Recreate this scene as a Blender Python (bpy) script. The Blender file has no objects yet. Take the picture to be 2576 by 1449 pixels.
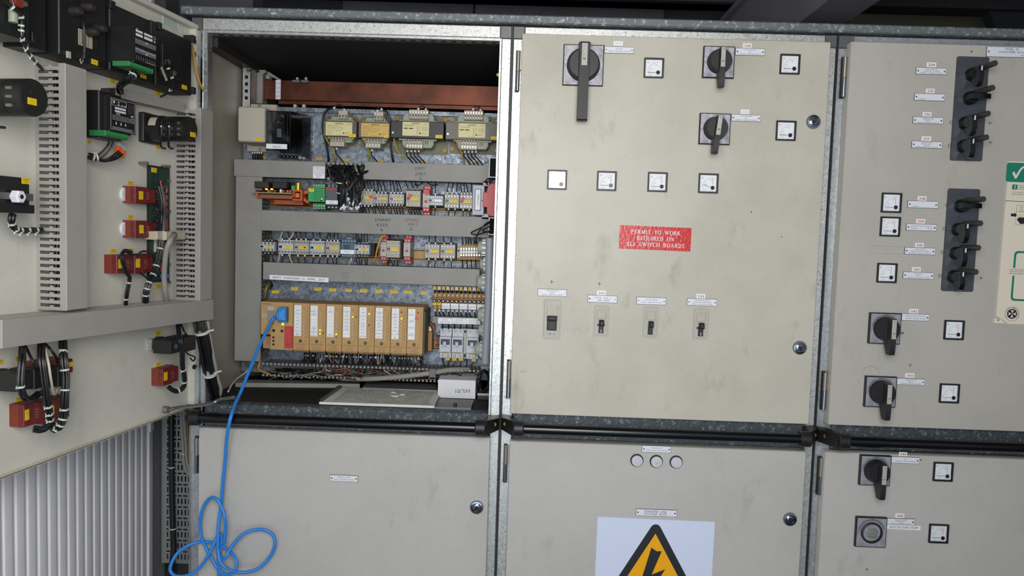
import bpy, math, random
from mathutils import Vector, Matrix
random.seed(5)
SC = bpy.context.scene
COL = SC.collection
PI = math.pi
# ------------------------------------------------------------------ camera (solved from the cabinet pitch, 0.8 m)
CAM = Vector((0.84968, -1.95581, 1.5))
YAW, PITCH, ROLL, FOC, IW, IH = 0.015777, -0.06675, -0.032286, 1950.0, 2576, 1449
MC = Matrix.Rotation(YAW, 3, 'Z') @ Matrix.Rotation(PITCH, 3, 'X') @ Matrix.Rotation(ROLL, 3, 'Y')
cam = bpy.data.cameras.new('camera'); co = bpy.data.objects.new('camera', cam); COL.objects.link(co)
cam.sensor_fit = 'HORIZONTAL'; cam.sensor_width = 36.0; cam.lens = 36.0 * FOC / IW
cam.clip_start = 0.05; cam.clip_end = 60
r_, f_, u_ = MC.col[0], MC.col[1], MC.col[2]
mw = Matrix(((r_[0], u_[0], -f_[0], CAM[0]), (r_[1], u_[1], -f_[1], CAM[1]), (r_[2], u_[2], -f_[2], CAM[2]), (0, 0, 0, 1)))
co.matrix_world = mw
SC.camera = co

def ray(px, py):
    return MC @ Vector(((px - IW / 2) / FOC, 1.0, (IH / 2 - py) / FOC))
class Frame:
    """A vertical working plane: u to the right, v up, w out of the plane towards the reader."""
    def __init__(s, O, deg):
        s.O = Vector(O); s.th = math.radians(deg)
        s.U = Vector((math.cos(s.th), math.sin(s.th), 0)); s.N = Vector((math.sin(s.th), -math.cos(s.th), 0))
    def uv(s, px, py, w=0.0):
        r = ray(px, py); t = ((s.O - CAM) @ s.N + w) / (r @ s.N); p = CAM + r * t - s.O
        return p @ s.U, p.z
    def P(s, u, v, w=0.0):
        return s.O + s.U * u + s.N * w + Vector((0, 0, v))
    def at(s, px, py, w=0.0):
        u, v = s.uv(px, py, w); return s.P(u, v, w)
    def w_at(s, px, py, u):
        r = ray(px, py); t = ((s.O - CAM) @ s.U + u) / (r @ s.U); p = CAM + r * t - s.O
        return p @ s.N
    def rect(s, x0, y0, x1, y1, w=0.0):
        xm, ym = (x0 + x1) / 2, (y0 + y1) / 2
        a, b = s.uv(x0, ym, w), s.uv(x1, ym, w); c, d = s.uv(xm, y0, w), s.uv(xm, y1, w); e = s.uv(xm, ym, w)
        return e[0], e[1], abs(b[0] - a[0]), abs(c[1] - d[1])
FR = Frame((0, 0, 0), 0)            # front plane of the cabinet frames
YP = 0.31                           # depth of the zinc mounting plate
PL = Frame((0, YP, 0), 0)           # mounting plate inside the open cabinet
DR = Frame((0, 0.01, 0), 82)        # inner face of the opened door

# ------------------------------------------------------------------ materials
def lin(c):
    c = c / 255.0
    return c / 12.92 if c <= 0.04045 else ((c + 0.055) / 1.055) ** 2.4
def rgb(h):
    h = h.lstrip('#'); return tuple(lin(int(h[i:i + 2], 16)) for i in (0, 2, 4)) + (1,)
MATS = {}
def mat(name, col, rough=0.5, metal=0.0, var=0.0, vs=40.0, col2=None, bump=0.0, bs=400.0, spec=0.5, emit=None, es=1.0, coat=0.0, rv=0.0):
    m = bpy.data.materials.new(name); m.use_nodes = True; nt = m.node_tree; N = nt.nodes; L = nt.links
    b = N['Principled BSDF']
    b.inputs['Base Color'].default_value = rgb(col); b.inputs['Roughness'].default_value = rough
    b.inputs['Metallic'].default_value = metal; b.inputs['Specular IOR Level'].default_value = spec
    b.inputs['Coat Weight'].default_value = coat
    tc = N.new('ShaderNodeTexCoord')
    if var > 0:
        n = N.new('ShaderNodeTexNoise'); n.inputs['Scale'].default_value = vs; n.inputs['Detail'].default_value = 6; n.inputs['Roughness'].default_value = 0.6
        L.new(tc.outputs['Object'], n.inputs['Vector'])
        rp = N.new('ShaderNodeValToRGB'); c1 = rgb(col); c2 = rgb(col2) if col2 else tuple(x * (1 - var) for x in c1[:3]) + (1,)
        rp.color_ramp.elements[0].position = 0.35; rp.color_ramp.elements[1].position = 0.68
        rp.color_ramp.elements[0].color = c2; rp.color_ramp.elements[1].color = c1
        L.new(n.outputs['Fac'], rp.inputs['Fac']); L.new(rp.outputs['Color'], b.inputs['Base Color'])
        if rv:
            mr = N.new('ShaderNodeMapRange'); mr.inputs['To Min'].default_value = rough - rv; mr.inputs['To Max'].default_value = rough + rv
            L.new(n.outputs['Fac'], mr.inputs['Value']); L.new(mr.outputs['Result'], b.inputs['Roughness'])
    if bump > 0:
        n2 = N.new('ShaderNodeTexNoise'); n2.inputs['Scale'].default_value = bs; n2.inputs['Detail'].default_value = 2
        L.new(tc.outputs['Object'], n2.inputs['Vector'])
        bp = N.new('ShaderNodeBump'); bp.inputs['Strength'].default_value = bump; bp.inputs['Distance'].default_value = 0.001
        L.new(n2.outputs['Fac'], bp.inputs['Height']); L.new(bp.outputs['Normal'], b.inputs['Normal'])
    if emit:
        b.inputs['Emission Color'].default_value = rgb(emit); b.inputs['Emission Strength'].default_value = es
    MATS[name] = m
    return m
def galv(name, dark, light, flake=90.0, lo=0.2, hi=0.8, rough=0.4, metal=0.75, dirt=0.0, dcol='#3a3632', ds=60.0, dlo=0.53):
    m = bpy.data.materials.new(name); m.use_nodes = True; nt = m.node_tree; N = nt.nodes; L = nt.links
    b = N['Principled BSDF']; b.inputs['Metallic'].default_value = metal
    tc = N.new('ShaderNodeTexCoord'); v = N.new('ShaderNodeTexVoronoi'); v.inputs['Scale'].default_value = flake
    nz = N.new('ShaderNodeTexNoise'); nz.inputs['Scale'].default_value = flake * 1.3; nz.inputs['Detail'].default_value = 3
    ad = N.new('ShaderNodeMixRGB'); ad.blend_type = 'LINEAR_LIGHT'; ad.inputs['Fac'].default_value = 0.012
    L.new(tc.outputs['Object'], nz.inputs['Vector']); L.new(tc.outputs['Object'], ad.inputs['Color1']); L.new(nz.outputs['Color'], ad.inputs['Color2'])
    L.new(ad.outputs['Color'], v.inputs['Vector'])
    sp = N.new('ShaderNodeSeparateColor'); L.new(v.outputs['Color'], sp.inputs['Color'])
    rp = N.new('ShaderNodeValToRGB'); rp.color_ramp.elements[0].position = lo; rp.color_ramp.elements[1].position = hi
    rp.color_ramp.elements[0].color = rgb(dark); rp.color_ramp.elements[1].color = rgb(light)
    L.new(sp.outputs[0], rp.inputs['Fac'])
    out = rp.outputs['Color']
    if dirt > 0:
        n2 = N.new('ShaderNodeTexNoise'); n2.inputs['Scale'].default_value = ds; n2.inputs['Detail'].default_value = 8; n2.inputs['Roughness'].default_value = 0.7
        L.new(tc.outputs['Object'], n2.inputs['Vector'])
        r2 = N.new('ShaderNodeValToRGB'); r2.color_ramp.elements[0].position = dlo; r2.color_ramp.elements[1].position = dlo + 0.13
        L.new(n2.outputs['Fac'], r2.inputs['Fac'])
        mu = N.new('ShaderNodeMath'); mu.operation = 'MULTIPLY'; mu.inputs[1].default_value = dirt
        L.new(r2.outputs['Color'], mu.inputs[0])
        mx = N.new('ShaderNodeMixRGB'); mx.inputs['Color2'].default_value = rgb(dcol)
        L.new(mu.outputs[0], mx.inputs['Fac']); L.new(out, mx.inputs['Color1']); out = mx.outputs['Color']
    L.new(out, b.inputs['Base Color'])
    mr = N.new('ShaderNodeMapRange'); mr.inputs['To Min'].default_value = rough - 0.08; mr.inputs['To Max'].default_value = rough + 0.12
    L.new(sp.outputs[1], mr.inputs['Value']); L.new(mr.outputs['Result'], b.inputs['Roughness'])
    MATS[name] = m
def glass(name, tint='#ffffff', k=0.05, rough=0.03):
    m = bpy.data.materials.new(name); m.use_nodes = True; nt = m.node_tree; N = nt.nodes; L = nt.links
    for n in list(N):
        if n.type == 'BSDF_PRINCIPLED': N.remove(n)
    t = N.new('ShaderNodeBsdfTransparent'); t.inputs['Color'].default_value = rgb(tint)
    g = N.new('ShaderNodeBsdfGlossy'); g.inputs['Roughness'].default_value = rough
    mx = N.new('ShaderNodeMixShader'); fr = N.new('ShaderNodeFresnel'); fr.inputs['IOR'].default_value = 1.0 + k * 9
    L.new(fr.outputs[0], mx.inputs[0]); L.new(t.outputs[0], mx.inputs[1]); L.new(g.outputs[0], mx.inputs[2])
    L.new(mx.outputs[0], N['Material Output'].inputs['Surface'])
    MATS[name] = m
def paint(name, col, stain, amt=0.5, rough=0.42, seed=0.0):
    """lacquered sheet steel: faint cloudy grime, a few greasy smears, fine orange peel"""
    m = bpy.data.materials.new(name); m.use_nodes = True; nt = m.node_tree; N = nt.nodes; L = nt.links
    b = N['Principled BSDF']; b.inputs['Roughness'].default_value = rough; b.inputs['Specular IOR Level'].default_value = 0.4
    tc = N.new('ShaderNodeTexCoord'); mp = N.new('ShaderNodeMapping'); mp.inputs['Location'].default_value = (seed, seed * .7, seed * .3)
    L.new(tc.outputs['Object'], mp.inputs['Vector'])
    n1 = N.new('ShaderNodeTexNoise'); n1.inputs['Scale'].default_value = 4.5; n1.inputs['Detail'].default_value = 7; n1.inputs['Roughness'].default_value = 0.62
    n2 = N.new('ShaderNodeTexNoise'); n2.inputs['Scale'].default_value = 260; n2.inputs['Detail'].default_value = 2
    m3 = N.new('ShaderNodeMapping'); m3.inputs['Scale'].default_value = (1.0, 1.0, 0.45); m3.inputs['Rotation'].default_value = (0, 0.7, 0)
    n3 = N.new('ShaderNodeTexNoise'); n3.inputs['Scale'].default_value = 16; n3.inputs['Detail'].default_value = 9; n3.inputs['Roughness'].default_value = 0.66
    L.new(mp.outputs[0], n1.inputs['Vector']); L.new(mp.outputs[0], n2.inputs['Vector']); L.new(mp.outputs[0], m3.inputs['Vector']); L.new(m3.outputs[0], n3.inputs['Vector'])
    r1 = N.new('ShaderNodeValToRGB'); r1.color_ramp.elements[0].position = 0.42; r1.color_ramp.elements[1].position = 0.75
    r3 = N.new('ShaderNodeValToRGB'); r3.color_ramp.elements[0].position = 0.60; r3.color_ramp.elements[1].position = 0.80
    L.new(n1.outputs['Fac'], r1.inputs['Fac']); L.new(n3.outputs['Fac'], r3.inputs['Fac'])
    ma = N.new('ShaderNodeMath'); ma.operation = 'MULTIPLY_ADD'; ma.inputs[1].default_value = amt * 0.5
    mb_ = N.new('ShaderNodeMath'); mb_.operation = 'MULTIPLY'; mb_.inputs[1].default_value = amt
    L.new(r3.outputs['Color'], mb_.inputs[0]); L.new(r1.outputs['Color'], ma.inputs[0]); L.new(mb_.outputs[0], ma.inputs[2])
    mx = N.new('ShaderNodeMixRGB'); mx.inputs['Color1'].default_value = rgb(col); mx.inputs['Color2'].default_value = rgb(stain)
    L.new(ma.outputs[0], mx.inputs['Fac'])
    r2 = N.new('ShaderNodeMapRange'); r2.inputs['To Min'].default_value = 0.93; r2.inputs['To Max'].default_value = 1.07
    L.new(n2.outputs['Fac'], r2.inputs['Value'])
    m4 = N.new('ShaderNodeMixRGB'); m4.blend_type = 'MULTIPLY'; m4.inputs['Fac'].default_value = 1
    L.new(mx.outputs[0], m4.inputs['Color1']); L.new(r2.outputs[0], m4.inputs['Color2'])
    L.new(m4.outputs[0], b.inputs['Base Color'])
    bp = N.new('ShaderNodeBump'); bp.inputs['Strength'].default_value = 0.12; bp.inputs['Distance'].default_value = 0.001
    L.new(n2.outputs['Fac'], bp.inputs['Height']); L.new(bp.outputs[0], b.inputs['Normal'])
    MATS[name] = m
paint('beige', '#c0bcae', '#857a66', 0.55, seed=0.0)
paint('beige_b', '#b5b1a8', '#8a8272', 0.4, seed=3.1)
paint('beige_inner', '#d3d1c6', '#8c8676', 0.35, seed=7.7)
paint('beige_low', '#bbb8b3', '#857f76', 0.4, seed=12.4)  # same door paint, greyed to imitate the cooler light low down
paint('side_grey', '#a9a496', '#6d675c', 0.4, seed=5.4)
galv('galv', '#bfc0bc', '#d3d4d0', 190, 0.1, 0.9, 0.42, 0.8, dirt=0.9, ds=170, dcol='#2c2824', dlo=0.545)
galv('galv_clean', '#aeb2b4', '#c6cacc', 190, 0.1, 0.9, 0.36, 0.8, dirt=0.35, ds=180, dcol='#5c5a56')
galv('galv_plate', '#59606b', '#8b949f', 140, 0.05, 0.95, 0.45, 0.55, dirt=0.4, ds=30, dcol='#43464c')
galv('galv_canopy', '#6b7173', '#b4babb', 170, 0.86, 0.98, 0.5, 0.3)
galv('galv_dark', '#485157', '#a2adb2', 240, 0.88, 0.98, 0.5, 0.3)
mat('black', '#1c1c1d', 0.45, bump=0.1)
mat('black_gloss', '#0c0d10', 0.22)
mat('black_matt', '#141414', 0.7)
mat('charcoal', '#212224', 0.5, bump=0.15)
mat('cable_black', '#17181a', 0.42)
mat('brown_black', '#2a2423', 0.5)
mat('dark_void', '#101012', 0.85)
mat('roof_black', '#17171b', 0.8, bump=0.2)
mat('white', '#e9eaee', 0.4)
mat('white_label', '#dfe1e8', 0.45)
mat('paper', '#dfe0da', 0.7, var=0.1, vs=30)
mat('dial', '#e6e9ec', 0.45)
mat('silver_plate', '#c6c4cc', 0.38, var=0.25, vs=60, col2='#8d8893')
mat('grey_plate', '#9fa0ab', 0.42, var=0.18, vs=60, col2='#86858e')
mat('insert_grey', '#b7b5ad', 0.42, var=0.2, vs=120)
mat('duct', '#8f8d88', 0.5, var=0.12, vs=14)
mat('duct_door', '#a5a19b', 0.5, var=0.08, vs=14)
mat('duct_dark', '#6b6b6e', 0.55)
mat('ctr_grey', '#b6b5ad', 0.45, var=0.1, vs=60)
mat('ctr_cream', '#b9b3a0', 0.45, var=0.1, vs=60)
mat('ctr_white', '#c3c9d0', 0.45, var=0.08, vs=60)
mat('steel', '#a8a8a6', 0.32, 0.9)
mat('chrome', '#9aa0a6', 0.18, 1.0)
mat('zinc', '#9a948a', 0.4, 0.8)
mat('brass', '#8a6f34', 0.4, 0.8, var=0.3, vs=60)
mat('copper', '#6a3c2c', 0.42, 0.75, var=0.45, vs=9, col2='#3d241b', rv=0.08)
mat('yellow', '#e5c21c', 0.5)
mat('yellow_dim', '#c9a21e', 0.5)
mat('yellow_label', '#d8cf98', 0.5)
mat('orange_label', '#d3ac5c', 0.5)
mat('ink', '#1b1b20', 0.6)
mat('ink_soft', '#4c4c54', 0.6)
mat('ink_blue', '#2c3d52', 0.7)
mat('ink_red', '#c2323c', 0.6)
mat('red', '#b3262a', 0.45, var=0.1, vs=60)
mat('red_dot', '#e0484c', 0.55)
mat('red_relay', '#c43c3c', 0.45)
mat('red_dark', '#7e2522', 0.45, var=0.3, vs=90, col2='#5d1c1b')
mat('red_brown', '#7a3122', 0.45)
mat('red_pink', '#cf5f62', 0.5)
mat('red_sign', '#c8201f', 0.28, bump=0.8, bs=150)
mat('plc_tan', '#b9935c', 0.55, var=0.08, vs=40)
mat('plc_dark', '#57503f', 0.6)
mat('tan_terminal', '#9c7440', 0.5)
mat('term_beige', '#b9b09a', 0.5)
mat('orange', '#b9551f', 0.5)
mat('orange_bright', '#e0662a', 0.45)
mat('green', '#2f9a5c', 0.5)
mat('green_term', '#2c7a44', 0.5)
mat('pcb', '#173d33', 0.45, var=0.3, vs=90)
mat('pcb_edge', '#8a8358', 0.6)
mat('blue', '#2f86dc', 0.4)
mat('blue_hood', '#3f93e0', 0.4)
mat('relay_blue', '#3f5f78', 0.5)
mat('grey_blue', '#4f535a', 0.5)
mat('pvc', '#8f949c', 0.45)
mat('pvc_light', '#a3a9b4', 0.4)
mat('cap_green', '#a6aca0', 0.3, coat=0.3)
mat('cream_box', '#b5afa0', 0.5)
mat('bobbin', '#8f9a86', 0.45)
mat('olive', '#6e6950', 0.5)
mat('core_brown', '#6d6255', 0.55, var=0.2, vs=60)
mat('core_grey', '#7c756e', 0.55, var=0.2, vs=60)
mat('core_black', '#1a1d20', 0.45)
mat('mount_plate', '#6f6f70', 0.42, 0.5, var=0.15, vs=25)
mat('wire_grey', '#8f8d86', 0.5)
mat('wire_white', '#c9bfae', 0.5)
mat('wire_yellow', '#c9961e', 0.45)
mat('wire_yg', '#a39a28', 0.45)
mat('wire_brown', '#7a5a35', 0.5)
mat('wire_red', '#8a3a34', 0.5)
mat('wire_violet', '#6a4f6e', 0.5)
mat('wire_blue', '#3a5a78', 0.5)
mat('wire_green', '#3d6b46', 0.5)
mat('tie', '#c4cbc0', 0.4)
mat('sleeve', '#3d3833', 0.5)
mat('pale_screw', '#c9b98e', 0.35, 0.7)
mat('tray', '#8d8f8e', 0.45, 0.3)
mat('ribbed', '#f0eff1', 0.5, var=0.08, vs=8)
mat('dark_wall', '#4c4d50', 0.75, var=0.2, vs=3)
mat('wall_olive', '#73725e', 0.75, var=0.15, vs=3)
mat('beam', '#7b7980', 0.65, var=0.15, vs=6)
mat('board', '#e3d9c6', 0.5)
mat('fa_green', '#127d62', 0.5)
mat('warn_yellow', '#f2ab05', 0.4)
mat('warn_black', '#232427', 0.45)
mat('warn_white', '#d3dcf2', 0.4)
mat('soot', '#2e2f33', 0.85, var=0.3, vs=20)  # dark mottled tone of the overhead girders
mat('floor_grey', '#5a5a58', 0.7, var=0.2, vs=6)
mat('carton', '#dcdde2', 0.6)
mat('tape', '#7f867e', 0.3)
mat('led_amber', '#ffb020', 0.4, emit='#ffa51e', es=5)
mat('led_orange', '#ff8a30', 0.4, emit='#ff8228', es=4)
mat('led_green', '#c8f02a', 0.4, emit='#c6f52c', es=4)
mat('lens_white', '#c4c6cc', 0.35)
mat('paste', '#b3b4a6', 0.8, var=0.15, vs=60)
glass('glass_clear')
glass('clear_cover', '#d8dce0', 0.06, 0.06)

# ------------------------------------------------------------------ mesh collector; local axes (u, v, w) -> object (x, z, -y)
TXT = {}
def glyphs(s, bold):
    k = (s, bold)
    if k not in TXT:
        c = bpy.data.curves.new('t', 'FONT'); c.body = s; c.size = 1; c.resolution_u = 2
        o = bpy.data.objects.new('t', c); me = bpy.data.meshes.new_from_object(o)
        vs = [(v.co.x, v.co.y) for v in me.vertices]; fs = [tuple(p.vertices) for p in me.polygons]
        bpy.data.objects.remove(o); bpy.data.curves.remove(c); bpy.data.meshes.remove(me)
        TXT[k] = (vs, fs)
    return TXT[k]
def cat_path(pts, sub=5, closed=False):
    if len(pts) < 3: return [Vector(p) for p in pts]
    P = [Vector(p) for p in pts]; out = []
    n = len(P)
    for i in range(n - 1):
        p0 = P[i - 1] if i else P[0] * 2 - P[1]; p1, p2 = P[i], P[i + 1]; p3 = P[i + 2] if i + 2 < n else P[-1] * 2 - P[-2]
        for k in range(sub):
            t = k / sub
            out.append(0.5 * ((2 * p1) + (p2 - p0) * t + (2 * p0 - 5 * p1 + 4 * p2 - p3) * t * t + (3 * p1 - p0 - 3 * p2 + p3) * t ** 3))
    out.append(P[-1]); return out
class MB:
    def __init__(s): s.v = []; s.f = []; s.m = []; s.slots = []
    def mi(s, name):
        if name not in s.slots: s.slots.append(name)
        return s.slots.index(name)
    def add(s, vs, fs, m):
        o = len(s.v); k = s.mi(m); s.v += [tuple(p) for p in vs]; s.f += [tuple(o + i for i in f) for f in fs]; s.m += [k] * len(fs); return s
    def box(s, u0, u1, v0, v1, w0, w1, m, c=0.0, fm=None):
        """box between w0 (back) and w1 (front); c chamfers the front edges; fm = another material for the front face"""
        if c <= 0:
            vs = [(u0, v0, w0), (u1, v0, w0), (u1, v1, w0), (u0, v1, w0), (u0, v0, w1), (u1, v0, w1), (u1, v1, w1), (u0, v1, w1)]
            s.add(vs, [(0, 3, 2, 1), (0, 1, 5, 4), (1, 2, 6, 5), (2, 3, 7, 6), (3, 0, 4, 7)], m); n = len(s.v)
            s.f.append((n - 4, n - 3, n - 2, n - 1)); s.m.append(s.mi(fm or m))
        else:
            vs = []
            for (d, w) in ((0, w0), (0, w1 - c), (c, w1)):
                vs += [(u0 + d, v0 + d, w), (u1 - d, v0 + d, w), (u1 - d, v1 - d, w), (u0 + d, v1 - d, w)]
            fs = [(0, 3, 2, 1)]
            for r in (0, 4):
                for i in range(4): fs.append((r + i, r + (i + 1) % 4, r + 4 + (i + 1) % 4, r + 4 + i))
            s.add(vs, fs, m); n = len(s.v); s.f.append((n - 4, n - 3, n - 2, n - 1)); s.m.append(s.mi(fm or m))
        return s
    def quad(s, u0, u1, v0, v1, w, m):
        return s.add([(u0, v0, w), (u1, v0, w), (u1, v1, w), (u0, v1, w)], [(0, 1, 2, 3)], m)
    def prism(s, poly, w0, w1, m, c=0.0, fm=None):
        n = len(poly); a = sum(poly[i][0] * poly[(i + 1) % n][1] - poly[(i + 1) % n][0] * poly[i][1] for i in range(n))
        if a < 0: poly = poly[::-1]
        vs = [(p[0], p[1], w0) for p in poly]; lev = [(0, w1)] if c <= 0 else [(0, w1 - c), (c, w1)]
        cx = sum(p[0] for p in poly) / n; cy = sum(p[1] for p in poly) / n
        for d, w in lev:
            for p in poly:
                l = math.hypot(p[0] - cx, p[1] - cy) or 1; k = 1 - d / l
                vs.append((cx + (p[0] - cx) * k, cy + (p[1] - cy) * k, w))
        fs = [tuple(reversed(range(n)))]
        for r in range(len(lev)):
            for i in range(n): fs.append((r * n + i, r * n + (i + 1) % n, (r + 1) * n + (i + 1) % n, (r + 1) * n + i))
        s.add(vs, fs, m); o = len(s.v) - n
        s.f.append(tuple(range(o, o + n))); s.m.append(s.mi(fm or m)); return s
    def frame(s, u0, u1, v0, v1, t, w0, w1, m, r=0.0, inner=0.0):
        """rectangular ring of rim width t (bezel); inner = slope of the inside wall"""
        O = rrect(u0, u1, v0, v1, r); I = rrect(u0 + t, u1 - t, v0 + t, v1 - t, max(r - t * .5, 0.0001) if r else 0)
        J = rrect(u0 + t + inner, u1 - t - inner, v0 + t + inner, v1 - t - inner, max(r - t, 0.0001) if r else 0)
        n = len(O); vs = [(a, b, w0) for a, b in O] + [(a, b, w1) for a, b in O] + [(a, b, w1) for a, b in I] + [(a, b, w0) for a, b in J]
        fs = []
        for k in range(3):
            for i in range(n): fs.append((k * n + i, k * n + (i + 1) % n, (k + 1) * n + (i + 1) % n, (k + 1) * n + i))
        return s.add(vs, fs, m)
    def disc(s, u, v, w, r, m, n=16):
        return s.add([(u + r * math.cos(2 * PI * i / n), v + r * math.sin(2 * PI * i / n), w) for i in range(n)], [tuple(range(n))], m)
    def cyl(s, u, v, w0, w1, r, m, r2=None, n=20, fm=None, c=0.0):
        """round body standing out along w"""
        r2 = r if r2 is None else r2
        prof = [(r, w0), (r2, w1)] if c <= 0 else [(r, w0), (r2, w1 - c), (r2 - c, w1)]
        vs = []
        for (rr, w) in prof: vs += [(u + rr * math.cos(2 * PI * i / n), v + rr * math.sin(2 * PI * i / n), w) for i in range(n)]
        fs = [tuple(reversed(range(n)))]
        for k in range(len(prof) - 1):
            for i in range(n): fs.append((k * n + i, k * n + (i + 1) % n, (k + 1) * n + (i + 1) % n, (k + 1) * n + i))
        s.add(vs, fs, m); o = len(s.v) - n; s.f.append(tuple(range(o, o + n))); s.m.append(s.mi(fm or m)); return s
    def lathe(s, u, v, prof, m, n=24):
        vs = []
        for (rr, w) in prof: vs += [(u + rr * math.cos(2 * PI * i / n), v + rr * math.sin(2 * PI * i / n), w) for i in range(n)]
        fs = []
        for k in range(len(prof) - 1):
            for i in range(n): fs.append((k * n + i, k * n + (i + 1) % n, (k + 1) * n + (i + 1) % n, (k + 1) * n + i))
        fs.append(tuple(range((len(prof) - 1) * n, len(prof) * n)))
        return s.add(vs, fs, m)
    def tube(s, pts, r, m, n=8, sub=5, caps=True):
        P = cat_path(pts, sub); N_ = len(P); vs = []
        up = None
        for i, p in enumerate(P):
            t = (P[min(i + 1, N_ - 1)] - P[max(i - 1, 0)])
            if t.length < 1e-9: t = Vector((0, 0, 1))
            t.normalize()
            if up is None:
                up = Vector((0, 0, 1)) if abs(t.z) < .9 else Vector((1, 0, 0))
            a = t.cross(up)
            if a.length < 1e-6: a = t.orthogonal()
            a.normalize(); b = a.cross(t); up = b
            rr = r(i / (N_ - 1)) if callable(r) else r
            for k in range(n):
                q = p + a * (rr * math.cos(2 * PI * k / n)) + b * (rr * math.sin(2 * PI * k / n)); vs.append(q)
        fs = []
        for i in range(N_ - 1):
            for k in range(n): fs.append((i * n + k, (i + 1) * n + k, (i + 1) * n + (k + 1) % n, i * n + (k + 1) % n))
        if caps: fs += [tuple(range(n)), tuple(reversed(range((N_ - 1) * n, N_ * n)))]
        return s.add(vs, fs, m)
    def text(s, t, u, v, cap, w, m, align='C', rot=0.0, maxw=None, bold=False, sx=1.0):
        vs, fs = glyphs(t, bold)
        if not vs: return s
        k = cap / 0.70; x0 = min(p[0] for p in vs); x1 = max(p[0] for p in vs); wd = (x1 - x0) * k * sx
        kx = k * sx * (maxw / wd if maxw and wd > maxw else 1)
        off = {'C': (x0 + x1) / 2, 'L': x0, 'R': x1}[align]; c, d = math.cos(rot), math.sin(rot); out = []
        for (x, y) in vs:
            a, b = (x - off) * kx, (y - 0.35) * k
            out.append((u + a * c - b * d, v + a * d + b * c, w))
        s.add(out, fs, m)
        if bold: s.add([(p[0] + .035 * kx * c, p[1] + .035 * kx * d, w + .0001) for p in out], fs, m)
        return s
    def ring(s, u, v, w, r, t, m, n=24, a0=0.0, a1=2 * PI):
        vs = []; full = abs(a1 - a0 - 2 * PI) < 1e-6; k = n if full else n + 1
        for i in range(k):
            a = a0 + (a1 - a0) * i / n; vs += [(u + r * math.cos(a), v + r * math.sin(a), w), (u + (r - t) * math.cos(a), v + (r - t) * math.sin(a), w)]
        fs = [(2 * i, 2 * ((i + 1) % k), 2 * ((i + 1) % k) + 1, 2 * i + 1) for i in range(k if full else k - 1)]
        return s.add(vs, [tuple(reversed(f)) if False else f for f in fs], m)
    def line(s, u0, v0, u1, v1, t, w, m):
        d = math.hypot(u1 - u0, v1 - v0) or 1; a, b = -(v1 - v0) / d * t / 2, (u1 - u0) / d * t / 2
        return s.add([(u0 - a, v0 - b, w), (u1 - a, v1 - b, w), (u1 + a, v1 + b, w), (u0 + a, v0 + b, w)], [(0, 1, 2, 3)], m)
    def build(s, name, parent=None, loc=None, th=0.0, world=False, label=None):
        me = bpy.data.meshes.new(name)
        if world: vs = s.v
        else: vs = [(p[0], -p[2], p[1]) for p in s.v]
        me.from_pydata(vs, [], s.f); me.update()
        for k in s.slots: me.materials.append(MATS[k])
        me.polygons.foreach_set('material_index', s.m)
        me.polygons.foreach_set('use_smooth', [True] * len(me.polygons))
        me.set_sharp_from_angle(angle=math.radians(38))
        o = bpy.data.objects.new(name, me); COL.objects.link(o)
        if parent: o.parent = parent
        if loc is not None: o.location = loc
        if th: o.rotation_euler = (0, 0, th)
        if label: o['label'] = label
        return o
def rrect(u0, u1, v0, v1, r, n=4):
    if r <= 0: return [(u0, v0), (u1, v0), (u1, v1), (u0, v1)]
    out = []
    for (cx, cy, a) in ((u0 + r, v0 + r, PI), (u1 - r, v0 + r, 1.5 * PI), (u1 - r, v1 - r, 0), (u0 + r, v1 - r, .5 * PI)):
        for i in range(n + 1): b = a + i / n * PI / 2; out.append((cx + r * math.cos(b), cy + r * math.sin(b)))
    return out
def tag(o, label=None, cat=None, group=None, kind=None):
    if label: o['label'] = label
    if cat: o['category'] = cat
    if group: o['group'] = group
    if kind: o['kind'] = kind
    return o
def thing(name, label, cat, loc, th=0.0, group=None):
    o = bpy.data.objects.new(name, None); COL.objects.link(o); o.location = loc; o.rotation_euler = (0, 0, th)
    o.empty_display_size = 0.02
    return tag(o, label, cat, group)
def dup(o, parent, u, v, w):
    c = o.copy(); COL.objects.link(c); c.parent = parent; c.location = (u, -w, v); return c
def solo(mb, name, label, cat, fr, u, v, w=0.0, group=None):
    """a thing that is one mesh, built round (0,0,0) in the frame's axes"""
    return tag(mb.build(name, None, fr.P(u, v, w), fr.th), label, cat, group)
def wtube(name, label, cat, pts, r, m, n=8, sub=6, group=None):
    """a cable given in world points"""
    p0 = Vector(pts[0]); b = MB(); b.tube([Vector(p) - p0 for p in pts], r, m, n, sub)
    return tag(b.build(name, None, p0, world=True), label, cat, group)
# ------------------------------------------------------------------ the setting
def struct(mb, name, loc=(0, 0, 0)):
    return tag(mb.build(name, None, loc), kind='structure')
b = MB(); b.box(-1.2, 4.2, -0.05, 0.0, -1.4, 4.6, 'floor_grey'); struct(b, 'floor')
b = MB(); b.box(-1.2, 4.2, 0.0, 3.0, -1.5, -1.4, 'dark_wall'); struct(b, 'wall_back')
b = MB(); b.box(-1.2, 3.2, 2.95, 3.05, -1.5, 2.6, 'dark_wall'); struct(b, 'ceiling')  # unseen; set low and carried forward to hold back light from above
b = MB(); b.box(3.1, 3.2, 0.0, 2.95, -1.5, 1.9, 'dark_wall'); struct(b, 'wall_right')  # unseen wall, added to cut the ambient light on the right
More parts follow.
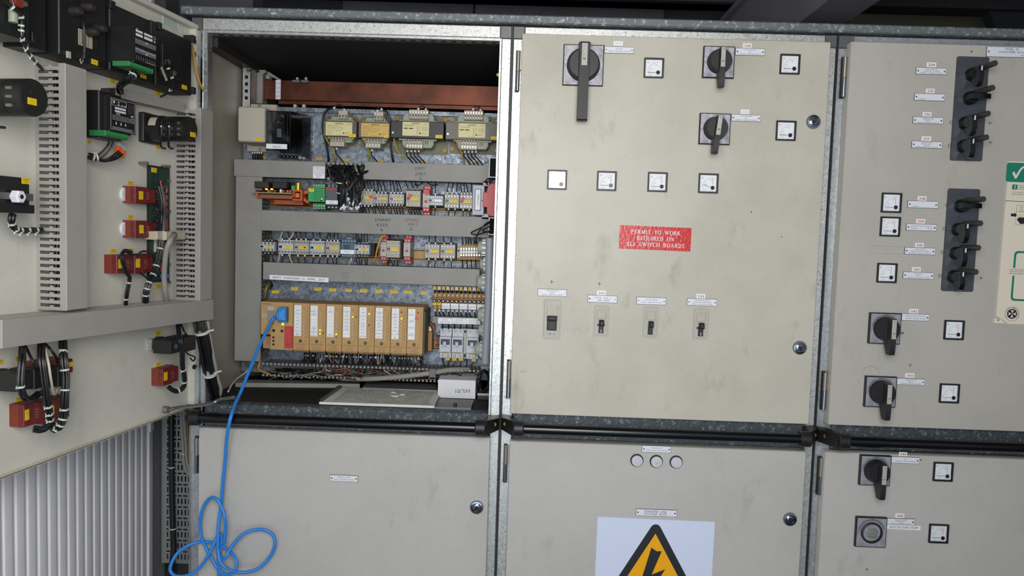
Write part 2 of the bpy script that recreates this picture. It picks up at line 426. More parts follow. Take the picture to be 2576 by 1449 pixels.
# ribbed wall on the left, running away from the reader
A = FR.P(*FR.uv(2, 1300, 0.48), 0.48); B = FR.P(*FR.uv(372, 1300, -0.30), -0.30); A.z = B.z = 0
d = (B - A).normalized(); ang = math.atan2(d.y, d.x); A2 = A - d * 0.95; L = (B - A2).length
b = MB(); pitch = 0.0455; n = int(L / pitch) + 1; prof = []
for i in range(n):
    x = L - (i + 1) * pitch
    prof += [(x, -0.0045), (x + .0012, -0.011), (x + .0030, -0.0008), (x + pitch * .12, 0.0), (x + pitch * .64, 0.0002), (x + pitch * .72, -0.0030), (x + pitch * .97, -0.0040)]
prof.sort(); m_ = len(prof); vs = [(x, 0.0, w) for x, w in prof] + [(x, 2.6, w) for x, w in prof]
b.add(vs, [(i, i + 1, m_ + i + 1, m_ + i) for i in range(m_ - 1)], 'ribbed')
b.box(prof[0][0], L, 0, 2.6, -0.05, -0.02, 'ribbed')
b.box(L + .001, L + .028, 0, FR.uv(372, 1085, -.3)[1], -0.05, 0.004, 'ribbed'); b.box(L + .001, L + .026, FR.uv(372, 1087, -.3)[1], 2.6, -0.05, 0.008, 'ribbed')
o = struct(b, 'wall_left', A2); o.rotation_euler = (0, 0, ang)
# recess behind the ribbed wall
e0 = FR.uv(388, 1300, -.31)[0]; e1 = FR.uv(412, 1300, -.33)[0]
b = MB(); b.box(e0 - .03, e1 - .0, 0, 2.6, -0.42, -0.335, 'dark_wall'); struct(b, 'trim_1')
b = MB(); b.box(-1.0, 0.0, 0, 2.6, -0.52, -0.43, 'dark_wall'); struct(b, 'wall_recess')
# steelwork over the switchboard
def beam_y(name, label, px, py, px2, py2, y0, y1, h, m):
    a = FR.uv(px, py, -0.2); c = FR.uv(px2, py2, -0.2); b = MB()
    wd = c[0] - a[0]; b.box(0, wd, 0, h, -(y1 - y0), 0, m)
    b.box(-.02, wd + .02, h, h + .02, -(y1 - y0), 0, m)
    return tag(b.build(name, None, (a[0], y0, a[1])), label, 'beam')
beam_y('steel_beam', 'purple-grey steel ceiling beam running overhead towards the viewer, above the third cabinet', 2018, 52, 2132, 52, -1.2, 1.35, .22, 'beam')
a = FR.uv(1000, 8, -0.9); c = FR.uv(1905, 8, -0.9)
b = MB(); b.box(-1.8, 0, 0, .10, -.08, 0, 'soot'); b.box(-1.8, 0, 0, .012, -.08, .03, 'soot'); b.prism([(-.02, 0), (0, 0), (0, -.05), (-.012, -.05)], -.06, -.03, 'soot')
tag(b.build('ceiling_girder', None, (c[0], .9, FR.uv(1905, 14, -.9)[1])), 'dark sooty horizontal girder along the wall above the two left cabinets', 'girder')
a = FR.uv(2190, 14, -0.9); b = MB(); b.box(0, 1.2, 0, .014, -.1, 0, 'soot'); b.box(0, 1.2, .014, .09, -.1, -.09, 'soot')
b.prism([(.44, 0), (.62, 0), (.57, -.075), (.47, -.075)], -.08, -.03, 'soot')
tag(b.build('ceiling_girder', None, (a[0], .9, a[1])), 'short dark girder above the right-hand cabinet, right of the purple-grey beam', 'girder')
b = MB(); b.box(0, .8, 0, .4, -.04, 0, 'wall_olive'); struct(b, 'trim_2', (FR.uv(2150, 60, -1.3)[0], 1.36, FR.uv(2150, 58, -1.3)[1] - .1))
x = FR.uv(852, 20, -1.3)[0]; z = FR.uv(852, 25, -1.3)[1] - .15
b = MB(); b.box(0, .55, 0, .5, -.03, 0, 'beam'); b.box(.56, 1.35, 0, .5, -.03, 0, 'beam')
struct(b, 'trim_3', (x, 1.37, z))

# ------------------------------------------------------------------ galvanised canopy over the whole switchboard
zt, zb = FR.uv(1290, 36, .015)[1], FR.uv(1290, 58, .015)[1]
xl = FR.uv(453, 28, .015)[0]
b = MB(); b.box(xl, 2.75, zb, zt, -.62, .015, 'galv_canopy', c=.003)
o = tag(b.build('roof_canopy', None, (0, 0, 0)), 'long spangled galvanised canopy plate running above all the cabinet tops', 'canopy')
for px in (488, 1288, 1312, 2112, 2140):
    q = FR.uv(px, 60 + (px - 1290) * .02, .02)
    b = MB(); b.cyl(0, 0, -.008, .008, .007, 'brown_black', n=10)
    o2 = b.build('spacer_bolt', o, (q[0], .02, zb - .007)); o2.rotation_euler = (PI / 2, 0, 0); 
    b = MB(); b.cyl(0, 0, 0, .005, .008, 'zinc', n=6); o3 = b.build('bolt_head', o, (q[0], .02, zt)); o3.rotation_euler = (-PI / 2, 0, 0)

# ------------------------------------------------------------------ cabinets
def hinge(door, fr_u, v0, v1, w, u_off):
    h = v1 - v0; vm = v0 + h * .49
    b = MB(); b.add([], [], 'chrome')
    def vc(r, z0, z1, m, n=14):
        vs = [(r * math.cos(2 * PI * i / n), z, r * math.sin(2 * PI * i / n)) for z in (z0, z1) for i in range(n)]
        b.add(vs, [(i, (i + 1) % n, n + (i + 1) % n, n + i) for i in range(n)] + [tuple(range(n)), tuple(range(n, 2 * n))], m)
    vc(.0046, 0, vm - v0, 'chrome'); vc(.0052, vm - v0 + .0006, h, 'zinc')
    b.box(.003, .016, vm - v0 + .004, h - .002, -.004, .001, 'zinc')
    b.box(-.006, .003, -.002, h + .002, -.010, -.005, 'black_matt')
    return b.build('hinge', door, (fr_u - u_off, -w, v0))
def lock(door, px, py, w, u_off, fr=FR):
    u, v = fr.uv(px, py, w + .004); b = MB()
    b.lathe(0, 0, [(.0175, 0), (.0175, .003), (.0155, .006), (.0125, .0065), (.0115, .004), (.011, .003)], 'chrome', 28)
    b.lathe(0, 0, [(.0088, .003), (.0088, .0062), (.008, .0068), (.0045, .0068), (.0042, .0045)], 'chrome', 20)
    b.box(-.0015, .0015, -.0082, -.003, .005, .0075, 'black_matt'); b.disc(0, 0, .0047, .0042, 'black_matt', 12)
    return b.build('lock', door, (u - u_off, -w, v))
def cab(name, label, X0):
    return thing(name, label, 'cabinet', (X0, 0, 0))
ZT = FR.uv(1289, 66, 0)[1]
def post(c, u0, u1, m='galv', lbl=None):
    b = MB(); b.box(u0, u1, 0.05, ZT - .030, -.03, 0, m, c=.002)
    return b.build('post', c, label=lbl)
def corner(c, u0, u1):
    b = MB(); b.box(u0, u1, ZT - .0297, ZT, -.03, .0008, 'mount_plate', c=.0012); return b.build('corner_piece', c)
def door(c, name, X0, x0, x1, z0, z1, w1, m, marks=(), rnd=.004, holes=()):
    b = MB(); b.prism(rrect(x0 - X0, x1 - X0, z0, z1, .002, 2), 0.002, w1, m, c=rnd * .4)
    if w1 > .03:
        pass
    for (px, py, s, k) in marks:
        u, v = FR.uv(px, py, w1); u -= X0; e = w1 + .0003
        if k == '+':
            b.line(u - s, v, u + s, v + s * .15, .0011, e, 'ink_blue'); b.line(u, v - s, u - s * .1, v + s, .0011, e, 'ink_blue')
        elif k == 'x':
            b.line(u - s, v - s, u + s, v + s, .0011, e, 'ink_blue'); b.line(u - s, v + s, u + s, v - s * .6, .0011, e, 'ink_blue'); b.line(u - s, v, u + s, v, .0011, e, 'ink_blue')
        elif k == '.':
            b.disc(u, v, e, s, 'ink', 10)
        elif k == '~':
            b.line(u - s, v - s * .3, u + s, v + s * .4, .0006, e, 'stain_line'); b.line(u - s * .7, v - s * .6, u + s * .8, v - .1 * s, .0005, e, 'stain_line')
        elif k == 'd':
            for j in range(9): q = u - .03 + j * .007 + (j % 3) * .001; b.line(q, v + .012 - (j % 4) * .004, q - .001, v - .010 + (j % 3) * .004, .0007, e, 'stain_line')
        elif k == 'o': b.frame(u - .042, u + .042, v - .0095, v + .0095, .0007, w1, e, 'stain_line', r=.006)
        elif k == '(':
            b.ring(u, v, e, s, .0014, 'stain_line', 16, .2, 2.9)
    return b.build(name, c)
mat('stain_line', '#9a9484', 0.6)
# --- cabinet 1 (open)
c1 = cab('switchboard_cabinet', 'open left switchboard cabinet with exposed wiring ducts and relays inside', 0)
xr = FR.uv(1253, 400, 0)[0]
post(c1, 0.0, .040, 'galv_clean'); post(c1, xr, .7978)
b = MB(); b.box(.0, .0035, .05, ZT - .03, 0, .004, 'steel'); b.box(.024, .029, .9, ZT - .03, 0, .003, 'chrome'); b.build('edge_strip', c1)
b = MB(); b.box(xr - .0045, xr - .0002, 1.042, ZT - .031, -.02, .003, 'galv_clean'); b.build('edge_strip', c1)
corner(c1, 0, .027); corner(c1, .7705, .7978)
b = MB(); b.box(.027, .7703, ZT - .030, ZT, -.03, 0, 'galv', c=.002)
b.box(.03, .772, ZT - .036, ZT - .0302, -.032, -.001, 'galv_clean')
for i in range(28): b.box(.06 + i * .0255, .072 + i * .0255, ZT - .0365, ZT - .0355, -.026, -.018, 'dark_void')
b.build('top_rail', c1)
zr1 = FR.uv(860, 1027, 0)[1]; zr0 = .985
b = MB(); b.box(.03, .772, zr0, zr1, -.035, 0, 'galv_dark', c=.003); b.build('middle_rail', c1)
b = MB(); b.box(.010, .014, .1, ZT - .035, -.62, -.02, 'side_grey'); b.build('side_panel', c1)
b = MB(); b.box(.776, .780, .1, ZT - .035, -.62, -.02, 'side_grey'); b.build('side_panel', c1)
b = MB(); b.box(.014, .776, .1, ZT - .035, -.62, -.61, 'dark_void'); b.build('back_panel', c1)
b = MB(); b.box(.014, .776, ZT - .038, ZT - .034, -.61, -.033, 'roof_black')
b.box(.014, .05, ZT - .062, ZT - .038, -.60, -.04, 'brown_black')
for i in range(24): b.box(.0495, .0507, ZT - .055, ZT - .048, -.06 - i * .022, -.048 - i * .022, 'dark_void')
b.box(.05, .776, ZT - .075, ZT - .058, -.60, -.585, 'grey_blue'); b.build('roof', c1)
b = MB(); b.box(.014, .776, zr1 - .012, zr1 - .001, -.40, -.036, 'black_matt'); b.build('shelf', c1)
# small brass studs under the roof rail and on the post
for (px, py) in ((548, 82), (1228, 100), (1253, 189)):
    u, v = FR.uv(px, py, -.03); b = MB(); b.box(-.004, .004, -.004, .004, -.004, .004, 'brass_nut', c=.0015) if False else b.cyl(0, 0, -.004, .005, .0042, 'brass', n=8)
    b.build('brass_stud', c1, (u, .03, v))
x0, z1 = FR.uv(500, 1086, .02); x1 = FR.uv(1233, 1100, .02)[0]
d1 = door(c1, 'lower_door', 0, x0, x1, .12, .988, .02, 'beige_low')
hinge(d1, FR.uv(494, 1140, .012)[0], FR.uv(494, 1190, .012)[1], FR.uv(494, 1101, .012)[1], .012, 0)
lock(d1, 1199, 1277, .02, 0)
# the swung-out upper door
dz0, dz1 = 1.036, 2.0
b = MB(); b.box(-.775, 0, dz0, dz1, -.022, -.003, 'beige_inner')
b.box(-.775, 0, dz1 - .012, dz1, -.003, .018, 'beige_inner', c=.002); b.box(-.775, 0, dz0, dz0 + .004, -.003, .012, 'beige_inner'); b.box(-.016, 0, dz0 + .004, dz1 - .012, -.003, .016, 'beige_inner', c=.002)
b.quad(-.77, -.016, dz0 + .001, dz0 + .0035, .0122, 'olive')
b.quad(-.775, -.016, dz0, dz1, 0.0, 'beige_inner')
ud = b.build('upper_door', c1, DR.P(0, 0), DR.th, label='cabinet door swung fully open to the left, inner face showing')
for py in (105, 136): # screws on the door flange
    u, v = DR.uv(488, py, .016); b = MB(); b.cyl(0, 0, 0, .004, .006, 'zinc', n=6); b.build('flange_screw', ud, (u, -.016, v))
u, v = DR.uv(487, 923, .016); b = MB(); b.cyl(0, 0, 0, .004, .006, 'copper', n=12); b.build('flange_screw', ud, (u, -.016, v))
# --- cabinet 2
c2 = cab('switchboard_cabinet', 'middle switchboard cabinet with closed doors, red permit sign and yellow warning triangle', .8)
post(c2, .0022, .030); post(c2, .776, .7978)
corner(c2, .0022, .030); corner(c2, .770, .7978)
b = MB(); b.box(.0302, .7698, ZT - .030, ZT, -.03, 0, 'galv', c=.002); b.build('top_rail', c2)
b = MB(); b.box(.0302, .776, zr0, 1.06, -.035, 0, 'galv_dark', c=.003); b.build('middle_rail', c2)
b = MB(); b.box(-.0021, .0021, .05, ZT, -.03, .001, 'charcoal'); b.build('seam_strip', c2)
xa, za = FR.uv(1313, 86, .02); xb, zb2 = FR.uv(2089.5, 103.4, .02); xc, zc = FR.uv(1284, 1040.5, .02); xd, zd = FR.uv(2035, 1067.5, .02)
D2 = ((xa + xc) / 2, (xb + xd) / 2, (zc + zd) / 2, (za + zb2) / 2)
d2 = door(c2, 'upper_door', .8, *D2, .02, 'beige', [(1388, 709, .0045, '+'), (1508, 714, .0045, '+'), (1890, 533, .0016, '.'), (1967, 596, .0014, '.'), (1316, 940, .008, '('), (1573, 390, .0008, '.'), (1450, 830, 0, 'd')])
hinge(d2, FR.uv(1303, 180, .012)[0], FR.uv(1301, 228, .012)[1], FR.uv(1305, 128, .012)[1], .012, .8)
hinge(d2, FR.uv(1280, 955, .012)[0], FR.uv(1278, 1002, .012)[1], FR.uv(1281, 908, .012)[1], .012, .8)
lock(d2, 2047, 306, .02, .8); lock(d2, 2012.5, 875, .02, .8)
xc = FR.uv(1283, 1110, .02)[0]; xd = FR.uv(2029, 1123, .02)[0]
d3 = door(c2, 'lower_door', .8, xc, xd, .12, .982, .02, 'beige_low', [(1624, 1213, .0007, '.'), (1700, 1236, .0008, '.'), ])
hinge(d3, FR.uv(1272, 1165, .012)[0], FR.uv(1271, 1213, .012)[1], FR.uv(1273, 1121, .012)[1], .012, .8)
lock(d3, 1988, 1307, .02, .8)
# --- cabinet 3
c3 = cab('switchboard_cabinet', 'right-hand switchboard cabinet with lever switches and first aid chart', 1.6)
post(c3, .0022, .040, 'galv_clean'); b = MB(); b.box(.7778, .80, .05, ZT, -.03, 0, 'galv', c=.002); b.build('post', c3)
corner(c3, .0022, .040)
b = MB(); b.box(.0402, .7776, ZT - .030, ZT, -.03, 0, 'galv_clean', c=.002); b.build('top_rail', c3)
b = MB(); b.box(.0402, .7776, zr0, 1.06, -.035, 0, 'galv_dark', c=.003); b.build('middle_rail', c3)
b = MB(); b.box(-.0021, .0021, .05, ZT, -.03, .001, 'black_matt'); b.build('seam_strip', c3)
W3 = .028
xa, za = FR.uv(2139.6, 104, W3); xb, zb3 = FR.uv(2576, 116, W3); xc, zc = FR.uv(2085, 1070.5, W3); xd, zd = FR.uv(2576, 1084.5, W3)
D3 = ((xa + xc) / 2, 2.385, (zc + zd) / 2, (za + zb3) / 2)
d4 = door(c3, 'upper_door', 1.6, *D3, W3, 'beige_b', [(2490, 310, .0045, '+'), (2491, 359, .0045, '+'), (2468, 700, .0045, '+'), (2290, 919, .0045, '+'), (2270, 838, .004, 'x'), (2190, 942, .022, '('), (2231, 629, 0, 'o'), (2408, 856, .001, '.'), (2444, 130, .002, '.'), (2160, 958, .001, '.')])
hinge(d4, FR.uv(2124, 195, .014)[0], FR.uv(2121, 244, .014)[1], FR.uv(2126, 144, .014)[1], .014, 1.6)
hinge(d4, FR.uv(2074, 985, .014)[0], FR.uv(2073, 1030, .014)[1], FR.uv(2076, 937, .014)[1], .014, 1.6)
xc = FR.uv(2076, 1121, W3)[0]; xe = FR.uv(2060, 1449, W3)[0]
d5 = door(c3, 'lower_door', 1.6, (xc + xe) / 2, 2.385, .12, .985, W3, 'beige_low', [(2181, 1432, .0045, '+'), (2317, 1157, .0018, '.'), ])
hinge(d5, FR.uv(2064, 1198, .014)[0], FR.uv(2062, 1244, .014)[1], FR.uv(2067, 1152, .014)[1], .014, 1.6)
for c, x0_ in ((c2, .01), (c3, .01)):
    b = MB(); b.box(.012, .79, .08, ZT - .035, -.61, -.036, 'side_grey'); b.build('enclosure', c)

# ------------------------------------------------------------------ handrails
def handrail(label, X0, xs, xe, zc, lb, rb, bolts):
    t = thing('handrail', label, 'handrail', (X0, 0, zc)); wr = .062; r = .0135
    b = MB(); b.tube([(xs - X0, 0, wr), ((xs + xe) / 2 - X0, 0, wr), (xe - X0, 0, wr)], r, 'black_gloss', 24, 1); b.build('rail_pipe', t)
    for side, ex in ((1, lb), (-1, rb)):
        if ex is None: continue
        # ex: x of the outer (mounting) edge; socket towards the pipe
        b = MB(); u0 = ex - X0; s = side
        n = 20; rs = .0195; ur = [(u0 + s * .030), (u0 + s * .058)]
        prof = [(ur[0], rs * .8), (ur[0] + s * .004, rs), (ur[1] - s * .003, rs), (ur[1], rs - .0025)]
        vs = []
        for (uu, rr) in prof: vs += [(uu, rr * math.sin(2 * PI * i / n) , wr + rr * math.cos(2 * PI * i / n)) for i in range(n)]
        fs = [tuple(range(n)), tuple(range(3 * n, 4 * n))]
        for k in range(3): fs += [(k * n + i, k * n + (i + 1) % n, (k + 1) * n + (i + 1) % n, (k + 1) * n + i) for i in range(n)]
        b.add(vs, fs, 'black')
        q = [(u0, .021, .0005), (u0 + s * .030, .0175, .0005), (u0 + s * .034, .019, wr + .008), (u0, .017, .022), (u0, -.017, .0005), (u0 + s * .030, -.0175, .0005), (u0 + s * .034, -.019, wr + .008), (u0, -.013, .022)]
        b.add(q, [(0, 1, 2, 3), (4, 7, 6, 5), (0, 3, 7, 4), (1, 5, 6, 2), (3, 2, 6, 7), (0, 4, 5, 1)], 'black')
        b.build('rail_bracket', t)
        b = MB(); b.cyl(0, 0, -.004, .004, .0058, 'brass', n=6, c=.001); b.build('bolt', t, (u0 + s * .011, -.033, .004))
    return t
zr = [FR.uv(860, 1064, .062)[1], FR.uv(1660, 1091, .062)[1], FR.uv(2350, 1118, .062)[1]]
handrail('black tubular handrail across the front of the open left cabinet', 0, .05, .75, zr[0], -.004, .7975, None)
handrail('black tubular handrail across the middle cabinet, below the four breaker handles', .8, .85, 1.55, zr[1], .8025, 1.5975, None)
handrail('black tubular handrail across the right-hand cabinet, running out of the picture', 1.6, 1.65, 2.35, zr[2], 1.6025, 2.3975, None)
mat('smudge', '#8a8992', 0.6, var=0.3, vs=60)
mat('soot_mark', '#63626a', 0.7, var=0.3, vs=60)
# ------------------------------------------------------------------ devices on the doors
WD, W3 = .020, .028
def screw_part(parent, u, v, w, r=.0022, m='steel', hole=False):
    b = MB()
    if hole: b.disc(0, 0, .0003, r * .9, 'ink', 10)
    else:
        b.cyl(0, 0, 0, .0011, r, m, n=12, c=.0004); b.line(-r * .7, -r * .5, r * .7, r * .5, r * .35, .0012, 'ink_soft')
    return b.build('screw', parent, (u, -w, v))
def nameplate(x0, y0, x1, y1, w, lines, label, screws='LR', mb_extra=None, cap=.0026, name='nameplate', group=None, m='white_label'):
    u, v, wd, h = FR.rect(x0, y0, x1, y1, w + .0015); h *= .95; a = wd / 2; c = h / 2; b = MB()
    b.box(-a, a, -c, c, 0, .0015, 'charcoal', c=.0004); b.quad(-a + .0008, a - .0008, -c + .0008, c - .0008, .00165, m)
    n = len(lines); st = (h - .003) / max(n, 2.4); y = (n - 1) / 2 * st
    for ln in lines:
        if isinstance(ln, tuple): s_, du, cp = ln
        else: s_, du, cp = ln, 0, min(cap, st * .72)
        b.text(s_, du, y, cp, .0018, 'ink_soft', maxw=wd * .74); y -= st
    t = solo(b, name, label, 'nameplate', FR, u, v, w, group)
    if 'L' in screws: screw_part(t, -a + .005, 0, .0016)
    if 'R' in screws: screw_part(t, a - .005, 0, .0016)
    if 'l' in screws: screw_part(t, -a + .005, 0, .0016, hole=True)
    if 'r' in screws: screw_part(t, a - .005, 0, .0016, hole=True)
    return t
def sticker(x0, y0, x1, y1, w, num, label, m='ink_red', rot=-.02):
    u, v, wd, h = FR.rect(x0, y0, x1, y1, w); b = MB(); b.box(-wd / 2, wd / 2, -h / 2, h / 2, 0, .0004, 'white')
    if num: b.text(num, 0, -.0003, h * .5, .0007, m, rot=rot, sx=1.3, bold=True)
    return solo(b, 'number_sticker', label, 'sticker', FR, u, v, w)
def ammeter(x0, y0, x1, y1, w, label, scale=('50', '100', ''), needle=0, red=90, blank=False, tilt=None):
    """needle / red: angle in degrees above horizontal-left, 0 = resting at zero"""
    u, v, wd, h = FR.rect(x0, y0, x1, y1, w + .005); s = .0242
    t = thing('ammeter', label, 'meter', FR.P(u, v, w))
    b = MB(); b.frame(-s, s, -s, s, .0034, 0, .0052, 'black', r=.0015, inner=.0012); b.box(-s, s, -s, s, 0, .0012, 'black'); b.build('bezel', t)
    b = MB(); q = s - .0042; b.quad(-q, q, -q, q, .0015, 'dial')
    cx, cy = .0105, -.0108; R = .0255
    for i in range(26):
        a = PI - i / 25 * (PI / 2); r0 = R - (.0032 if i % 5 == 0 else .0016); c, d = math.cos(a), math.sin(a)
        if not blank: b.line(cx + c * r0, cy + d * r0, cx + c * R, cy + d * R, .00035, .0017, 'ink_soft')
    if not blank:
        b.text('A', -.0145, .0135, .0038, .0018, 'ink_soft')
        for k, sc in enumerate(scale[:2]):
            a = PI - (.32, .92)[k] * PI / 2 * .9; rr = R - .0062
            b.text(sc, cx + math.cos(a) * rr, cy + math.sin(a) * rr, .0024, .0018, 'ink_soft')
        b.text('kl.1,5', -.009, -.0148, .0014, .0018, 'ink_soft'); b.text('DIN 43701', -.008, -.0174, .0011, .0018, 'ink_soft')
        if red is not None:
            a = PI - math.radians(red); b.line(cx + math.cos(a) * .008, cy + math.sin(a) * .008, cx + math.cos(a) * .0245, cy + math.sin(a) * .0245, .0009, .0019, 'ink_red')
    b.prism(rrect(cx - .0062, q, -q, cy + .0062, .004, 4), .0015, .0026, 'white_label')
    b.build('dial', t)
    if not blank:
        a = PI - math.radians(needle); b = MB(); b.line(cx + math.cos(a) * .006, cy + math.sin(a) * .006, cx + math.cos(a) * .0245, cy + math.sin(a) * .0245, .0008, .0030, 'ink'); b.build('needle', t)
    b = MB(); b.box(-q - .0008, q + .0008, -q - .0008, q + .0008, .0040, .0044, 'glass_clear'); g = b.build('glass', t)
    if tilt: g.rotation_euler = (math.radians(tilt[0]), 0, math.radians(tilt[1]))
    b = MB(); b.cyl(cx, cy, .0040, .0056, .0046, 'black_gloss', n=20, c=.0008); b.line(cx - .003, cy + .001, cx + .003, cy - .001, .0007, .0058, 'ink_soft'); b.build('adjuster', t)
    return t
def isolator(x0, y0, x1, y1, w, label, y_tip, plate='silver_plate', pw=.010, big=False, bare=False, rot=0.0, bw=.0125, wo=.055):
    u, v, wd, h = FR.rect(x0, y0, x1, y1, w + pw); s = (wd + h) / 4
    t = thing('rotary_switch', label, 'switch', FR.P(u, v, w))
    b = MB(); b.box(-s, s, -s, s, 0, pw, 'black', c=.0012)
    b.quad(-s + .0022, s - .0022, -s + .0022, s - .0022, pw + .0003, plate); e = pw + .0006
    b.ring(-s * .86, 0, e, s * .065, .0006, 'ink', 18); b.line(0, s * .80, 0, s * .92, .0009, e, 'ink')
    if plate == 'grey_plate':
        for rr_, tt_, mm_ in ((.92, .10, 'smudge'), (.85, .07, 'soot_mark')): b.ring(0, s * .02, e - .0001 + (.0001 if mm_ == 'soot_mark' else 0), s * rr_, s * tt_, mm_, 28, .25, PI - .1)
    b.build('face_plate', t)
    if bare:
        b = MB(); b.lathe(0, 0, [(s * .70, pw), (s * .70, pw + .004), (s * .66, pw + .005), (s * .58, pw + .005), (s * .55, .001)], 'black', 32); b.disc(0, 0, .0012, s * .56, 'dark_void', 24)
        for i in range(24):
            a = i / 24 * 2 * PI; b.line(math.cos(a) * s * .60, math.sin(a) * s * .60, math.cos(a) * s * .66, math.sin(a) * s * .66, .0006, pw + .0053, 'olive')
        b.build('knob_ring', t)
        b = MB(); b.prism([(-.010, -.012), (.012, -.014), (.018, .002), (.010, .012), (-.008, .010), (-.012, .0)], .002, .014, 'tape', c=.004)
        b.box(-.004, .010, -.010, -.001, .012, .019, 'tape', c=.002); b.build('taped_shaft', t); return t
    vt = FR.uv((x0 + x1) / 2, y_tip, w + wo * .9)[1] - v
    c, d = math.cos(rot), math.sin(rot); R = lambda p: [(a * c - bb * d, a * d + bb * c) for a, bb in p]
    kr = s * (.79 if big else .74)
    b = MB(); b.lathe(0, 0, [(kr * 1.04, pw), (kr * 1.04, pw + .003), (kr, pw + .005), (kr * .96, pw + (.018 if big else .022)), (kr * .9, pw + (.020 if big else .025))], 'black', 40)
    b.build('knob', t)
    top = kr * (1.26 if big else .96)
    b = MB()
    if big:
        b.prism(R([(-bw, vt), (bw, vt), (bw, s * .55), (bw * 1.15, top * .93), (bw * .8, top), (-bw * .8, top), (-bw * 1.15, top * .93), (-bw, s * .55)]), pw + .012, wo, 'charcoal', c=.003)
    else:
        # a grip that stands well out from the plate, undercut below
        us = [-bw / 2 * 1.0, bw / 2 * 1.0]; pr = [(top, pw + .02), (top, wo - .002), (top - .003, wo), (vt * .60, wo), (vt + .004, wo * .97), (vt, wo * .93), (vt, wo * .60), (-kr * .9, pw + .006), (-kr * .5, pw + .004)]
        k = len(pr); vs = []
        for uu in us:
            for (vv, ww) in pr: q = R([(uu, vv)])[0]; vs.append((q[0], q[1], ww))
        b.add(vs, [tuple(range(k)), tuple(reversed(range(k, 2 * k)))] + [(i, k + i, k + (i + 1) % k, (i + 1) % k) for i in range(k)], 'charcoal')
    b.build('handle', t)
    b = MB(); iw = bw * .55 if big else bw * .42; i0, i1 = (-s * .15, top - .004) if big else (-kr * .72, top - .001)
    def rq(a0, a1, b0, b1, w0, w1, m):
        b.prism(R([(a0, b0), (a1, b0), (a1, b1), (a0, b1)]), w0, w1, m)
    rq(-iw, iw, i0, i1, wo - .001, wo + .0006, 'insert_grey'); L_ = i1 - i0
    rq(-iw * .52, iw * .52, i0 + L_ * .30, i0 + L_ * .72, wo, wo + .0022, 'insert_grey'); rq(-iw * .5, iw * .5, i0 + L_ * .27, i0 + L_ * .32, wo, wo + .0012, 'ink')
    q = R([(0, i1 - L_ * .12)])[0]; b.line(q[0], q[1] - .002, q[0], q[1] + .002, .0006, wo + .001, 'ink_soft')
    b.build('position_insert', t)
    return t
# ---- upper door of the middle cabinet
isolator(1417, 111.5, 1518, 216, WD, 'large rotary isolator with long black handle at top of middle cabinet', 303, pw=.007, big=True, wo=.040)
nameplate(1520, 117, 1595, 135, WD, ['DB RGATS', '+DNN25  CABLE:700A  FUSE:160A'], 'white engraved nameplate to the right of the large long-handled rotary isolator', cap=.0026)
mat('ghost', '#c9cad2', 0.6)
sticker(1543.5, 103.5, 1567, 115, WD, '227', 'faded white number sticker above the large isolator nameplate', 'ghost')
isolator(1769, 116, 1848, 196, WD, 'black rotary switch at top right of middle cabinet, beside the number 228', 219, wo=.052)
nameplate(1850, 121, 1924, 140, WD, ['AIR CONDITION', 'AC3', '+DNN25/01  CABLE:160A  FUSE:125A'], 'white AIR CONDITION nameplate under sticker 228')
sticker(1869, 109, 1891, 120.5, WD, '228', 'white sticker with red number 228 beside the upper black rotary switch, middle cabinet')
isolator(1759.5, 285, 1838, 363, WD, 'black rotary switch slightly turned, below the switch of sticker 228', 387, wo=.052, rot=-.10)
nameplate(1840, 288, 1914, 306, WD, ['AIR CONDITION', 'AC2', '+DNN25/02  CABLE:160A  FUSE:160A'], 'white AIR CONDITION nameplate below a faded number sticker, beside the slightly turned rotary switch')
sticker(1863, 275.5, 1885, 287, WD, '229', 'faded white number sticker above the lower AIR CONDITION nameplate', 'ghost')
ammeter(1620.5, 145, 1670, 196, WD, 'square ammeter right of the large long-handled isolator', ('100', '200'), 0, 2)
ammeter(1962, 135, 2014, 187, WD, 'square ammeter at top right of middle cabinet, level with sticker 228', ('50', '100'), 0, 2)
ammeter(1952, 304, 2004, 353, WD, 'square ammeter left of the upper chrome lock on middle cabinet', ('50', '100'), 0, 2)
ammeter(1377, 427, 1426, 477, WD, 'leftmost ammeter in the row of four, its face washed white', blank=True, tilt=(-.6, 0))  # scale and needle left off, standing in for glare on the glass
ammeter(1502, 430, 1551, 480, WD, 'second ammeter from the left in the row of four, needle at zero', ('100', '150'), 0, 90, tilt=(1.2, 3.2))
ammeter(1629, 432.5, 1680, 483, WD, 'third ammeter from the left in the row of four, above the red permit sign', ('100', '150'), 0, 90)
ammeter(1757, 436, 1808, 486, WD, 'rightmost ammeter in the row of four, needle risen above zero', ('100', '150'), 17, 90)
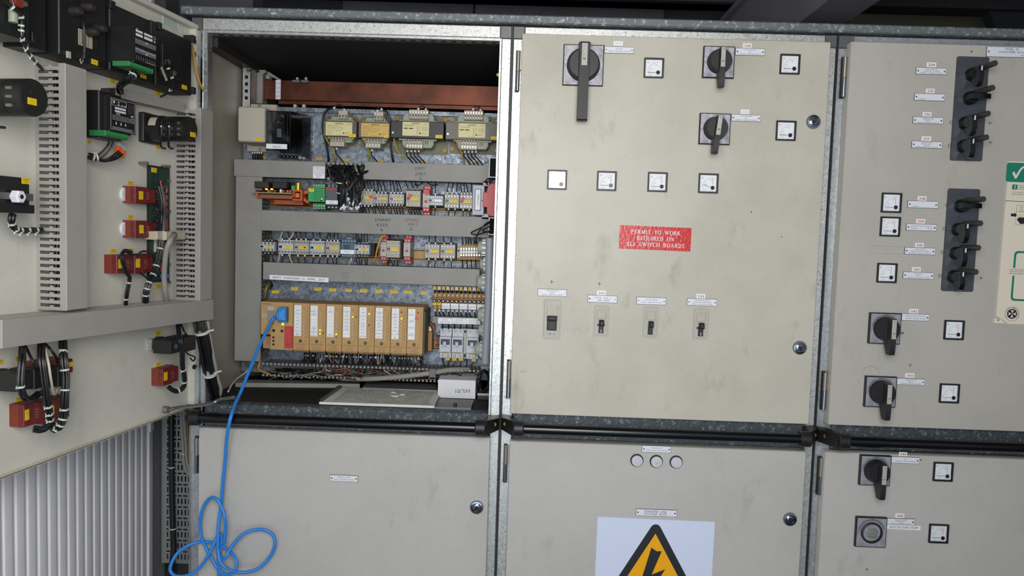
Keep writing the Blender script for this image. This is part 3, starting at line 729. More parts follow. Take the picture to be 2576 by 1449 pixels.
# red permit sign: serif capitals drawn stroke by stroke
SER = {  # unit box width, strokes (x0,y0,x1,y1,thick) and serifs
 'P': (.62, [(.14, 0, .14, 1, 1)], [('arc', .14, .74, .40, .26)]), 'E': (.62, [(.14, 0, .14, 1, 1), (.14, .97, .56, .97, .4), (.14, .52, .44, .52, .4), (.14, .03, .58, .03, .4), (.56, 1, .56, .76, .35), (.58, 0, .58, .26, .35), (.44, .64, .44, .40, .35)], []),
 'R': (.72, [(.14, 0, .14, 1, 1), (.36, .50, .64, .02, 1)], [('arc', .14, .74, .40, .26)]), 'M': (.98, [(.14, 0, .14, 1, .45), (.14, 1, .48, .06, 1), (.48, .06, .80, 1, .45), (.82, 0, .82, 1, 1)], []),
 'I': (.34, [(.17, 0, .17, 1, 1)], []), 'T': (.68, [(.34, 0, .34, 1, 1), (.04, .97, .64, .97, .4), (.05, 1, .05, .74, .4), (.63, 1, .63, .74, .4)], []),
 'O': (.80, [], [('o', .40, .5, .34, .5)]), 'Q': (.80, [(.42, .06, .72, -.16, .9)], [('o', .40, .5, .34, .5)]), 'W': (1.04, [(.08, 1, .30, .04, 1), (.30, .04, .52, .92, .45), (.50, 1, .74, .04, 1), (.74, .04, .96, 1, .45)], []),
 'K': (.78, [(.14, 0, .14, 1, 1), (.16, .42, .62, .98, .45), (.32, .56, .68, .02, 1)], []), 'U': (.74, [(.14, .26, .14, 1, 1), (.60, .26, .60, 1, .45)], [('u', .37, .26, .23, .26)]),
 'D': (.76, [(.14, 0, .14, 1, 1)], [('d', .14, .5, .52, .5)]), 'N': (.80, [(.14, 0, .14, 1, .45), (.12, 1, .66, .02, 1), (.66, 0, .66, 1, .45)], []), 'A': (.80, [(.10, 0, .38, 1, .45), (.38, 1, .68, 0, 1), (.20, .32, .56, .32, .4)], []),
 'L': (.62, [(.14, 0, .14, 1, 1), (.14, .03, .58, .03, .4), (.58, 0, .58, .28, .4)], []), 'S': (.58, [(.50, .98, .50, .74, .35), (.08, .02, .08, .28, .35)], [('s', .29, .5, .21, .5)]), 'C': (.72, [(.64, .98, .64, .70, .35)], [('c', .40, .5, .34, .5)]),
 'H': (.82, [(.14, 0, .14, 1, 1), (.68, 0, .68, 1, 1), (.14, .52, .68, .52, .4)], []), 'B': (.68, [(.14, 0, .14, 1, 1)], [('arc', .14, .75, .36, .24), ('arc', .14, .26, .42, .26)])}
FEET = {'P': [(.14, 0), (.14, 1)], 'E': [(.10, 0), (.10, 1)], 'R': [(.14, 0), (.10, 1), (.66, 0)], 'M': [(.14, 0), (.10, 1), (.82, 0), (.84, 1)], 'I': [(.17, 0), (.17, 1)], 'T': [(.34, 0)], 'W': [(.08, 1), (.50, 1), (.96, 1)],
 'K': [(.14, 0), (.14, 1), (.64, 1), (.68, 0)], 'U': [(.14, 1), (.60, 1)], 'D': [(.10, 0), (.10, 1)], 'N': [(.14, 0), (.10, 1), (.66, 1)], 'A': [(.10, 0), (.68, 0)], 'L': [(.12, 0), (.14, 1)], 'H': [(.14, 0), (.14, 1), (.68, 0), (.68, 1)], 'B': [(.10, 0), (.10, 1)]}
def serif_text(b, s, u, v, cap, w, m, gap=.13, space=.55, tw=.15):
    tot = sum((SER[c][0] + gap) if c != ' ' else space for c in s) * cap; x = u - tot / 2
    for c in s:
        if c == ' ': x += space * cap; continue
        wd, st, cv = SER[c]
        X = lambda a: x + a * cap
        Y = lambda a: v + (a - .5) * cap
        for (a0, b0, a1, b1, k) in st: b.line(X(a0), Y(b0), X(a1), Y(b1), tw * k * cap, w, m)
        for (a, bb) in FEET.get(c, []): b.line(X(a - .15), Y(bb + (.022 if bb == 0 else -.022)), X(a + .15), Y(bb + (.022 if bb == 0 else -.022)), .05 * cap, w, m)
        for q in cv:
            k, cx, cy, rx, ry = q; n = 14
            rng = {'arc': (-PI / 2, PI / 2), 'd': (-PI / 2, PI / 2), 'o': (0, 2 * PI), 'u': (PI, 2 * PI), 'c': (.28 * PI, 1.75 * PI)}.get(k)
            pts = []
            if k == 's':
                for i in range(n + 1): a = .15 * PI + i / n * (1.35 * PI); pts.append((cx + rx * math.cos(a), .75 + .25 * math.sin(a), .10))
                pts = [(p[0], p[1], .075 + .05 * (1 - abs(2 * i / n - 1))) for i, p in enumerate(pts)]
                for i in range(1, n + 1): a = .5 * PI - i / n * (1.35 * PI); pts.append((cx + rx * math.cos(a), .25 + .25 * math.sin(a), .075 + .05 * (1 - abs(2 * i / n - 1))))
            else:
                for i in range(n + 1):
                    a = rng[0] + (rng[1] - rng[0]) * i / n; pts.append((cx + rx * math.cos(a), cy + ry * math.sin(a), .05 + .10 * abs(math.cos(a))))
            vs = []
            for i, p in enumerate(pts):
                q0, q1 = pts[max(i - 1, 0)], pts[min(i + 1, len(pts) - 1)]; dx, dy = q1[0] - q0[0], q1[1] - q0[1]; l = math.hypot(dx, dy) or 1
                nx, ny = -dy / l * p[2] / 2, dx / l * p[2] / 2; vs += [(X(p[0] + nx), Y(p[1] + ny), w), (X(p[0] - nx), Y(p[1] - ny), w)]
            b.add(vs, [(2 * i, 2 * i + 1, 2 * i + 3, 2 * i + 2) for i in range(len(pts) - 1)], m)
        x += (wd + gap) * cap
u, v, wd, h = FR.rect(1557.5, 570, 1738, 629, WD); a, c = wd / 2, h / 2
b = MB(); b.box(-a, a, -c, c, 0, .0012, 'red', fm='red_sign')
for i, s in enumerate(('PERMIT TO WORK', 'REQUIRED ON', 'ALL SWITCH BOARDS')): serif_text(b, s, .002, c * .50 - i * c * .53, .0102, .0016, 'white', gap=.15, space=.75)
t = solo(b, 'permit_sign', 'red sign reading PERMIT TO WORK REQUIRED ON ALL SWITCH BOARDS on middle cabinet', 'sign', FR, u, v, WD); t.rotation_euler = (0, math.radians(.6), 0)
# breaker handles in their cut-outs
def breaker(x0, y0, x1, y1, label, kind):
    u, v, wd, h = FR.rect(x0, y0, x1, y1, WD + .002); a, c = wd / 2, h / 2
    t = thing('circuit_breaker', label, 'breaker', FR.P(u, v, WD))
    b = MB(); b.frame(-a, a, -c, c, a * .14, 0, .0022, 'ctr_grey', r=.006, inner=.0015); b.frame(-a * .86, a * .86, -c * .92, c * .92, a * .14, -.004, .0010, 'ctr_cream', r=.005, inner=.002)
    b.build('bezel', t)
    b = MB(); b.prism(rrect(-a * .9, a * .9, -c * .95, c * .95, .004), -.0005, .0006, 'ctr_grey'); b.frame(-a * .62, a * .62, -c * .80, c * .80, .0012, .0006, .0016, 'ctr_cream', r=.004)
    b.prism(rrect(-a * .55, a * .55, c * .12, c * .68, .002), .0006, .0022, 'ctr_cream', c=.0008)
    if kind == 0: b.text('Off / O', 0, -c * .72, .0042, .0012, 'ink_soft')
    b.build('front_plate', t)
    b = MB()
    if kind == 0:
        b.box(-a * .52, a * .52, -c * .56, c * .10, .0006, .004, 'black', c=.0008); b.box(-a * .50, a * .50, -.001, c * .17, .004, .022, 'charcoal', c=.0022); b.box(-a * .46, a * .46, -c * .5, -.004, .004, .008, 'charcoal', c=.001)
        b.box(-a * .66, -a * .54, c * .14, c * .30, .0006, .004, 'ctr_grey'); b.box(a * .54, a * .66, c * .14, c * .30, .0006, .004, 'ctr_grey')
    else:
        b.box(-a * .30, a * .30, -c * .78, -c * .18, .0006, .007, 'black', c=.001)
        b.box(-a * .30, a * .30, -c * .30, c * .06, .004, .020, 'black', c=.003)
        if kind == 1: b.box(-.0006, .0006, -c * .74, -c * .56, .007, .0074, 'white')
        b.box(-a * .50, a * .50, -c * .34, -c * .22, .0006, .003, 'red_dark' if kind == 1 else 'ctr_grey')
    b.build('toggle', t); return t
breaker(1365, 751.5, 1412, 854, 'wide circuit breaker with black handle and Off/O mark, leftmost of four', 0)
breaker(1493, 767, 1532, 846, 'narrow circuit breaker with black toggle below the FWD AIR COMP nameplate', 1)
breaker(1617, 770, 1656, 850, 'narrow dirty circuit breaker, third of the four, below the patched nameplate', 2)
breaker(1743, 774, 1783, 854, 'narrow circuit breaker with black toggle, rightmost of four, below TRANSITION BATTERY nameplate', 1)
nameplate(1352.5, 727, 1426, 746, WD, ['DRENCHER PUMP', 'BELOW', '+DNN25  CABLE:700A  FUSE:250A'], 'white nameplate reading DRENCHER PUMP above the wide breaker')
t = nameplate(1478, 742.5, 1553, 762, WD, [('F W D    N O  1', 0, .0042), ('AIR  COMP', .003, .0042)], 'white nameplate overlaid with FWD NO1 AIR COMP tape', screws='lR')
sticker(1502, 731, 1524, 743, WD, '231', 'white sticker with red number 231 above the FWD AIR COMP nameplate')
nameplate(1601, 747.5, 1676, 767, WD, [('2 T E S I R E', 0, .0042), '+DNN25  CABLE:160A  FUSE:50A'], 'white nameplate with a scuffed paper patch, above the third breaker')
nameplate(1728, 751, 1804, 770, WD, ['TRANSITION BATTERY', 'UPS BY-PASS TRANSFORMER', '+DNN25  CABLE:160A  FUSE:80A'], 'white TRANSITION BATTERY nameplate under sticker 233')
sticker(1752, 739.5, 1774, 751, WD, '233', 'white sticker with red number 233 above the TRANSITION BATTERY nameplate')
# ---- lower door of the middle cabinet
nameplate(1614.5, 1121, 1688, 1139, WD, ['TRANSFER LINE', '+DNN25  CABLE:160A  FUSE:250A'], 'small white TRANSFER LINE nameplate above three round lamps')
def lamp(px, py, label):
    u, v = FR.uv(px, py, WD + .008); t = thing('indicator_lamp', label, 'lamp', FR.P(u, v, WD))
    b = MB(); b.lathe(0, 0, [(.0165, 0), (.0165, .002), (.0150, .003), (.0148, .006)], 'charcoal', 28); b.build('collar', t)
    b = MB(); b.lathe(0, 0, [(.0142, .002), (.0142, .0085), (.0132, .0098), (.006, .0104)], 'lens_white', 28)
    if 'chipped' in label: b.prism([(-.005, -.003), (.002, -.004), (.006, .001), (.001, .001)], .0098, .0106, 'ctr_cream')
    b.build('lens', t)
lamp(1603, 1160, 'left of three round white indicator lamps on lower middle door')
lamp(1652, 1162.5, 'middle one of three round white indicator lamps, its lens chipped')
lamp(1702, 1164, 'right of three round white indicator lamps on lower middle door')
nameplate(1599.5, 1281, 1703, 1299.5, WD, [('TRANSFER  LINE', -.003, .0055), ('VOLTAGE  ALIVE', -.003, .0055)], 'white nameplate reading TRANSFER LINE VOLTAGE ALIVE', screws='Lr')
ux0, vz0 = FR.uv(1504, 1295, WD); ux1 = FR.uv(1798.5, 1308, WD)[0]; wd = ux1 - ux0; hh = .42; b = MB(); a = wd / 2
b.box(-a, a, -hh, 0, 0, .0012, 'warn_white')
ap = FR.uv(1650, 1318, WD); tx = ap[0] - (ux0 + a); ty = ap[1] - vz0
def rtri(half, top, bot, r):
    P = [(0, top), (-half, bot), (half, bot)]; out = []
    for i in range(3):
        p = Vector(P[i]); q0 = (Vector(P[i - 1]) - p).normalized(); q1 = (Vector(P[(i + 1) % 3]) - p).normalized(); bis = (q0 + q1).normalized()
        s_ = math.sqrt((1 - q0.dot(q1)) / 2); cen = p + bis * (r / s_); base = math.atan2(-bis.y, -bis.x); half_a = PI / 2 - math.asin(s_)
        for k in range(7): aa = base - half_a + 2 * half_a * k / 6; out.append((tx + cen.x + r * math.cos(aa), cen.y + r * math.sin(aa)))
    return out
th_ = .245
b.prism(rtri(.147, ty + .019, ty - .236, .0135), .0012, .0016, 'warn_black')
k = [(tx, ty - .0185), (tx - .113, ty - .214), (tx + .113, ty - .214)]; b.add([(p[0], p[1], .0019) for p in k], [(0, 1, 2)], 'warn_yellow')
Zq = lambda px, py: (FR.uv(px, py, WD)[0] - (ux0 + a), FR.uv(px, py, WD)[1] - vz0)
bolt = [Zq(1639, 1371), Zq(1652, 1380), Zq(1665, 1380), Zq(1640, 1439), Zq(1674, 1425)]
e_ = bolt[4]; g_ = Zq(1614, 1449)
poly = [bolt[0], bolt[1], bolt[2], bolt[3], e_, (e_[0] - .040, e_[1] - .075), (e_[0] - .028, e_[1] - .071), (e_[0] - .062, e_[1] - .108), (e_[0] - .068, e_[1] - .062), (e_[0] - .055, e_[1] - .070), (e_[0] - .022, e_[1] - .022), (g_[0], g_[1] - .004)]
b.add([(p[0], p[1], .0022) for p in poly], [tuple(range(len(poly)))], 'warn_black')
t = solo(b, 'warning_sign', 'white sign with yellow and black high-voltage triangle on lower middle door', 'sign', FR, ux0 + a, vz0 - .006, WD); t.rotation_euler = (0, math.radians(.35), 0)
nameplate(829.5, 1195, 900.5, 1212, WD, ['EMERGENCY DIESEL', '+DNN25  CABLE:800A  FUSE:250A'], 'small white nameplate on the plain lower door of left cabinet')
# ---- right-hand cabinet
nameplate(2481.5, 117.5, 2600, 145, W3, [('PANEL  03', .004, .0052), ('CONSUMER  415 V', .004, .0052), ('+GB03', .036, .0046)], 'large white nameplate reading PANEL 03 CONSUMER 415V', screws='L')
P4 = [((2304, 170, 2381, 188), (2331, 157, 2355, 169), '234', ['HYDR. UNIT FOR', 'WATERTIGHT DOORS', '+DNN25/01  CABLE:25A  FUSE:25A']),
 ((2300, 235, 2377, 254), (2329, 223, 2351, 234), '235', ['', '', ('+DNN26/02', -.018, .0024)]),
 ((2296.5, 294, 2373, 312), (2321, 282, 2343, 293), '236', ['FO FEEDER PUMP 2', 'ME/AUX ENG PT', 'BELOW', '+DNN25/02  MOTOR:6.4A  FUSE:16A']),
 ((2293, 355, 2370, 373.5), (2318, 343, 2342, 354.5), '237', ['FO CIRC PUMP 2', 'ME/AUX ENG PT', 'BELOW', '+DNN25/03  MOTOR:7A  FUSE:16A']),
 ((2283, 505, 2360, 524), (2308.5, 493.5, 2330.5, 505), '238', ['', '', ('+DNN60/02', -.018, .0024)]),
 ((2279.5, 563, 2356, 581), (2304.5, 551, 2327, 562.5), '239', ['BREATHING AIR COMPRESSOR', '+DNN60/02                       FUSE:25A']),
 ((2275.5, 622.5, 2353, 641), (2302, 611, 2324, 622), '240', ['COOL WATER', 'PREHEATER EMERG DIESEL', '+DNN60/03  CABLE:16A  FUSE:16A']),
 ((2271.5, 684, 2349, 702.5), (2294, 672, 2316, 683.5), '241', ['BILGE PUMP 1', 'BELOW', '+DNN60/04  MOTOR:13.5A  FUSE:25A']),
 ((2268, 789, 2338, 807.5), (2287, 777, 2310, 788.5), '242', ['STEERING GEAR PT PUMP AFT', '+DNN60/05  CABLE:80A  FUSE:160A']),
 ((2256, 952, 2327, 969), (2277, 939, 2300, 950), '243', ['SPRINKLER PUMP', 'BELOW', '+DNN60/06  MOTOR:65A  FUSE:100A']),
 ((2242, 1149, 2313, 1166.5), (2261, 1137, 2282, 1147.5), '244', ['LIFT 3', '+DNN60/07  CABLE:47A  FUSE:80A']),
 ((2231, 1304, 2301, 1321), (2252.5, 1291.5, 2274.5, 1303), '245', ['ME CHANGE PUMPS', 'DIESEL/GA ROOM', 'TRANS M', '+DNN60/08  CABLE:80A  FUSE:80A'])]
PLACE = {'234': 'level with the topmost lever of the upper switch plate', '235': 'level with the second lever of the upper switch plate', '236': 'level with the third lever of the upper switch plate', '237': 'level with the lowest lever of the upper switch plate',
 '238': 'level with the topmost lever of the lower switch plate', '239': 'level with the second lever of the lower switch plate', '240': 'level with the third lever of the lower switch plate', '241': 'level with the lowest lever of the lower switch plate',
 '242': 'beside the upper of two big rotary switches', '243': 'beside the rotary switch just above the handrail', '244': 'beside the rotary switch just below the handrail', '245': 'above the AUXY DO SUPPLY PUMP strip'}
for pr, sr, num, lines in P4:
    nameplate(*pr, W3, lines, 'white nameplate under sticker %s, %s' % (num, PLACE[num]), screws='R' if int(num) >= 242 else 'LR')
    sticker(*sr, W3, num, 'sticker with red number %s, %s' % (num, PLACE[num]))
u, v, wd, h = FR.rect(2231.5, 1321.5, 2316, 1332.5, W3 + .001); b = MB(); b.box(-wd / 2, wd / 2, -h / 2, h / 2, 0, .0006, 'white'); b.text('AUXY DO SUPPLY PUMP', 0, 0, .0058, .0009, 'ink_soft', maxw=wd * .84)
t = solo(b, 'label_strip', 'white strip label reading AUXY DO SUPPLY PUMP', 'label', FR, u, v, W3); t.rotation_euler = (0, math.radians(.5), 0)
ammeter(2217.5, 485, 2270, 535, W3, 'topmost square ammeter on right cabinet, left of sticker 238', ('20', '50'), 0, 90)
ammeter(2214, 545, 2267, 595, W3, 'square ammeter second from top on right cabinet, left of sticker 239', ('20', '40'), 0, 90)
ammeter(2205.5, 662, 2259, 711.5, W3, 'square ammeter third from top on right cabinet, below the faint outline', ('20', '40'), 0, 90)
ammeter(2375, 806, 2427.5, 855, W3, 'square ammeter right of the STEERING GEAR nameplate', ('50', '100'), 0, 90)
ammeter(2363.5, 965, 2415.5, 1015, W3, 'square ammeter right of the SPRINKLER PUMP nameplate', ('50', '100'), 0, 90)
ammeter(2347.5, 1163, 2400, 1212, W3, 'square ammeter just below the right-hand handrail', ('50', '100'), 0, 90)
ammeter(2336.5, 1319, 2388.5, 1367.5, W3, 'square ammeter right of the AUXY DO SUPPLY PUMP strip', ('20', '60'), 0, 90)
isolator(2187, 788, 2267, 865, W3, 'black rotary switch with sooty grey plate beside the STEERING GEAR nameplate', 893, plate='grey_plate', wo=.056)
isolator(2176, 948, 2256, 1024, W3, 'black rotary switch with sooty grey plate beside the SPRINKLER PUMP nameplate', 1057, plate='grey_plate', wo=.056)
isolator(2164, 1146, 2241, 1222, W3, 'black rotary switch with grey plate just below the right-hand handrail', 1257, plate='grey_plate', wo=.058)
isolator(2153, 1302, 2231, 1377, W3, 'rotary switch missing its handle, taped shaft showing, beside sticker 245', 0, plate='grey_plate', bare=True)
# dark plates with lever switches
def lever_plate(x0t, x1t, y0, x0b, x1b, y1, label):
    a = FR.uv(x0t, y0, W3); c = FR.uv(x1t, y0 + 2, W3); d = FR.uv(x0b, y1, W3); e = FR.uv(x1b, y1 + 2, W3)
    uc = (a[0] + c[0] + d[0] + e[0]) / 4; wd = ((c[0] - a[0]) + (e[0] - d[0])) / 2; hh = ((a[1] - d[1]) + (c[1] - e[1])) / 2; vc = (a[1] + d[1] + c[1] + e[1]) / 4
    t = thing('switch_panel', label, 'panel', FR.P(uc, vc, W3))
    b = MB(); b.prism(rrect(-wd / 2, wd / 2, -hh / 2, hh / 2, .005), 0, .003, 'lever_plate', c=.0006); b.build('plate', t)
    return t, uc, vc, wd, hh
mat('lever_plate', '#5c6066', 0.34, 0.5, var=0.2, vs=25)
def lever(x, y, label, on):
    u, v = FR.uv(x, y, W3 + .012); t = thing('lever_switch', label, 'switch', FR.P(u, v, W3 + .003))
    b = MB(); b.lathe(0, 0, [(.0165, 0), (.0160, .010), (.0145, .016), (.0135, .018)], 'black_gloss', 28); b.build('knob', t)
    b = MB()
    if on: # grip pointing down, standing well out
        vs = []
        pr = [(.012, .010), (.0135, .038), (-.014, .043), (-.031, .036), (-.033, .026), (-.016, .010)]
        for uu in (-.0058, .0058): vs += [(uu, a_, w_) for a_, w_ in pr]
        k = len(pr); b.add(vs, [tuple(range(k)), tuple(reversed(range(k, 2 * k)))] + [(i, k + i, k + (i + 1) % k, (i + 1) % k) for i in range(k)], 'black_gloss')
        b.box(-.0012, .0012, .002, .0125, .040, .0425, 'white_label')
    else:
        vs = []; pr = [(-.014, .010), (-.013, .034), (.012, .040), (.032, .034), (.034, .024), (.014, .010)]
        for vv in (-.0058, .0058): vs += [(a_, vv, w_) for a_, w_ in pr]
        k = len(pr); b.add(vs, [tuple(range(k)), tuple(reversed(range(k, 2 * k)))] + [(i, k + i, k + (i + 1) % k, (i + 1) % k) for i in range(k)], 'black_gloss')
    b.build('grip', t)
    b = MB(); b.tube([(.013, .014, .0), (.016, .014, .028), (.017, .0143, .050), (.018, .0145, .062)], .0068, 'sleeve', 14, 3)
    b.build('lock_sleeve', t)
    b = MB(); b.ring(-.033, .001, .0004, .0042, .0008, 'ink', 16); b.ring(.030, .001, .0004, .0042, .0008, 'ink', 16); b.line(0, .027, 0, .034, .0008, .0004, 'ink'); b.build('position_marks', t)
    return t
lever_plate(2406, 2487, 142, 2389, 2470, 404, 'upper dark metal switch plate holding four black levers, right cabinet')
lever_plate(2383, 2464.5, 474, 2367, 2447, 732, 'lower dark metal switch plate holding four black levers, right cabinet')
for x, y, num, on in ((2450, 186, '234', True), (2444, 246, '235', False), (2433, 309, '236', True), (2429, 367, '237', True), (2422, 518, '238', False), (2415, 577, '239', True), (2410, 637, '240', True), (2404, 696, '241', True)):
    lever(x, y, 'black lever switch, %s, grip %s' % (PLACE[num].replace('level with the ', '').replace(' lever of the', ' on the'), 'pointing down' if on else 'turned sideways'), on)
# first aid chart, cut off by the picture edge
x0, y0, w_ = 2530, 404, W3 + .006
tl = FR.uv(2531, 405, w_); bl = FR.uv(2521, 800, w_); hh = tl[1] - FR.uv(2545, 815, w_)[1]; wd = .30; uL = (tl[0] + bl[0]) / 2
b = MB(); b.prism([(0, 0), (wd, 0), (wd, -hh), (.028, -hh), (.016, -hh + .010), (.0, -hh + .018)], 0, .003, 'board')
G = lambda px, py: (FR.uv(px, py, w_ + .003)[0] - uL, FR.uv(px, py, w_ + .003)[1] - tl[1])
g0 = G(2538, 408); g1 = G(2576, 458)
b.prism(rrect(g0[0], wd - .01, g1[1], g0[1], .006), .003, .0034, 'fa_green')
ck = [G(2550, 435), G(2555, 430), G(2559.5, 440), G(2571, 422), G(2580, 416), G(2583, 419), G(2574, 426), G(2560.5, 449), G(2557, 449)]
b.add([(p[0], p[1], .0037) for p in ck], [tuple(range(len(ck)))], 'board')
s0 = G(2551, 463.5); s1 = G(2563.5, 476.5); b.quad(s0[0], s1[0], s1[1], s0[1], .0033, 'fa_green'); b.text('1', (s0[0] + s1[0]) / 2, (s0[1] + s1[1]) / 2, .0095, .0036, 'board', bold=True)
for i, s in enumerate(('SWITCH OFF THE CURRENT', 'WHERE POSSIBLE', 'RESCUE THE CASUALTY')): b.text(s, s1[0] + .003, s0[1] - .002 - i * .0042, .0026, .0033, 'ink', align='L')
for i, s in enumerate(('Do the casualty no harm by', 'using insulated means')): b.text(s, s0[0], s1[1] - .006 - i * .005, .003, .0033, 'ink', align='L')
l0 = G(2534, 505); b.quad(l0[0], wd - .01, l0[1] - .0006, l0[1] + .0006, .0033, 'ink')
p0 = G(2563, 515); p1 = G(2563, 565)
for (q0, q1, q2, q3) in ((p0[0], wd - .02, p0[1] - .0006, p0[1]), (p0[0], p0[0] + .0006, p1[1], p0[1]), (p0[0], wd - .02, p1[1], p1[1] + .0006), (p0[0], wd - .02, p0[1] - .0165, p0[1] - .0160)): b.quad(q0, q1, q2, q3, .0033, 'ink_soft')
b.prism([(p0[0] + .003, p1[1] + .012), (p0[0] + .012, p1[1] + .002), (p0[0] + .03, p1[1] + .004), (p0[0] + .03, p1[1] + .016), (p0[0] + .008, p1[1] + .020)], .003, .0034, 'ink'); b.quad(p0[0] + .005, p0[0] + .03, p1[1] + .018, p1[1] + .024, .0036, 'yellow_label')
for i in range(3): b.text('When casualty', p0[0] + .007, p0[1] - .005 - i * .005, .0024, .0033, 'ink', align='L')
ar = [G(2548, 537), G(2557, 537), G(2557, 534), G(2563, 540.5), G(2557, 547), G(2557, 544), G(2548, 544)]; b.add([(p[0], p[1], .0033) for p in ar], [tuple(range(7))], 'ink')
f0 = G(2558, 631); f1 = G(2558, 757)
b.frame(f0[0], wd + .05, f1[1], f0[1], .0048, .003, .0035, 'fa_green', r=.009)
q = G(2545, 683); b.quad(q[0], q[0] + .05, q[1] - .010, q[1] + .009, .0037, 'board')
for i, s in enumerate(('CONTINUE RESUSCITATION', 'UNTIL RECOVERY OF', 'NORMAL BREATHING')): b.text(s, q[0] + .0, q[1] + .005 - i * .005, .003, .0039, 'ink', align='L')
em = G(2553, 790); b.ring(em[0], em[1], .0033, .0178, .0006, 'ink', 32); b.disc(em[0], em[1], .0034, .0122, 'ink', 32)
for i in range(4):  # eight-pointed cross: four forked arms
    a0 = i * PI / 2
    R_ = lambda r, dd: (em[0] + r * math.cos(a0 + dd), em[1] + r * math.sin(a0 + dd), .0037)
    b.add([R_(.0012, 0), R_(.0110, -.42), R_(.0082, 0), R_(.0110, .42)], [(0, 1, 2, 3)], 'board')
txt = 'ST JOHN AMBULANCE'
for i, ch in enumerate(txt):
    if ch == ' ': continue
    aa = math.radians(215 - i * (250 / (len(txt) - 1))); b.text(ch, em[0] + .0150 * math.cos(aa), em[1] + .0150 * math.sin(aa), .0030, .0034, 'ink', rot=aa - PI / 2, bold=True)
t = solo(b, 'first_aid_chart', 'cream first aid chart with green tick and round emblem at right edge', 'poster', FR, uL, tl[1], W3); t.rotation_euler = (0, math.radians(.5), 0)
u, v = FR.uv(2540, 412, W3); b = MB(); b.cyl(0, 0, 0, .002, .003, 'steel', n=12); o = b.build('screw', t, (.008, -.003, -.008))
u, v = FR.uv(2512, 807, W3); b = MB(); b.prism([(-.012, -.006), (.014, -.006), (.006, .004), (-.012, .006)], 0, .003, 'board'); t = solo(b, 'chart_fragment', 'broken-off corner of cream board screwed at the bottom left of first aid chart', 'fragment', FR, u, v, W3); screw_part(t, -.003, .002, .003)
# ------------------------------------------------------------------ inside the open cabinet
class Th:
    """a thing placed on a frame; r() and p() give its own local coordinates of what is seen at a spot of the photograph"""
    def __init__(s, name, label, cat, fr, px, py, w=0.0, group=None):
        s.fr = fr; s.o = fr.uv(px, py, w); s.e = thing(name, label, cat, fr.P(s.o[0], s.o[1], 0), fr.th, group)
    def r(s, x0, y0, x1, y1, w):
        u, v, wd, h = s.fr.rect(x0, y0, x1, y1, w); return (u - wd / 2 - s.o[0], u + wd / 2 - s.o[0], v - h / 2 - s.o[1], v + h / 2 - s.o[1])
    def p(s, px, py, w):
        u, v = s.fr.uv(px, py, w); return (u - s.o[0], v - s.o[1], w)
def onZ(px, py, z):
    r = ray(px, py); return CAM + r * ((z - CAM.z) / r.z)
def gbox(a, grow): return (a[0] - grow, a[1] + grow, a[2] - grow, a[3] + grow)
# mounting plate and rails
pu0, pv1 = PL.uv(613, 268, 0); pu1 = .776; pv0 = PL.uv(900, 945, 0)[1]
b = MB(); b.box(pu0, pu1, pv0, pv1, -.003, 0, 'galv_plate'); b.box(pu0, pu1, pv1 - .012, pv1, 0, .012, 'galv_plate')
for px, py in ((777, 364), (755, 363)): q = PL.uv(px, py); b.disc(q[0], q[1], .0004, .0022, 'dark_void', 10)
b.build('mounting_plate', c1, (0, YP, 0))
def rail(px0, px1, py, label):
    u0, v = PL.uv(px0, py, .008); u1 = PL.uv(px1, py, .008)[0]; b = MB(); L = u1 - u0
    b.box(0, L, -.0175, -.012, .006, .0075, 'rail_zinc'); b.box(0, L, .012, .0175, .006, .0075, 'rail_zinc'); b.box(0, L, -.0135, .0135, .0, .0015, 'rail_zinc')
    b.box(0, L, -.0135, -.012, 0, .0075, 'rail_zinc'); b.box(0, L, .012, .0135, 0, .0075, 'rail_zinc')
    return solo(b, 'mounting_rail', label, 'rail', PL, u0, v, 0)
mat('brass_cap', '#b9a32a', 0.25, 0.6)
mat('rail_zinc', '#8f7c4c', 0.5, 0.7, var=0.3, vs=18, col2='#80625c')
rail(640, 1245, 503, 'zinc mounting rail behind the upper row of relays')
rail(652, 1215, 628, 'yellow-zinc mounting rail behind the lower row of relays, bare between red relay and contactors')
rail(1090, 1215, 758, 'zinc mounting rail behind the brown fuse terminals'); rail(1090, 1210, 866, 'zinc mounting rail behind the white miniature breakers')
# wiring ducts
def duct(x0, y0, x1, y1, label, w=.08, m='duct', marks=None, horiz=True, cover=True, fr=PL, finger='duct_dark', pitch=.0125, fw=.0075):
    t = Th('wiring_duct', label, 'duct', fr, (x0 + x1) / 2, (y0 + y1) / 2, w); a = t.r(x0, y0, x1, y1, w); b = MB()
    if cover:
        b.box(a[0], a[1], a[2], a[3], w - .006, w, m, c=.0012)
        if marks: marks(b, t, w + .0003)
        b.build('cover', t.e)
    b = MB(); b.box(a[0] + .001, a[1] - .001, a[2] + .001, a[3] - .001, 0, .002, finger)
    if horiz:
        n = int((a[1] - a[0]) / pitch)
        for sv in (a[2] + .0015, a[3] - .0033):
            for i in range(n):
                x = a[0] + .003 + i * pitch; b.box(x, x + fw, sv, sv + .0018, .002, w - .006, finger)
                if not cover: b.box(x, x + fw, sv - .003, sv + .003, w - .007, w - .003, 'duct')
    else:
        n = int((a[3] - a[2]) / pitch)
        for su in (a[0] + .0015, a[1] - .0033):
            for i in range(n): y = a[2] + .003 + i * pitch; b.box(su, su + .0018, y, y + fw, .002, w - .006, finger)
    b.build('slotted_base', t.e); return t
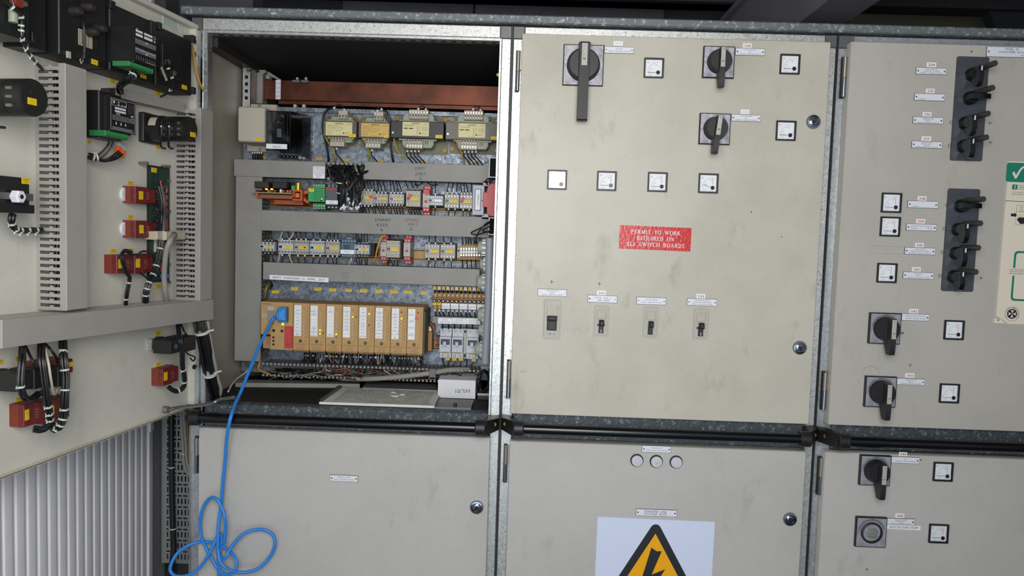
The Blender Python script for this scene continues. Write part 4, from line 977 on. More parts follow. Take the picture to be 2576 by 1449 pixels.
def hand(b, t, txts, arrow=None, w=.0803, cap=.008, m='ink'):
    for s, px, py, r in txts: q = t.p(px, py, w); b.text(s, q[0], q[1], cap, w, m, rot=r, sx=1.15)
    if arrow:
        p0, p1 = t.p(*arrow[0], w), t.p(*arrow[1], w); b.line(p0[0], p0[1], p1[0], p1[1], .0012, w, m)
        b.line(p1[0], p1[1], p1[0] - .004, p1[1] + .004, .0012, w, m); b.line(p1[0], p1[1], p1[0] + .004, p1[1] + .004, .0012, w, m)
def mk1(b, t, w): hand(b, t, [('DB01', 1056, 423, .12), ('K0B.2', 1058, 437, .12)], ((1058, 444), (1058, 452)), w, .0075, 'ink_soft')
def mk2(b, t, w):
    hand(b, t, [('DNN01', 963, 553, .02), ('K03X', 962, 566, .02)], ((960, 573), (960, 581)), w, .0085)
    hand(b, t, [('DNN01', 1036, 553, .02), ('K06.2', 1038, 563, .08)], ((1034, 568), (1034, 580)), w, .0075, 'ink_soft')
def mk3(b, t, w):
    for i, s in enumerate(('BATTERY TYPE', 'C-LITH 3.4V/2.0', 'ALARM UNIT')): q = t.p(867, 687 + i * 6, w); b.text(s, q[0], q[1], .0026, w, 'ink_soft')
duct(588, 403.5, 818, 446.5, 'grey duct cover at top left inside open cabinet, with white list label')
duct(914, 411, 1231, 456, 'grey duct cover below the transformers, marked with one handwritten code and arrow', marks=mk1)
t = duct(820, 409, 912, 452, 'uncovered stretch of wiring duct spilling black cables', cover=False, finger='duct')
duct(591, 446, 657, 910.5, 'tall vertical grey duct cover at left side of open cabinet', horiz=False)
duct(656.5, 537, 1231, 589, 'grey duct cover marked with two handwritten codes and arrows', marks=mk2)
duct(660.5, 668, 1206, 712, 'grey duct cover with the BATT CHANGED tape', marks=mk3)
duct(1087, 797.5, 1203, 815, 'narrow grey duct between brown fuse terminals and miniature breakers', w=.045)
t = duct(655, 922, 1215, 955, 'open slotted duct along the bottom, fingers showing, full of coloured wires', cover=False, finger='duct_dark', pitch=.0112, fw=.0062)
# right-hand duct ends
for (x0, y0, x1, y1, lb) in ((1231, 397, 1250, 446, 'black open end of a duct beside the post, above the red and grey safety relay'), (1230, 548, 1250, 590, 'black open end of a duct beside the post, below the safety relay')):
    t = Th('duct_end', lb, 'duct', PL, (x0 + x1) / 2, (y0 + y1) / 2, .10); a = t.r(x0, y0, x1, y1, .10); b = MB()
    b.frame(a[0], a[1], a[2], a[3], .0018, 0, .10, 'duct', r=0); b.box(a[0] + .001, a[1] - .001, a[2] + .001, a[3] - .001, 0, .085, 'dark_void'); b.build('duct_body', t.e)
    b = MB(); b.frame(a[0] - .001, a[1] + .001, a[2] - .001, a[3] + .001, .0022, .098, .101, 'white_label'); b.build('clip', t.e)
# labels stuck on ducts
def tape(x0, y0, x1, y1, fr, w, m, lines, name, label, cat='label', cap=.003, rot=0.0, tm='ink', group=None, sx=1.0):
    u, v, wd, h = fr.rect(x0, y0, x1, y1, w); b = MB(); b.box(-wd / 2, wd / 2, -h / 2, h / 2, 0, .0005, m)
    n = len(lines); st = h / (n + .6)
    for i, s in enumerate(lines):
        if s: b.text(s, 0, ((n - 1) / 2 - i) * st, min(cap, st * .75), .0008, tm, maxw=wd * .88, sx=sx)
    o = solo(b, name, label, cat, fr, u, v, w, group)
    if rot: o.rotation_euler = (0, rot, fr.th)
    return o
tape(787.5, 419, 817, 449, PL, .0802, 'white', ['A1 EMERGENCY', 'A2 LOW L O PRESS', 'A3 C WATER LEVEL', 'A4 LUB. OIL TEMP', 'VOLTAGE', 'RESET'], 'list_label', 'white paper list label at the right end of the top left duct cover', cap=.0032, tm='ink_soft')
tape(678, 695, 826.5, 706.5, PL, .0802, 'white', ['BATT  CHANGED  21  APRIL  2017'], 'tape_label', 'white tape label reading BATT CHANGED 21 APRIL 2017', cap=.0058, sx=1.25, rot=.018)
YS = [(794.5, 395.5, 811, 403, 'under the empty plate area left of the transformers'), (861.5, 398.5, 878, 406, 'under the leftmost transformer'), (947.5, 403, 964.5, 411, 'under the orange-labelled transformer'), (1057, 404.5, 1074, 412.5, 'under the black transformer'), (1188, 409, 1204, 416, 'under the rightmost transformer'),
 (656, 393, 668, 400, 'under the beige box'), (727, 517, 744, 523, 'below the orange relay board'), (1094, 525.5, 1112, 533, 'below the white contactor beside the red relay, upper row'), (1133, 527, 1151, 534, 'below second contactor from safety relay'), (1171, 529, 1188, 536, 'below contactor touching the safety relay'), (991, 525, 998, 531, 'below the white contactor left of the big cream one'),
 (1043, 648.5, 1058, 657, 'below the bare rail in lower row'), (1079.5, 650, 1095, 657.5, 'below the left of two contactors near the terminal blocks'), (1115, 651, 1131, 659, 'below the right of two contactors near the terminal blocks'), (935, 646, 944, 655, 'left of the slim red relay with yellow wire')]
for x0, y0, x1, y1, wh in YS: tape(x0, y0, x1, y1, PL, .0003, 'yellow_dim', ['K00', ''], 'marker_label', 'yellow marker label ' + wh, cap=.0028, tm='olive')
PS = [(684.5, 730.5, 702, 738), (732.5, 722, 750, 730), (790.5, 723, 808, 731), (828.5, 725, 846, 732.5), (868, 726, 885, 734), (905.5, 727, 923.5, 735), (944.5, 728, 961.5, 736.5), (982, 729.5, 1000, 737.5), (1019, 730.5, 1036.5, 738.5), (1058, 732, 1075, 740)]
OW = ['leftmost, below the round hole', 'second from left', 'third from left', 'fourth from left', 'fifth from left', 'fifth from right', 'fourth from right', 'third from right', 'second from right', 'rightmost']
for k, (x0, y0, x1, y1) in enumerate(PS): tape(x0, y0, x1, y1, PL, .0003, 'yellow', ['DNN01', ''], 'marker_label', 'yellow marker label above the tan controller row, ' + OW[k], cap=.003, tm='olive')

# ---- terminal strip used on transformers
def strip(t, x0, y0, x1, y1, w0, w1, n, slots_up, name='terminal_strip'):
    a = t.r(x0, y0, x1, y1, w1); b = MB(); b.box(a[0], a[1], a[2], a[3], w0, w1, 'term_beige', c=.001); h = a[3] - a[2]; pt = (a[1] - a[0]) / n
    sy0, sy1 = (a[2] + h * .50, a[3] - h * .06) if slots_up else (a[2] + h * .06, a[2] + h * .50); cy = a[2] + h * (.28 if slots_up else .74)
    for i in range(n):
        x = a[0] + (i + .5) * pt; b.quad(x - pt * .26, x + pt * .26, sy0, sy1, w1 + .0003, 'ink'); b.quad(x - pt * .14, x + pt * .14, sy0 + h * .06, sy1 - h * .16, w1 + .0006, 'zinc')
        b.cyl(x, cy, w1, w1 + .0006, pt * .3, 'brown_black', n=10, fm='steel')
        if i: b.quad(a[0] + i * pt - .0003, a[0] + i * pt + .0003, a[2] + .001, a[3] - .001, w1 + .0003, 'ink_soft')
    return b.build(name, t.e)
def transformer(core, lab, top, nt, bot, nb, label, cm, lm, big, foot, ym, lines):
    t = Th('transformer', label, 'transformer', PL, (core[0] + core[2]) / 2, (core[1] + core[3]) / 2, .07); a = t.r(*core, .07)
    b = MB(); b.box(a[0], a[1], a[2], a[3], .018, .07, cm, c=.0015)
    if not big:
        for i in range(6): b.quad(a[1] - .011, a[1] - .003, a[2] + .008 + i * .0055, a[2] + .011 + i * .0055, .0703, 'ink_soft')
    else: b.quad(a[0] + .004, a[0] + .009, a[2] + .012, a[2] + .017, .0703, 'steel')
    b.build('core', t.e)
    f = t.r(*foot, .004); b = MB(); b.prism(rrect(f[0], f[1], f[2], f[3], .006), 0, .004, 'olive')
    for px, py in ((f[0] + .008, f[2] + .012), (f[1] - .008, f[2] + .012), (f[0] + .008, f[3] - .008), (f[1] - .008, f[3] - .008)): b.cyl(px, py, .004, .010, .0058, 'brass', n=6); b.ring(px, py, .0103, .0034, .0012, 'ink', 10)
    b.build('foot', t.e)
    w_ = (a[1] - a[0]) * (.30 if big else .34); uc = (a[0] + a[1]) / 2
    for s in (1, -1):
        b = MB(); v0 = a[3] if s > 0 else a[2]; hgt = .024 if big else .014
        q = [(uc - w_, v0), (uc + w_, v0), (uc + w_, v0 + s * hgt * .6), (uc + w_ * .86, v0 + s * hgt), (uc - w_ * .86, v0 + s * hgt), (uc - w_, v0 + s * hgt * .6)]
        b.prism(q, .012, .052, 'bobbin', c=.002); b.box(uc - w_ * 1.18, uc + w_ * 1.18, min(v0, v0 + s * .004), max(v0, v0 + s * .004), .012, .058, 'bobbin')
        for i in range(6 if not big else 2): x = uc - w_ + (i + .5) * w_ * 2 / 6; b.box(x, x + .003, min(v0, v0 + s * .0065), max(v0, v0 + s * .0065), .05, .060, 'bobbin') if not big else b.box(uc + w_ * .45 + i * .006, uc + w_ * .45 + i * .006 + .0025, min(v0, v0 + s * .014), max(v0, v0 + s * .014), .05, .054, 'copper')
        b.build('bobbin', t.e)
    strip(t, *top, .01, .066, nt, False); strip(t, *bot, .01, .066, nb, True)
    l = t.r(*lab, .071); b = MB(); b.box(l[0], l[1], l[2], l[3], .07, .0708, lm); h = l[3] - l[2]; wd = l[1] - l[0]; cx = (l[0] + l[1]) / 2
    b.text('SIEMENS', cx + wd * (-.0 if not big else 0), l[3] - h * .10, .0034, .0711, 'ink', bold=True, sx=1.3); b.text('TRANSFORMER', l[1] - wd * .12, l[3] - h * .11, .0015, .0711, 'ink_soft')
    b.line(l[0] + .001, l[3] - h * .19, l[1] - .001, l[3] - h * .19, .0004, .0711, 'ink_soft')
    for i, s in enumerate(lines): b.text(s, l[0] + wd * .06, l[3] - h * (.28 + i * .12), .0024, .0711, 'ink_soft', align='L', maxw=wd * .86)
    if big:
        b.quad(l[0] + wd * .05, l[0] + wd * .20, l[2] + h * .50, l[2] + h * .57, .0711, 'ink'); b.quad(l[0] + wd * .24, l[0] + wd * .40, l[2] + h * .50, l[2] + h * .57, .0711, 'ink')
        for i in range(7): b.text('400 - 230', l[0] + wd * .60, l[3] - h * (.34 + i * .085), .0019, .0711, 'ink_soft'); b.text('250 VA 50/60Hz', l[0] + wd * .84, l[3] - h * (.34 + i * .085), .0017, .0711, 'ink_soft') if i < 4 else None
    k = l[1] - wd * .36; b.add([(k, l[2] + h * .14, .0711), (k + .005, l[2] + h * .14, .0711), (k + .0025, l[2] + h * .28, .0711)], [(0, 1, 2)], 'ink'); b.text('VDE', k + .010, l[2] + h * .2, .003, .0711, 'ink'); b.text('c', k + .017, l[2] + h * .21, .0045, .0711, 'ink', bold=True)
    b.text('Made in Germany', cx, l[2] + h * .06, .0016, .0711, 'ink_soft'); b.build('nameplate', t.e)
    y = t.r(*ym, .072); b = MB(); b.box(y[0], y[1], y[2], y[3], .0705, .0722, 'yellow'); b.text('T01', (y[0] + y[1]) / 2, (y[2] + y[3]) / 2, .003, .0725, 'olive'); b.build('marker', t.e)
    return t
sm = ['4AM3841-5CT10-0C', '160VA  50/60Hz  Ta 40/B  pri/sec', 'Pri.  415 - 440V      Sec. 2x115V', '      400 +-5%         230 - 0.7A', '      380 +-5%', 'VDE 0550']
bg = ['4AM4696-8ED40-0C', '']
transformer((813, 304, 897, 344), (819.5, 307.5, 886, 341), (851, 278, 874, 300), 3, (830, 345, 866, 368), 5, 'leftmost transformer, pale yellow label, in the top row of open cabinet', 'core_brown', 'yellow_label', False, (822, 291, 900, 368), (877, 337, 895, 345), sm)
transformer((901.5, 307, 981, 347), (908.5, 310.5, 978, 344), (940.5, 281, 964, 303), 3, (919.5, 349, 957, 372), 5, 'second transformer from left, with orange-tinted label', 'core_brown', 'orange_label', False, (908, 294, 986, 372), (965.5, 340, 977, 347), sm)
transformer((982.5, 305, 1117, 348.5), (1012.5, 307, 1079, 342), (1029, 276, 1077.5, 300.5), 7, (1021.5, 350, 1063, 373.5), 6, 'wide black transformer with pale yellow label', 'core_black', 'yellow_label', True, (992, 293, 1128, 388), (1095.5, 339.5, 1113, 348), bg)
transformer((1121, 308, 1256, 352), (1153.5, 311, 1221, 346), (1167.5, 278, 1215, 302), 7, (1159.5, 352, 1200, 376.5), 6, 'wide grey-brown transformer at the right, pale yellow label', 'core_grey', 'yellow_label', True, (1131, 297, 1258, 388), (1235, 343, 1250, 351), bg)
# ---- beige box, current transformer in clear cover, strut, copper bars
t = Th('relay_box', 'plain beige plastic box with yellow marker at top left of open cabinet', 'box', PL, 632, 313, .13)
a = t.r(597.5, 268, 667, 357, .13); b = MB(); b.prism(rrect(a[0], a[1], a[2], a[3], .006), .01, .13, 'cream_box', c=.004); b.cyl((a[0] + a[1]) / 2, (a[2] + a[3]) / 2, .13, .1303, .003, 'term_beige', n=14); b.build('housing', t.e)
b = MB(); f = t.r(621, 262, 695, 382, .02); b.box(f[0], f[1], f[3] - .022, f[3], 0, .02, 'cream_box', c=.002)
q = t.p(653, 267, .02); b.cyl(q[0], q[1], .02, .0225, .0046, 'zinc', n=14); b.build('base', t.e); b = MB(); b.box(f[0], f[1] - .028, f[2], f[2] + .024, 0, .02, 'cream_box', c=.002)
for px, py in ((654, 376),): q = t.p(px, py, .02); b.cyl(q[0], q[1], .02, .0225, .0046, 'zinc', n=14)
b.build('base', t.e); y = t.r(641, 345.5, 658, 354.5, .131); b = MB(); b.box(y[0], y[1], y[2], y[3], .13, .1306, 'yellow'); b.text('DNN01', (y[0] + y[1]) / 2, (y[2] + y[3]) / 2 + .001, .003, .1309, 'olive'); b.build('marker', t.e)
b = MB()
for i in range(5): q = t.p(636 + i * 5.6, 390, .02); b.tube([(q[0], q[1] + .008, .016), (q[0], q[1] - .004, .02), (q[0], q[1] - .014, .012)], .0022, 'cable_black', 6, 3); b.cyl(q[0], q[1] + .006, .016, .022, .0022, 'white', n=8)
b.build('terminal_wires', t.e)
t = Th('current_transformer', 'black metering transformer under a clear cover, right of the beige box', 'transformer', PL, 700, 330, .10)
a = t.r(669, 279, 730, 379.5, .13); b = MB(); b.box(a[0] + .004, a[1] - .026, a[2] + .01, a[3] - .03, 0, .085, 'black_matt', c=.003); b.box(a[0] + .003, a[1] - .006, a[2] + .006, a[3] - .004, 0, .02, 'black'); b.build('core', t.e)
b = MB(); q = t.r(695.5, 323, 708.5, 345, .092); b.frame(q[0] - .012, q[1] + .012, q[2] - .016, q[3] + .014, .012, .085, .094, 'charcoal', r=.002); b.box(q[0], q[1], q[2], q[3], .085, .088, 'ctr_grey'); b.build('window_frame', t.e)
b = MB()
for k, (m, dy) in enumerate((('wire_red', 0), ('wire_green', -.004), ('wire_blue', -.009), ('wire_red', -.014), ('wire_grey', -.011))):
    p0 = t.p(691, 301, .09); p1 = t.p(713, 297 + k * 2, .09); b.tube([(p0[0], p0[1] + dy - .006, .088), ((p0[0] + p1[0]) / 2, p0[1] + .004 + dy, .096), (p1[0], p1[1] + dy, .09)], .0011, m, 6, 4)
q = t.p(703, 293, .09); b.cyl(q[0], q[1], .086, .094, .003, 'red', n=10); b.build('inner_wires', t.e)
b = MB(); q = t.r(717, 289, 719.5, 360, .1); b.box(q[0], q[1], q[2], q[3], .03, .11, 'pcb'); q = t.r(724, 290, 726, 358, .1); b.box(q[0], q[1], q[2], q[3], .03, .11, 'brass'); b.build('circuit_board', t.e)
b = MB(); w_ = .13; b.box(a[0], a[1], a[2], a[3], w_ - .0015, w_, 'clear_cover'); e_ = a[1] + .026
b.add([(a[1], a[2], w_), (e_, a[2] - .012, .02), (e_, a[3] + .004, .02), (a[1], a[3], w_)], [(0, 1, 2, 3)], 'clear_cover'); b.add([(a[0], a[3], w_), (a[1], a[3], w_), (e_, a[3] + .004, .02), (a[0], a[3] + .004, .02)], [(0, 1, 2, 3)], 'clear_cover'); b.build('clear_cover', t.e)
b = MB(); b.frame(a[0], a[1], a[2], a[3], .0016, w_ - .002, w_ + .0006, 'black_gloss', r=.002); b.build('cover_rim', t.e); b = MB(); b.box(e_ - .002, e_, a[2] - .012, a[3] + .004, .0, .022, 'black_gloss'); b.build('cover_rim', t.e)
q = t.r(669.5, 362, 722, 374.5, .131); b = MB(); b.box(q[0], q[1], q[2], q[3], w_, w_ + .001, 'white'); b.text('-DNN01 001', (q[0] + q[1]) / 2, (q[2] + q[3]) / 2 - .001, .005, w_ + .0013, 'ink_soft', maxw=.022); b.build('label', t.e)
b = MB()
for i in range(7): q = t.p(704 + i * 10, 393 + i * .6, .03); b.cyl(q[0], q[1], 0, .03, .0048, 'white_label' if i > 4 else 'black_gloss', n=14, c=.001); b.cyl(q[0], q[1], .03, .031, .002, 'steel', n=8)
b.build('terminal_row', t.e)
# strut
t = Th('slotted_strut', 'zinc slotted upright strut beside the copper bar', 'strut', PL, 627, 210, 0); a = t.r(615.5, 156, 638, 300, -.0); b = MB(); W_ = a[1] - a[0]; cx = (a[0] + a[1]) / 2
holes = [t.p(627, 198 + i * 17.3, 0)[1] for i in range(4)]; hw, hh = .0042, .0046; y = a[3]
def hole_strip(b, u0, u1, v0, v1, w, hs, hw, hh, m):
    vs_ = sorted(hs, reverse=True); y = v1; cx = (u0 + u1) / 2
    for h in vs_:
        b.quad(u0, u1, h + hh, y, w, m); b.quad(u0, cx - hw, h - hh, h + hh, w, m); b.quad(cx + hw, u1, h - hh, h + hh, w, m); y = h - hh
    b.quad(u0, u1, v0, y, w, m)
hole_strip(b, a[0], a[1], a[2], a[3], .022, holes, hw, hh, 'galv_clean'); b.box(a[0], a[0] + .002, a[2], a[3], -.02, .022, 'galv_clean'); b.box(a[1] - .002, a[1], a[2], a[3], -.02, .022, 'galv_clean'); b.box(a[0], a[1], a[2], a[3], -.02, -.018, 'dark_void'); b.build('channel', t.e)
for px, py, m in ((627, 163, 'copper'), (626, 178, 'brass')): q = t.p(px, py, .022); b = MB(); b.cyl(q[0], q[1], .022, .028, .0055 if m == 'brass' else .004, m, n=6); b.build('bolt', t.e)
# copper busbars run behind the top of the plate
BB = Frame((0, .36, 0), 0)
def bus(x0, y0, y1, x1, w, label, m='copper'):
    a = BB.uv(x0, y0, w); c = BB.uv(x0, y1, w); u1 = .772; b = MB(); b.box(0, u1 - a[0], c[1] - a[1], 0, -.010, 0, m, c=.0008); return a, solo(b, 'busbar', label, 'busbar', BB, a[0], a[1], w)
a, o = bus(659, 200, 250, 0, 0, 'broad copper busbar marked with the repeated L1 strip')
bus(700, 252, 262, 0, .045, 'narrow dark copper bar just below the broad busbar')[1]
t = tape(693.5, 201, 706, 250, BB, .0004, 'white_label', ['L1', 'L1', 'L1', 'L1'], 'phase_strip', 'white strip printed L1 four times around the copper busbar', cap=.007)
t = Th('busbar_support', 'grey moulded bracket holding the left end of the copper busbar', 'bracket', BB, 655, 215, .0); a = t.r(647, 178, 664, 262, 0); b = MB(); b.prism([(a[0], a[2]), (a[1], a[2]), (a[1], a[3] - .012), (a[1] + .008, a[3] - .006), (a[1] + .008, a[3]), (a[0], a[3])], -.03, .012, 'duct'); b.prism([(a[0] + .004, a[3]), (a[1] + .01, a[3]), (a[1] + .06, a[3] - .03), (a[1] + .01, a[3] - .012)], -.03, -.012, 'duct'); b.build('arm', t.e); q = t.p(674, 194, .01); b = MB(); b.cyl(q[0], q[1], -.01, .012, .006, 'duct', n=14); b.build('knob', t.e)
for k, (x0, x1) in enumerate(((735, 754), (757, 776))):
    t = Th('busbar_clamp', 'small grey clamp with brass bolts on the busbar edge, ' + ('left of a pair' if k == 0 else 'right of a pair'), 'clamp', BB, (x0 + x1) / 2, 203, .01); a = t.r(x0, 201, x1, 208, .01); b = MB(); b.box(a[0], a[1], a[2], a[3], -.012, .012, 'mount_plate', c=.001); b.build('jaw', t.e)
    q = t.p((x0 + x1) / 2 + 3, 197.5, .012); b = MB(); b.cyl(q[0], q[1], 0, .012, .0042, 'pale_screw', n=6); b.build('bolt', t.e); q = t.p((x0 + x1) / 2 - 2, 267, .06); b = MB(); b.cyl(q[0], q[1], .04, .062, .0055, 'pale_screw', n=6); b.build('bolt', t.e)

# ---- contactors and relays
b = MB(); b.cyl(0, 0, -.004, .0002, .0036, 'ink', n=14); b.cyl(0, 0, .0, .0011, .0028, 'ctr_screw', n=12, c=.0004); b.line(-.002, -.0008, .002, .0008, .0006, .0013, 'ink_soft')
mat('ctr_screw', '#a3a19a', 0.35, 0.8); SCREW = b.build('terminal_screw'); SCREW_ME = SCREW.data; bpy.data.objects.remove(SCREW)
def screw(parent, u, v, w, k=1.0):
    o = bpy.data.objects.new('terminal_screw', SCREW_ME); COL.objects.link(o); o.parent = parent; o.location = (u, -w, v); o.scale = (k, 1, k); return o
WIRES = []
def contactor(r, label, n=5, m='ctr_grey', w=.065, dot=False, yel=True, base=0.0, win='brown', depth=0.0, white=False):
    t = Th('contactor', label, 'contactor', PL, (r[0] + r[2]) / 2, (r[1] + r[3]) / 2, w); a = t.r(*r, w); b = MB(); wd, h = a[1] - a[0], a[3] - a[2]
    b.box(a[0], a[1], a[2], a[3], w * .45, w, m, c=.0012); b.box(a[0] + wd * .03, a[1] - wd * .03, a[2] + h * .34, a[3] - h * .34, w, w + .0022, m, c=.0006)
    b.line(a[0] + wd * .05, a[2] + h * .325, a[1] - wd * .05, a[2] + h * .325, .0004, w + .0004, 'ink_soft'); b.line(a[0] + wd * .05, a[2] + h * .675, a[1] - wd * .05, a[2] + h * .675, .0004, w + .0004, 'ink_soft')
    b.text('3TH80', a[0] + wd * .2, a[2] + h * .30, .0018, w + .0005, 'relay_blue'); b.build('housing', t.e)
    b = MB(); b.box(a[0] - base * .3, a[1] + base, a[2] - .004, a[3] + .004, 0, w * .75 if base else w * .45, 'black_matt' if base else 'charcoal', c=.001); b.build('base', t.e)  # dark base; its overhang also imitates shadow at the terminals
    pt = wd / n; k = min(1.0, pt / .0083)
    for i in range(n):
        x = a[0] + (i + .5) * pt; screw(t.e, x, a[3] - h * .16, w, k); screw(t.e, x, a[2] + h * .15, w, k)
    b = MB(); b.box(a[0] + wd * .10, a[0] + wd * .26, a[2] + h * .44, a[2] + h * .57, w + .002, w + .0028, 'ink', fm='red_brown' if win == 'brown' else 'black_gloss'); b.frame(a[0] + wd * .08, a[0] + wd * .28, a[2] + h * .41, a[2] + h * .60, .0007, w + .002, w + .0032, 'ink_soft'); b.build('position_window', t.e)
    b = MB(); x0, x1 = a[0] + wd * .44, a[0] + wd * .90
    if white: b.box(x0, x1, a[2] + h * .37, a[2] + h * .62, w + .002, w + .004, 'white', c=.0005)
    else: b.box(x0, x1 - .002, a[2] + h * .38, a[2] + h * .62, w + .002, w + .0045, 'yellow', c=.0005); b.text('K00X', (x0 + x1) / 2 - .001, a[2] + h * .53, .0022, w + .0048, 'olive')
    b.build('marker', t.e)
    if dot: b = MB(); q = a[0] + wd * dot[0], a[2] + h * dot[1]; b.cyl(q[0], q[1], w + .002, w + .0052, .0052, 'red_dot', n=18); b.build('sticker_dot', t.e)
    return t
C = [((903, 480.5, 941, 515), 'small grey contactor with red dot, left end of the upper row', dict(n=4, dot=(.80, .57))),
 ((938, 487, 976, 512.5), 'low cream-grey contactor right of the red-dotted contactor, upper row left', dict(n=4, m='ctr_grey', w=.072, base=.002)),
 ((978.5, 488, 1016, 513), 'low white contactor left of the big cream contactor, upper row', dict(n=4, m='ctr_white', w=.072, base=.002)),
 ((1021, 479.5, 1058, 520), 'big cream contactor with red dot, upper row beside the red relay', dict(n=4, m='ctr_cream', w=.085, dot=(.30, .68), base=.004)),
 ((1075.5, 492, 1115, 517), 'low white contactor with white marker, right of the red relay', dict(n=4, m='ctr_white', w=.072, base=.002, white=True, win='dark')),
 ((1118, 488.5, 1155, 523.5), 'plain grey contactor second from the safety relay, upper row', dict(n=5)),
 ((1156.5, 489.5, 1189, 525), 'grey contactor with red dot touching the safety relay', dict(n=4, dot=(.24, .70))),
 ((652.5, 608.5, 690, 632.5), 'low pale contactor with black side block, left end of the lower row', dict(n=4, m='ctr_white', w=.078, base=.008, win='dark')),
 ((699.5, 603.5, 737.5, 639), 'second contactor from left in lower row, white wire above', dict(n=5, m='ctr_white', win='dark')),
 ((739, 604.5, 777, 640.5), 'third contactor from left in lower row, black mark on its label', dict(n=5)),
 ((779, 606, 816, 641), 'fourth contactor from left in lower row', dict(n=5, m='ctr_white', win='dark')),
 ((818.5, 607.5, 855, 642), 'fifth contactor from left in lower row, touching the blue-grey timer', dict(n=5)),
 ((891.5, 615.5, 929, 640), 'low white contactor right of the blue-grey timer', dict(n=4, m='ctr_white', w=.078, base=.012, win='dark')),
 ((971.5, 605.5, 1006, 648), 'big cream contactor between two slim red relays', dict(n=4, m='ctr_cream', w=.085, base=.006)),
 ((1068.5, 614.5, 1106, 649.5), 'left of two grey contactors right of the bare rail', dict(n=5)),
 ((1107.5, 615, 1145, 650.5), 'right of two grey contactors, beside brown terminal blocks', dict(n=5))]
CT = [contactor(r, l, **k) for r, l, k in C]
b = MB(); q = CT[9].p(766, 622.5, .072); b.prism([(q[0] - .003, q[1] - .001), (q[0] + .001, q[1] + .003), (q[0] + .003, q[1]), (q[0], q[1] - .003)], .0695, .0705, 'ink'); b.build('ink_blot', CT[9].e)
def slim(x0, y0, x1, y1, label, w=.075):
    t = Th('slim_relay', label, 'relay', PL, (x0 + x1) / 2, (y0 + y1) / 2, w); a = t.r(x0, y0, x1, y1, w); h = a[3] - a[2]; wd = a[1] - a[0]
    b = MB(); b.box(a[0], a[1], a[2] + h * .26, a[3] - h * .26, .0, w, 'ctr_grey', c=.001); cx = (a[0] + a[1]) / 2
    b.text('TELE', cx, a[3] - h * .33, .003, w + .0003, 'ink_soft', bold=True); b.text('NIVEAU', cx, a[3] - h * .44, .0022, w + .0003, 'ink_soft'); b.text('L/N', cx - .002, a[2] + h * .32, .0022, w + .0003, 'ink_soft'); b.build('housing', t.e)
    for s in (1, -1):
        b = MB(); v0, v1 = (a[3] - h * .26, a[3]) if s > 0 else (a[2], a[2] + h * .26); b.box(a[0], a[1], v0, v1, 0, w * .62, 'red_relay', c=.001); vm = (v0 + v1) / 2; b.box(a[0], a[1], *((v0, vm) if s > 0 else (vm, v1)), w * .6, w * .92, 'red_relay', c=.001)
        b.build('terminal_block', t.e)
        for i in (0, 1):
            x = a[0] + wd * (.3 + .42 * i); screw(t.e, x, (v0 + vm) / 2 if s > 0 else (vm + v1) / 2, w * .92, .8); screw(t.e, x, (vm + v1) / 2 if s > 0 else (v0 + vm) / 2, w * .62, .8)
    b = MB(); b.cyl(cx, a[2] + h * .46, w, w + .004, .0042, 'red_dot', n=18, c=.0008); b.line(cx - .003, a[2] + h * .46, cx + .003, a[2] + h * .46, .0008, w + .0042, 'ink'); b.build('dial_knob', t.e); return t
s1 = slim(1063, 466, 1080, 542, 'slim red and grey relay in the upper row, beside the big cream contactor')
b = MB(); q = s1.p(1074, 484, .078); b.cyl(q[0], q[1], .06, .08, .0065, 'red_dot', n=18); b.build('sticker_dot', s1.e)
slim(957, 590, 972, 664, 'slim red and grey relay in the lower row, yellow wire in front')
slim(1015, 591, 1032, 665, 'slim red and grey relay in the lower row, beside the bare rail')
# red and grey safety relay with vertical marking
t = Th('safety_relay', 'large grey and red safety relay at right end of the upper row', 'relay', PL, 1215, 503, .09)
a = t.r(1188.5, 465.5, 1218, 541.5, .09); b = MB(); b.box(a[0], a[1], a[2], a[3], 0, .09, 'pvc_light', c=.0015); q = t.r(1196, 477, 1208, 528, .09)
b.frame(q[0] - .002, q[1] + .002, q[2] - .002, q[3] + .002, .0014, .09, .0912, 'ink_soft'); b.box(q[0], q[1], q[2], q[3], .09, .0906, 'white_label'); b.text('D0001-K11', (q[0] + q[1]) / 2 + .001, (q[2] + q[3]) / 2, .0046, .0909, 'ink', rot=-PI / 2); b.build('housing', t.e)
b = MB(); a = t.r(1215, 461, 1246, 545, .085); h = a[3] - a[2]; u0, u1 = a[0], a[1]
b.prism([(u0, a[2] + h * .28), (u0 + .012, a[2] + h * .27), (u0 + .013, a[2] + h * .10), (u0 + .022, a[2]), (u1 + .012, a[2]), (u1 + .012, a[3]), (u0 + .022, a[3]), (u0 + .013, a[3] - h * .10), (u0 + .012, a[3] - h * .27), (u0, a[3] - h * .28)], .0, .095, 'red_pink', c=.002); b.build('cover', t.e)
b = MB(); q = t.r(1215.5, 456, 1230, 468, .08); b.box(q[0], q[1], q[2], q[3], 0, .08, 'pvc_light'); b.build('end_clip', t.e); b = MB(); q = t.r(1213, 538, 1229, 551, .08); b.box(q[0], q[1], q[2], q[3], 0, .08, 'pvc_light'); b.build('end_clip', t.e)
b = MB(); q = t.p(1213, 505, .09); b.cyl(q[0], q[1], .09, .092, .002, 'red', n=10); b.build('pin', t.e)
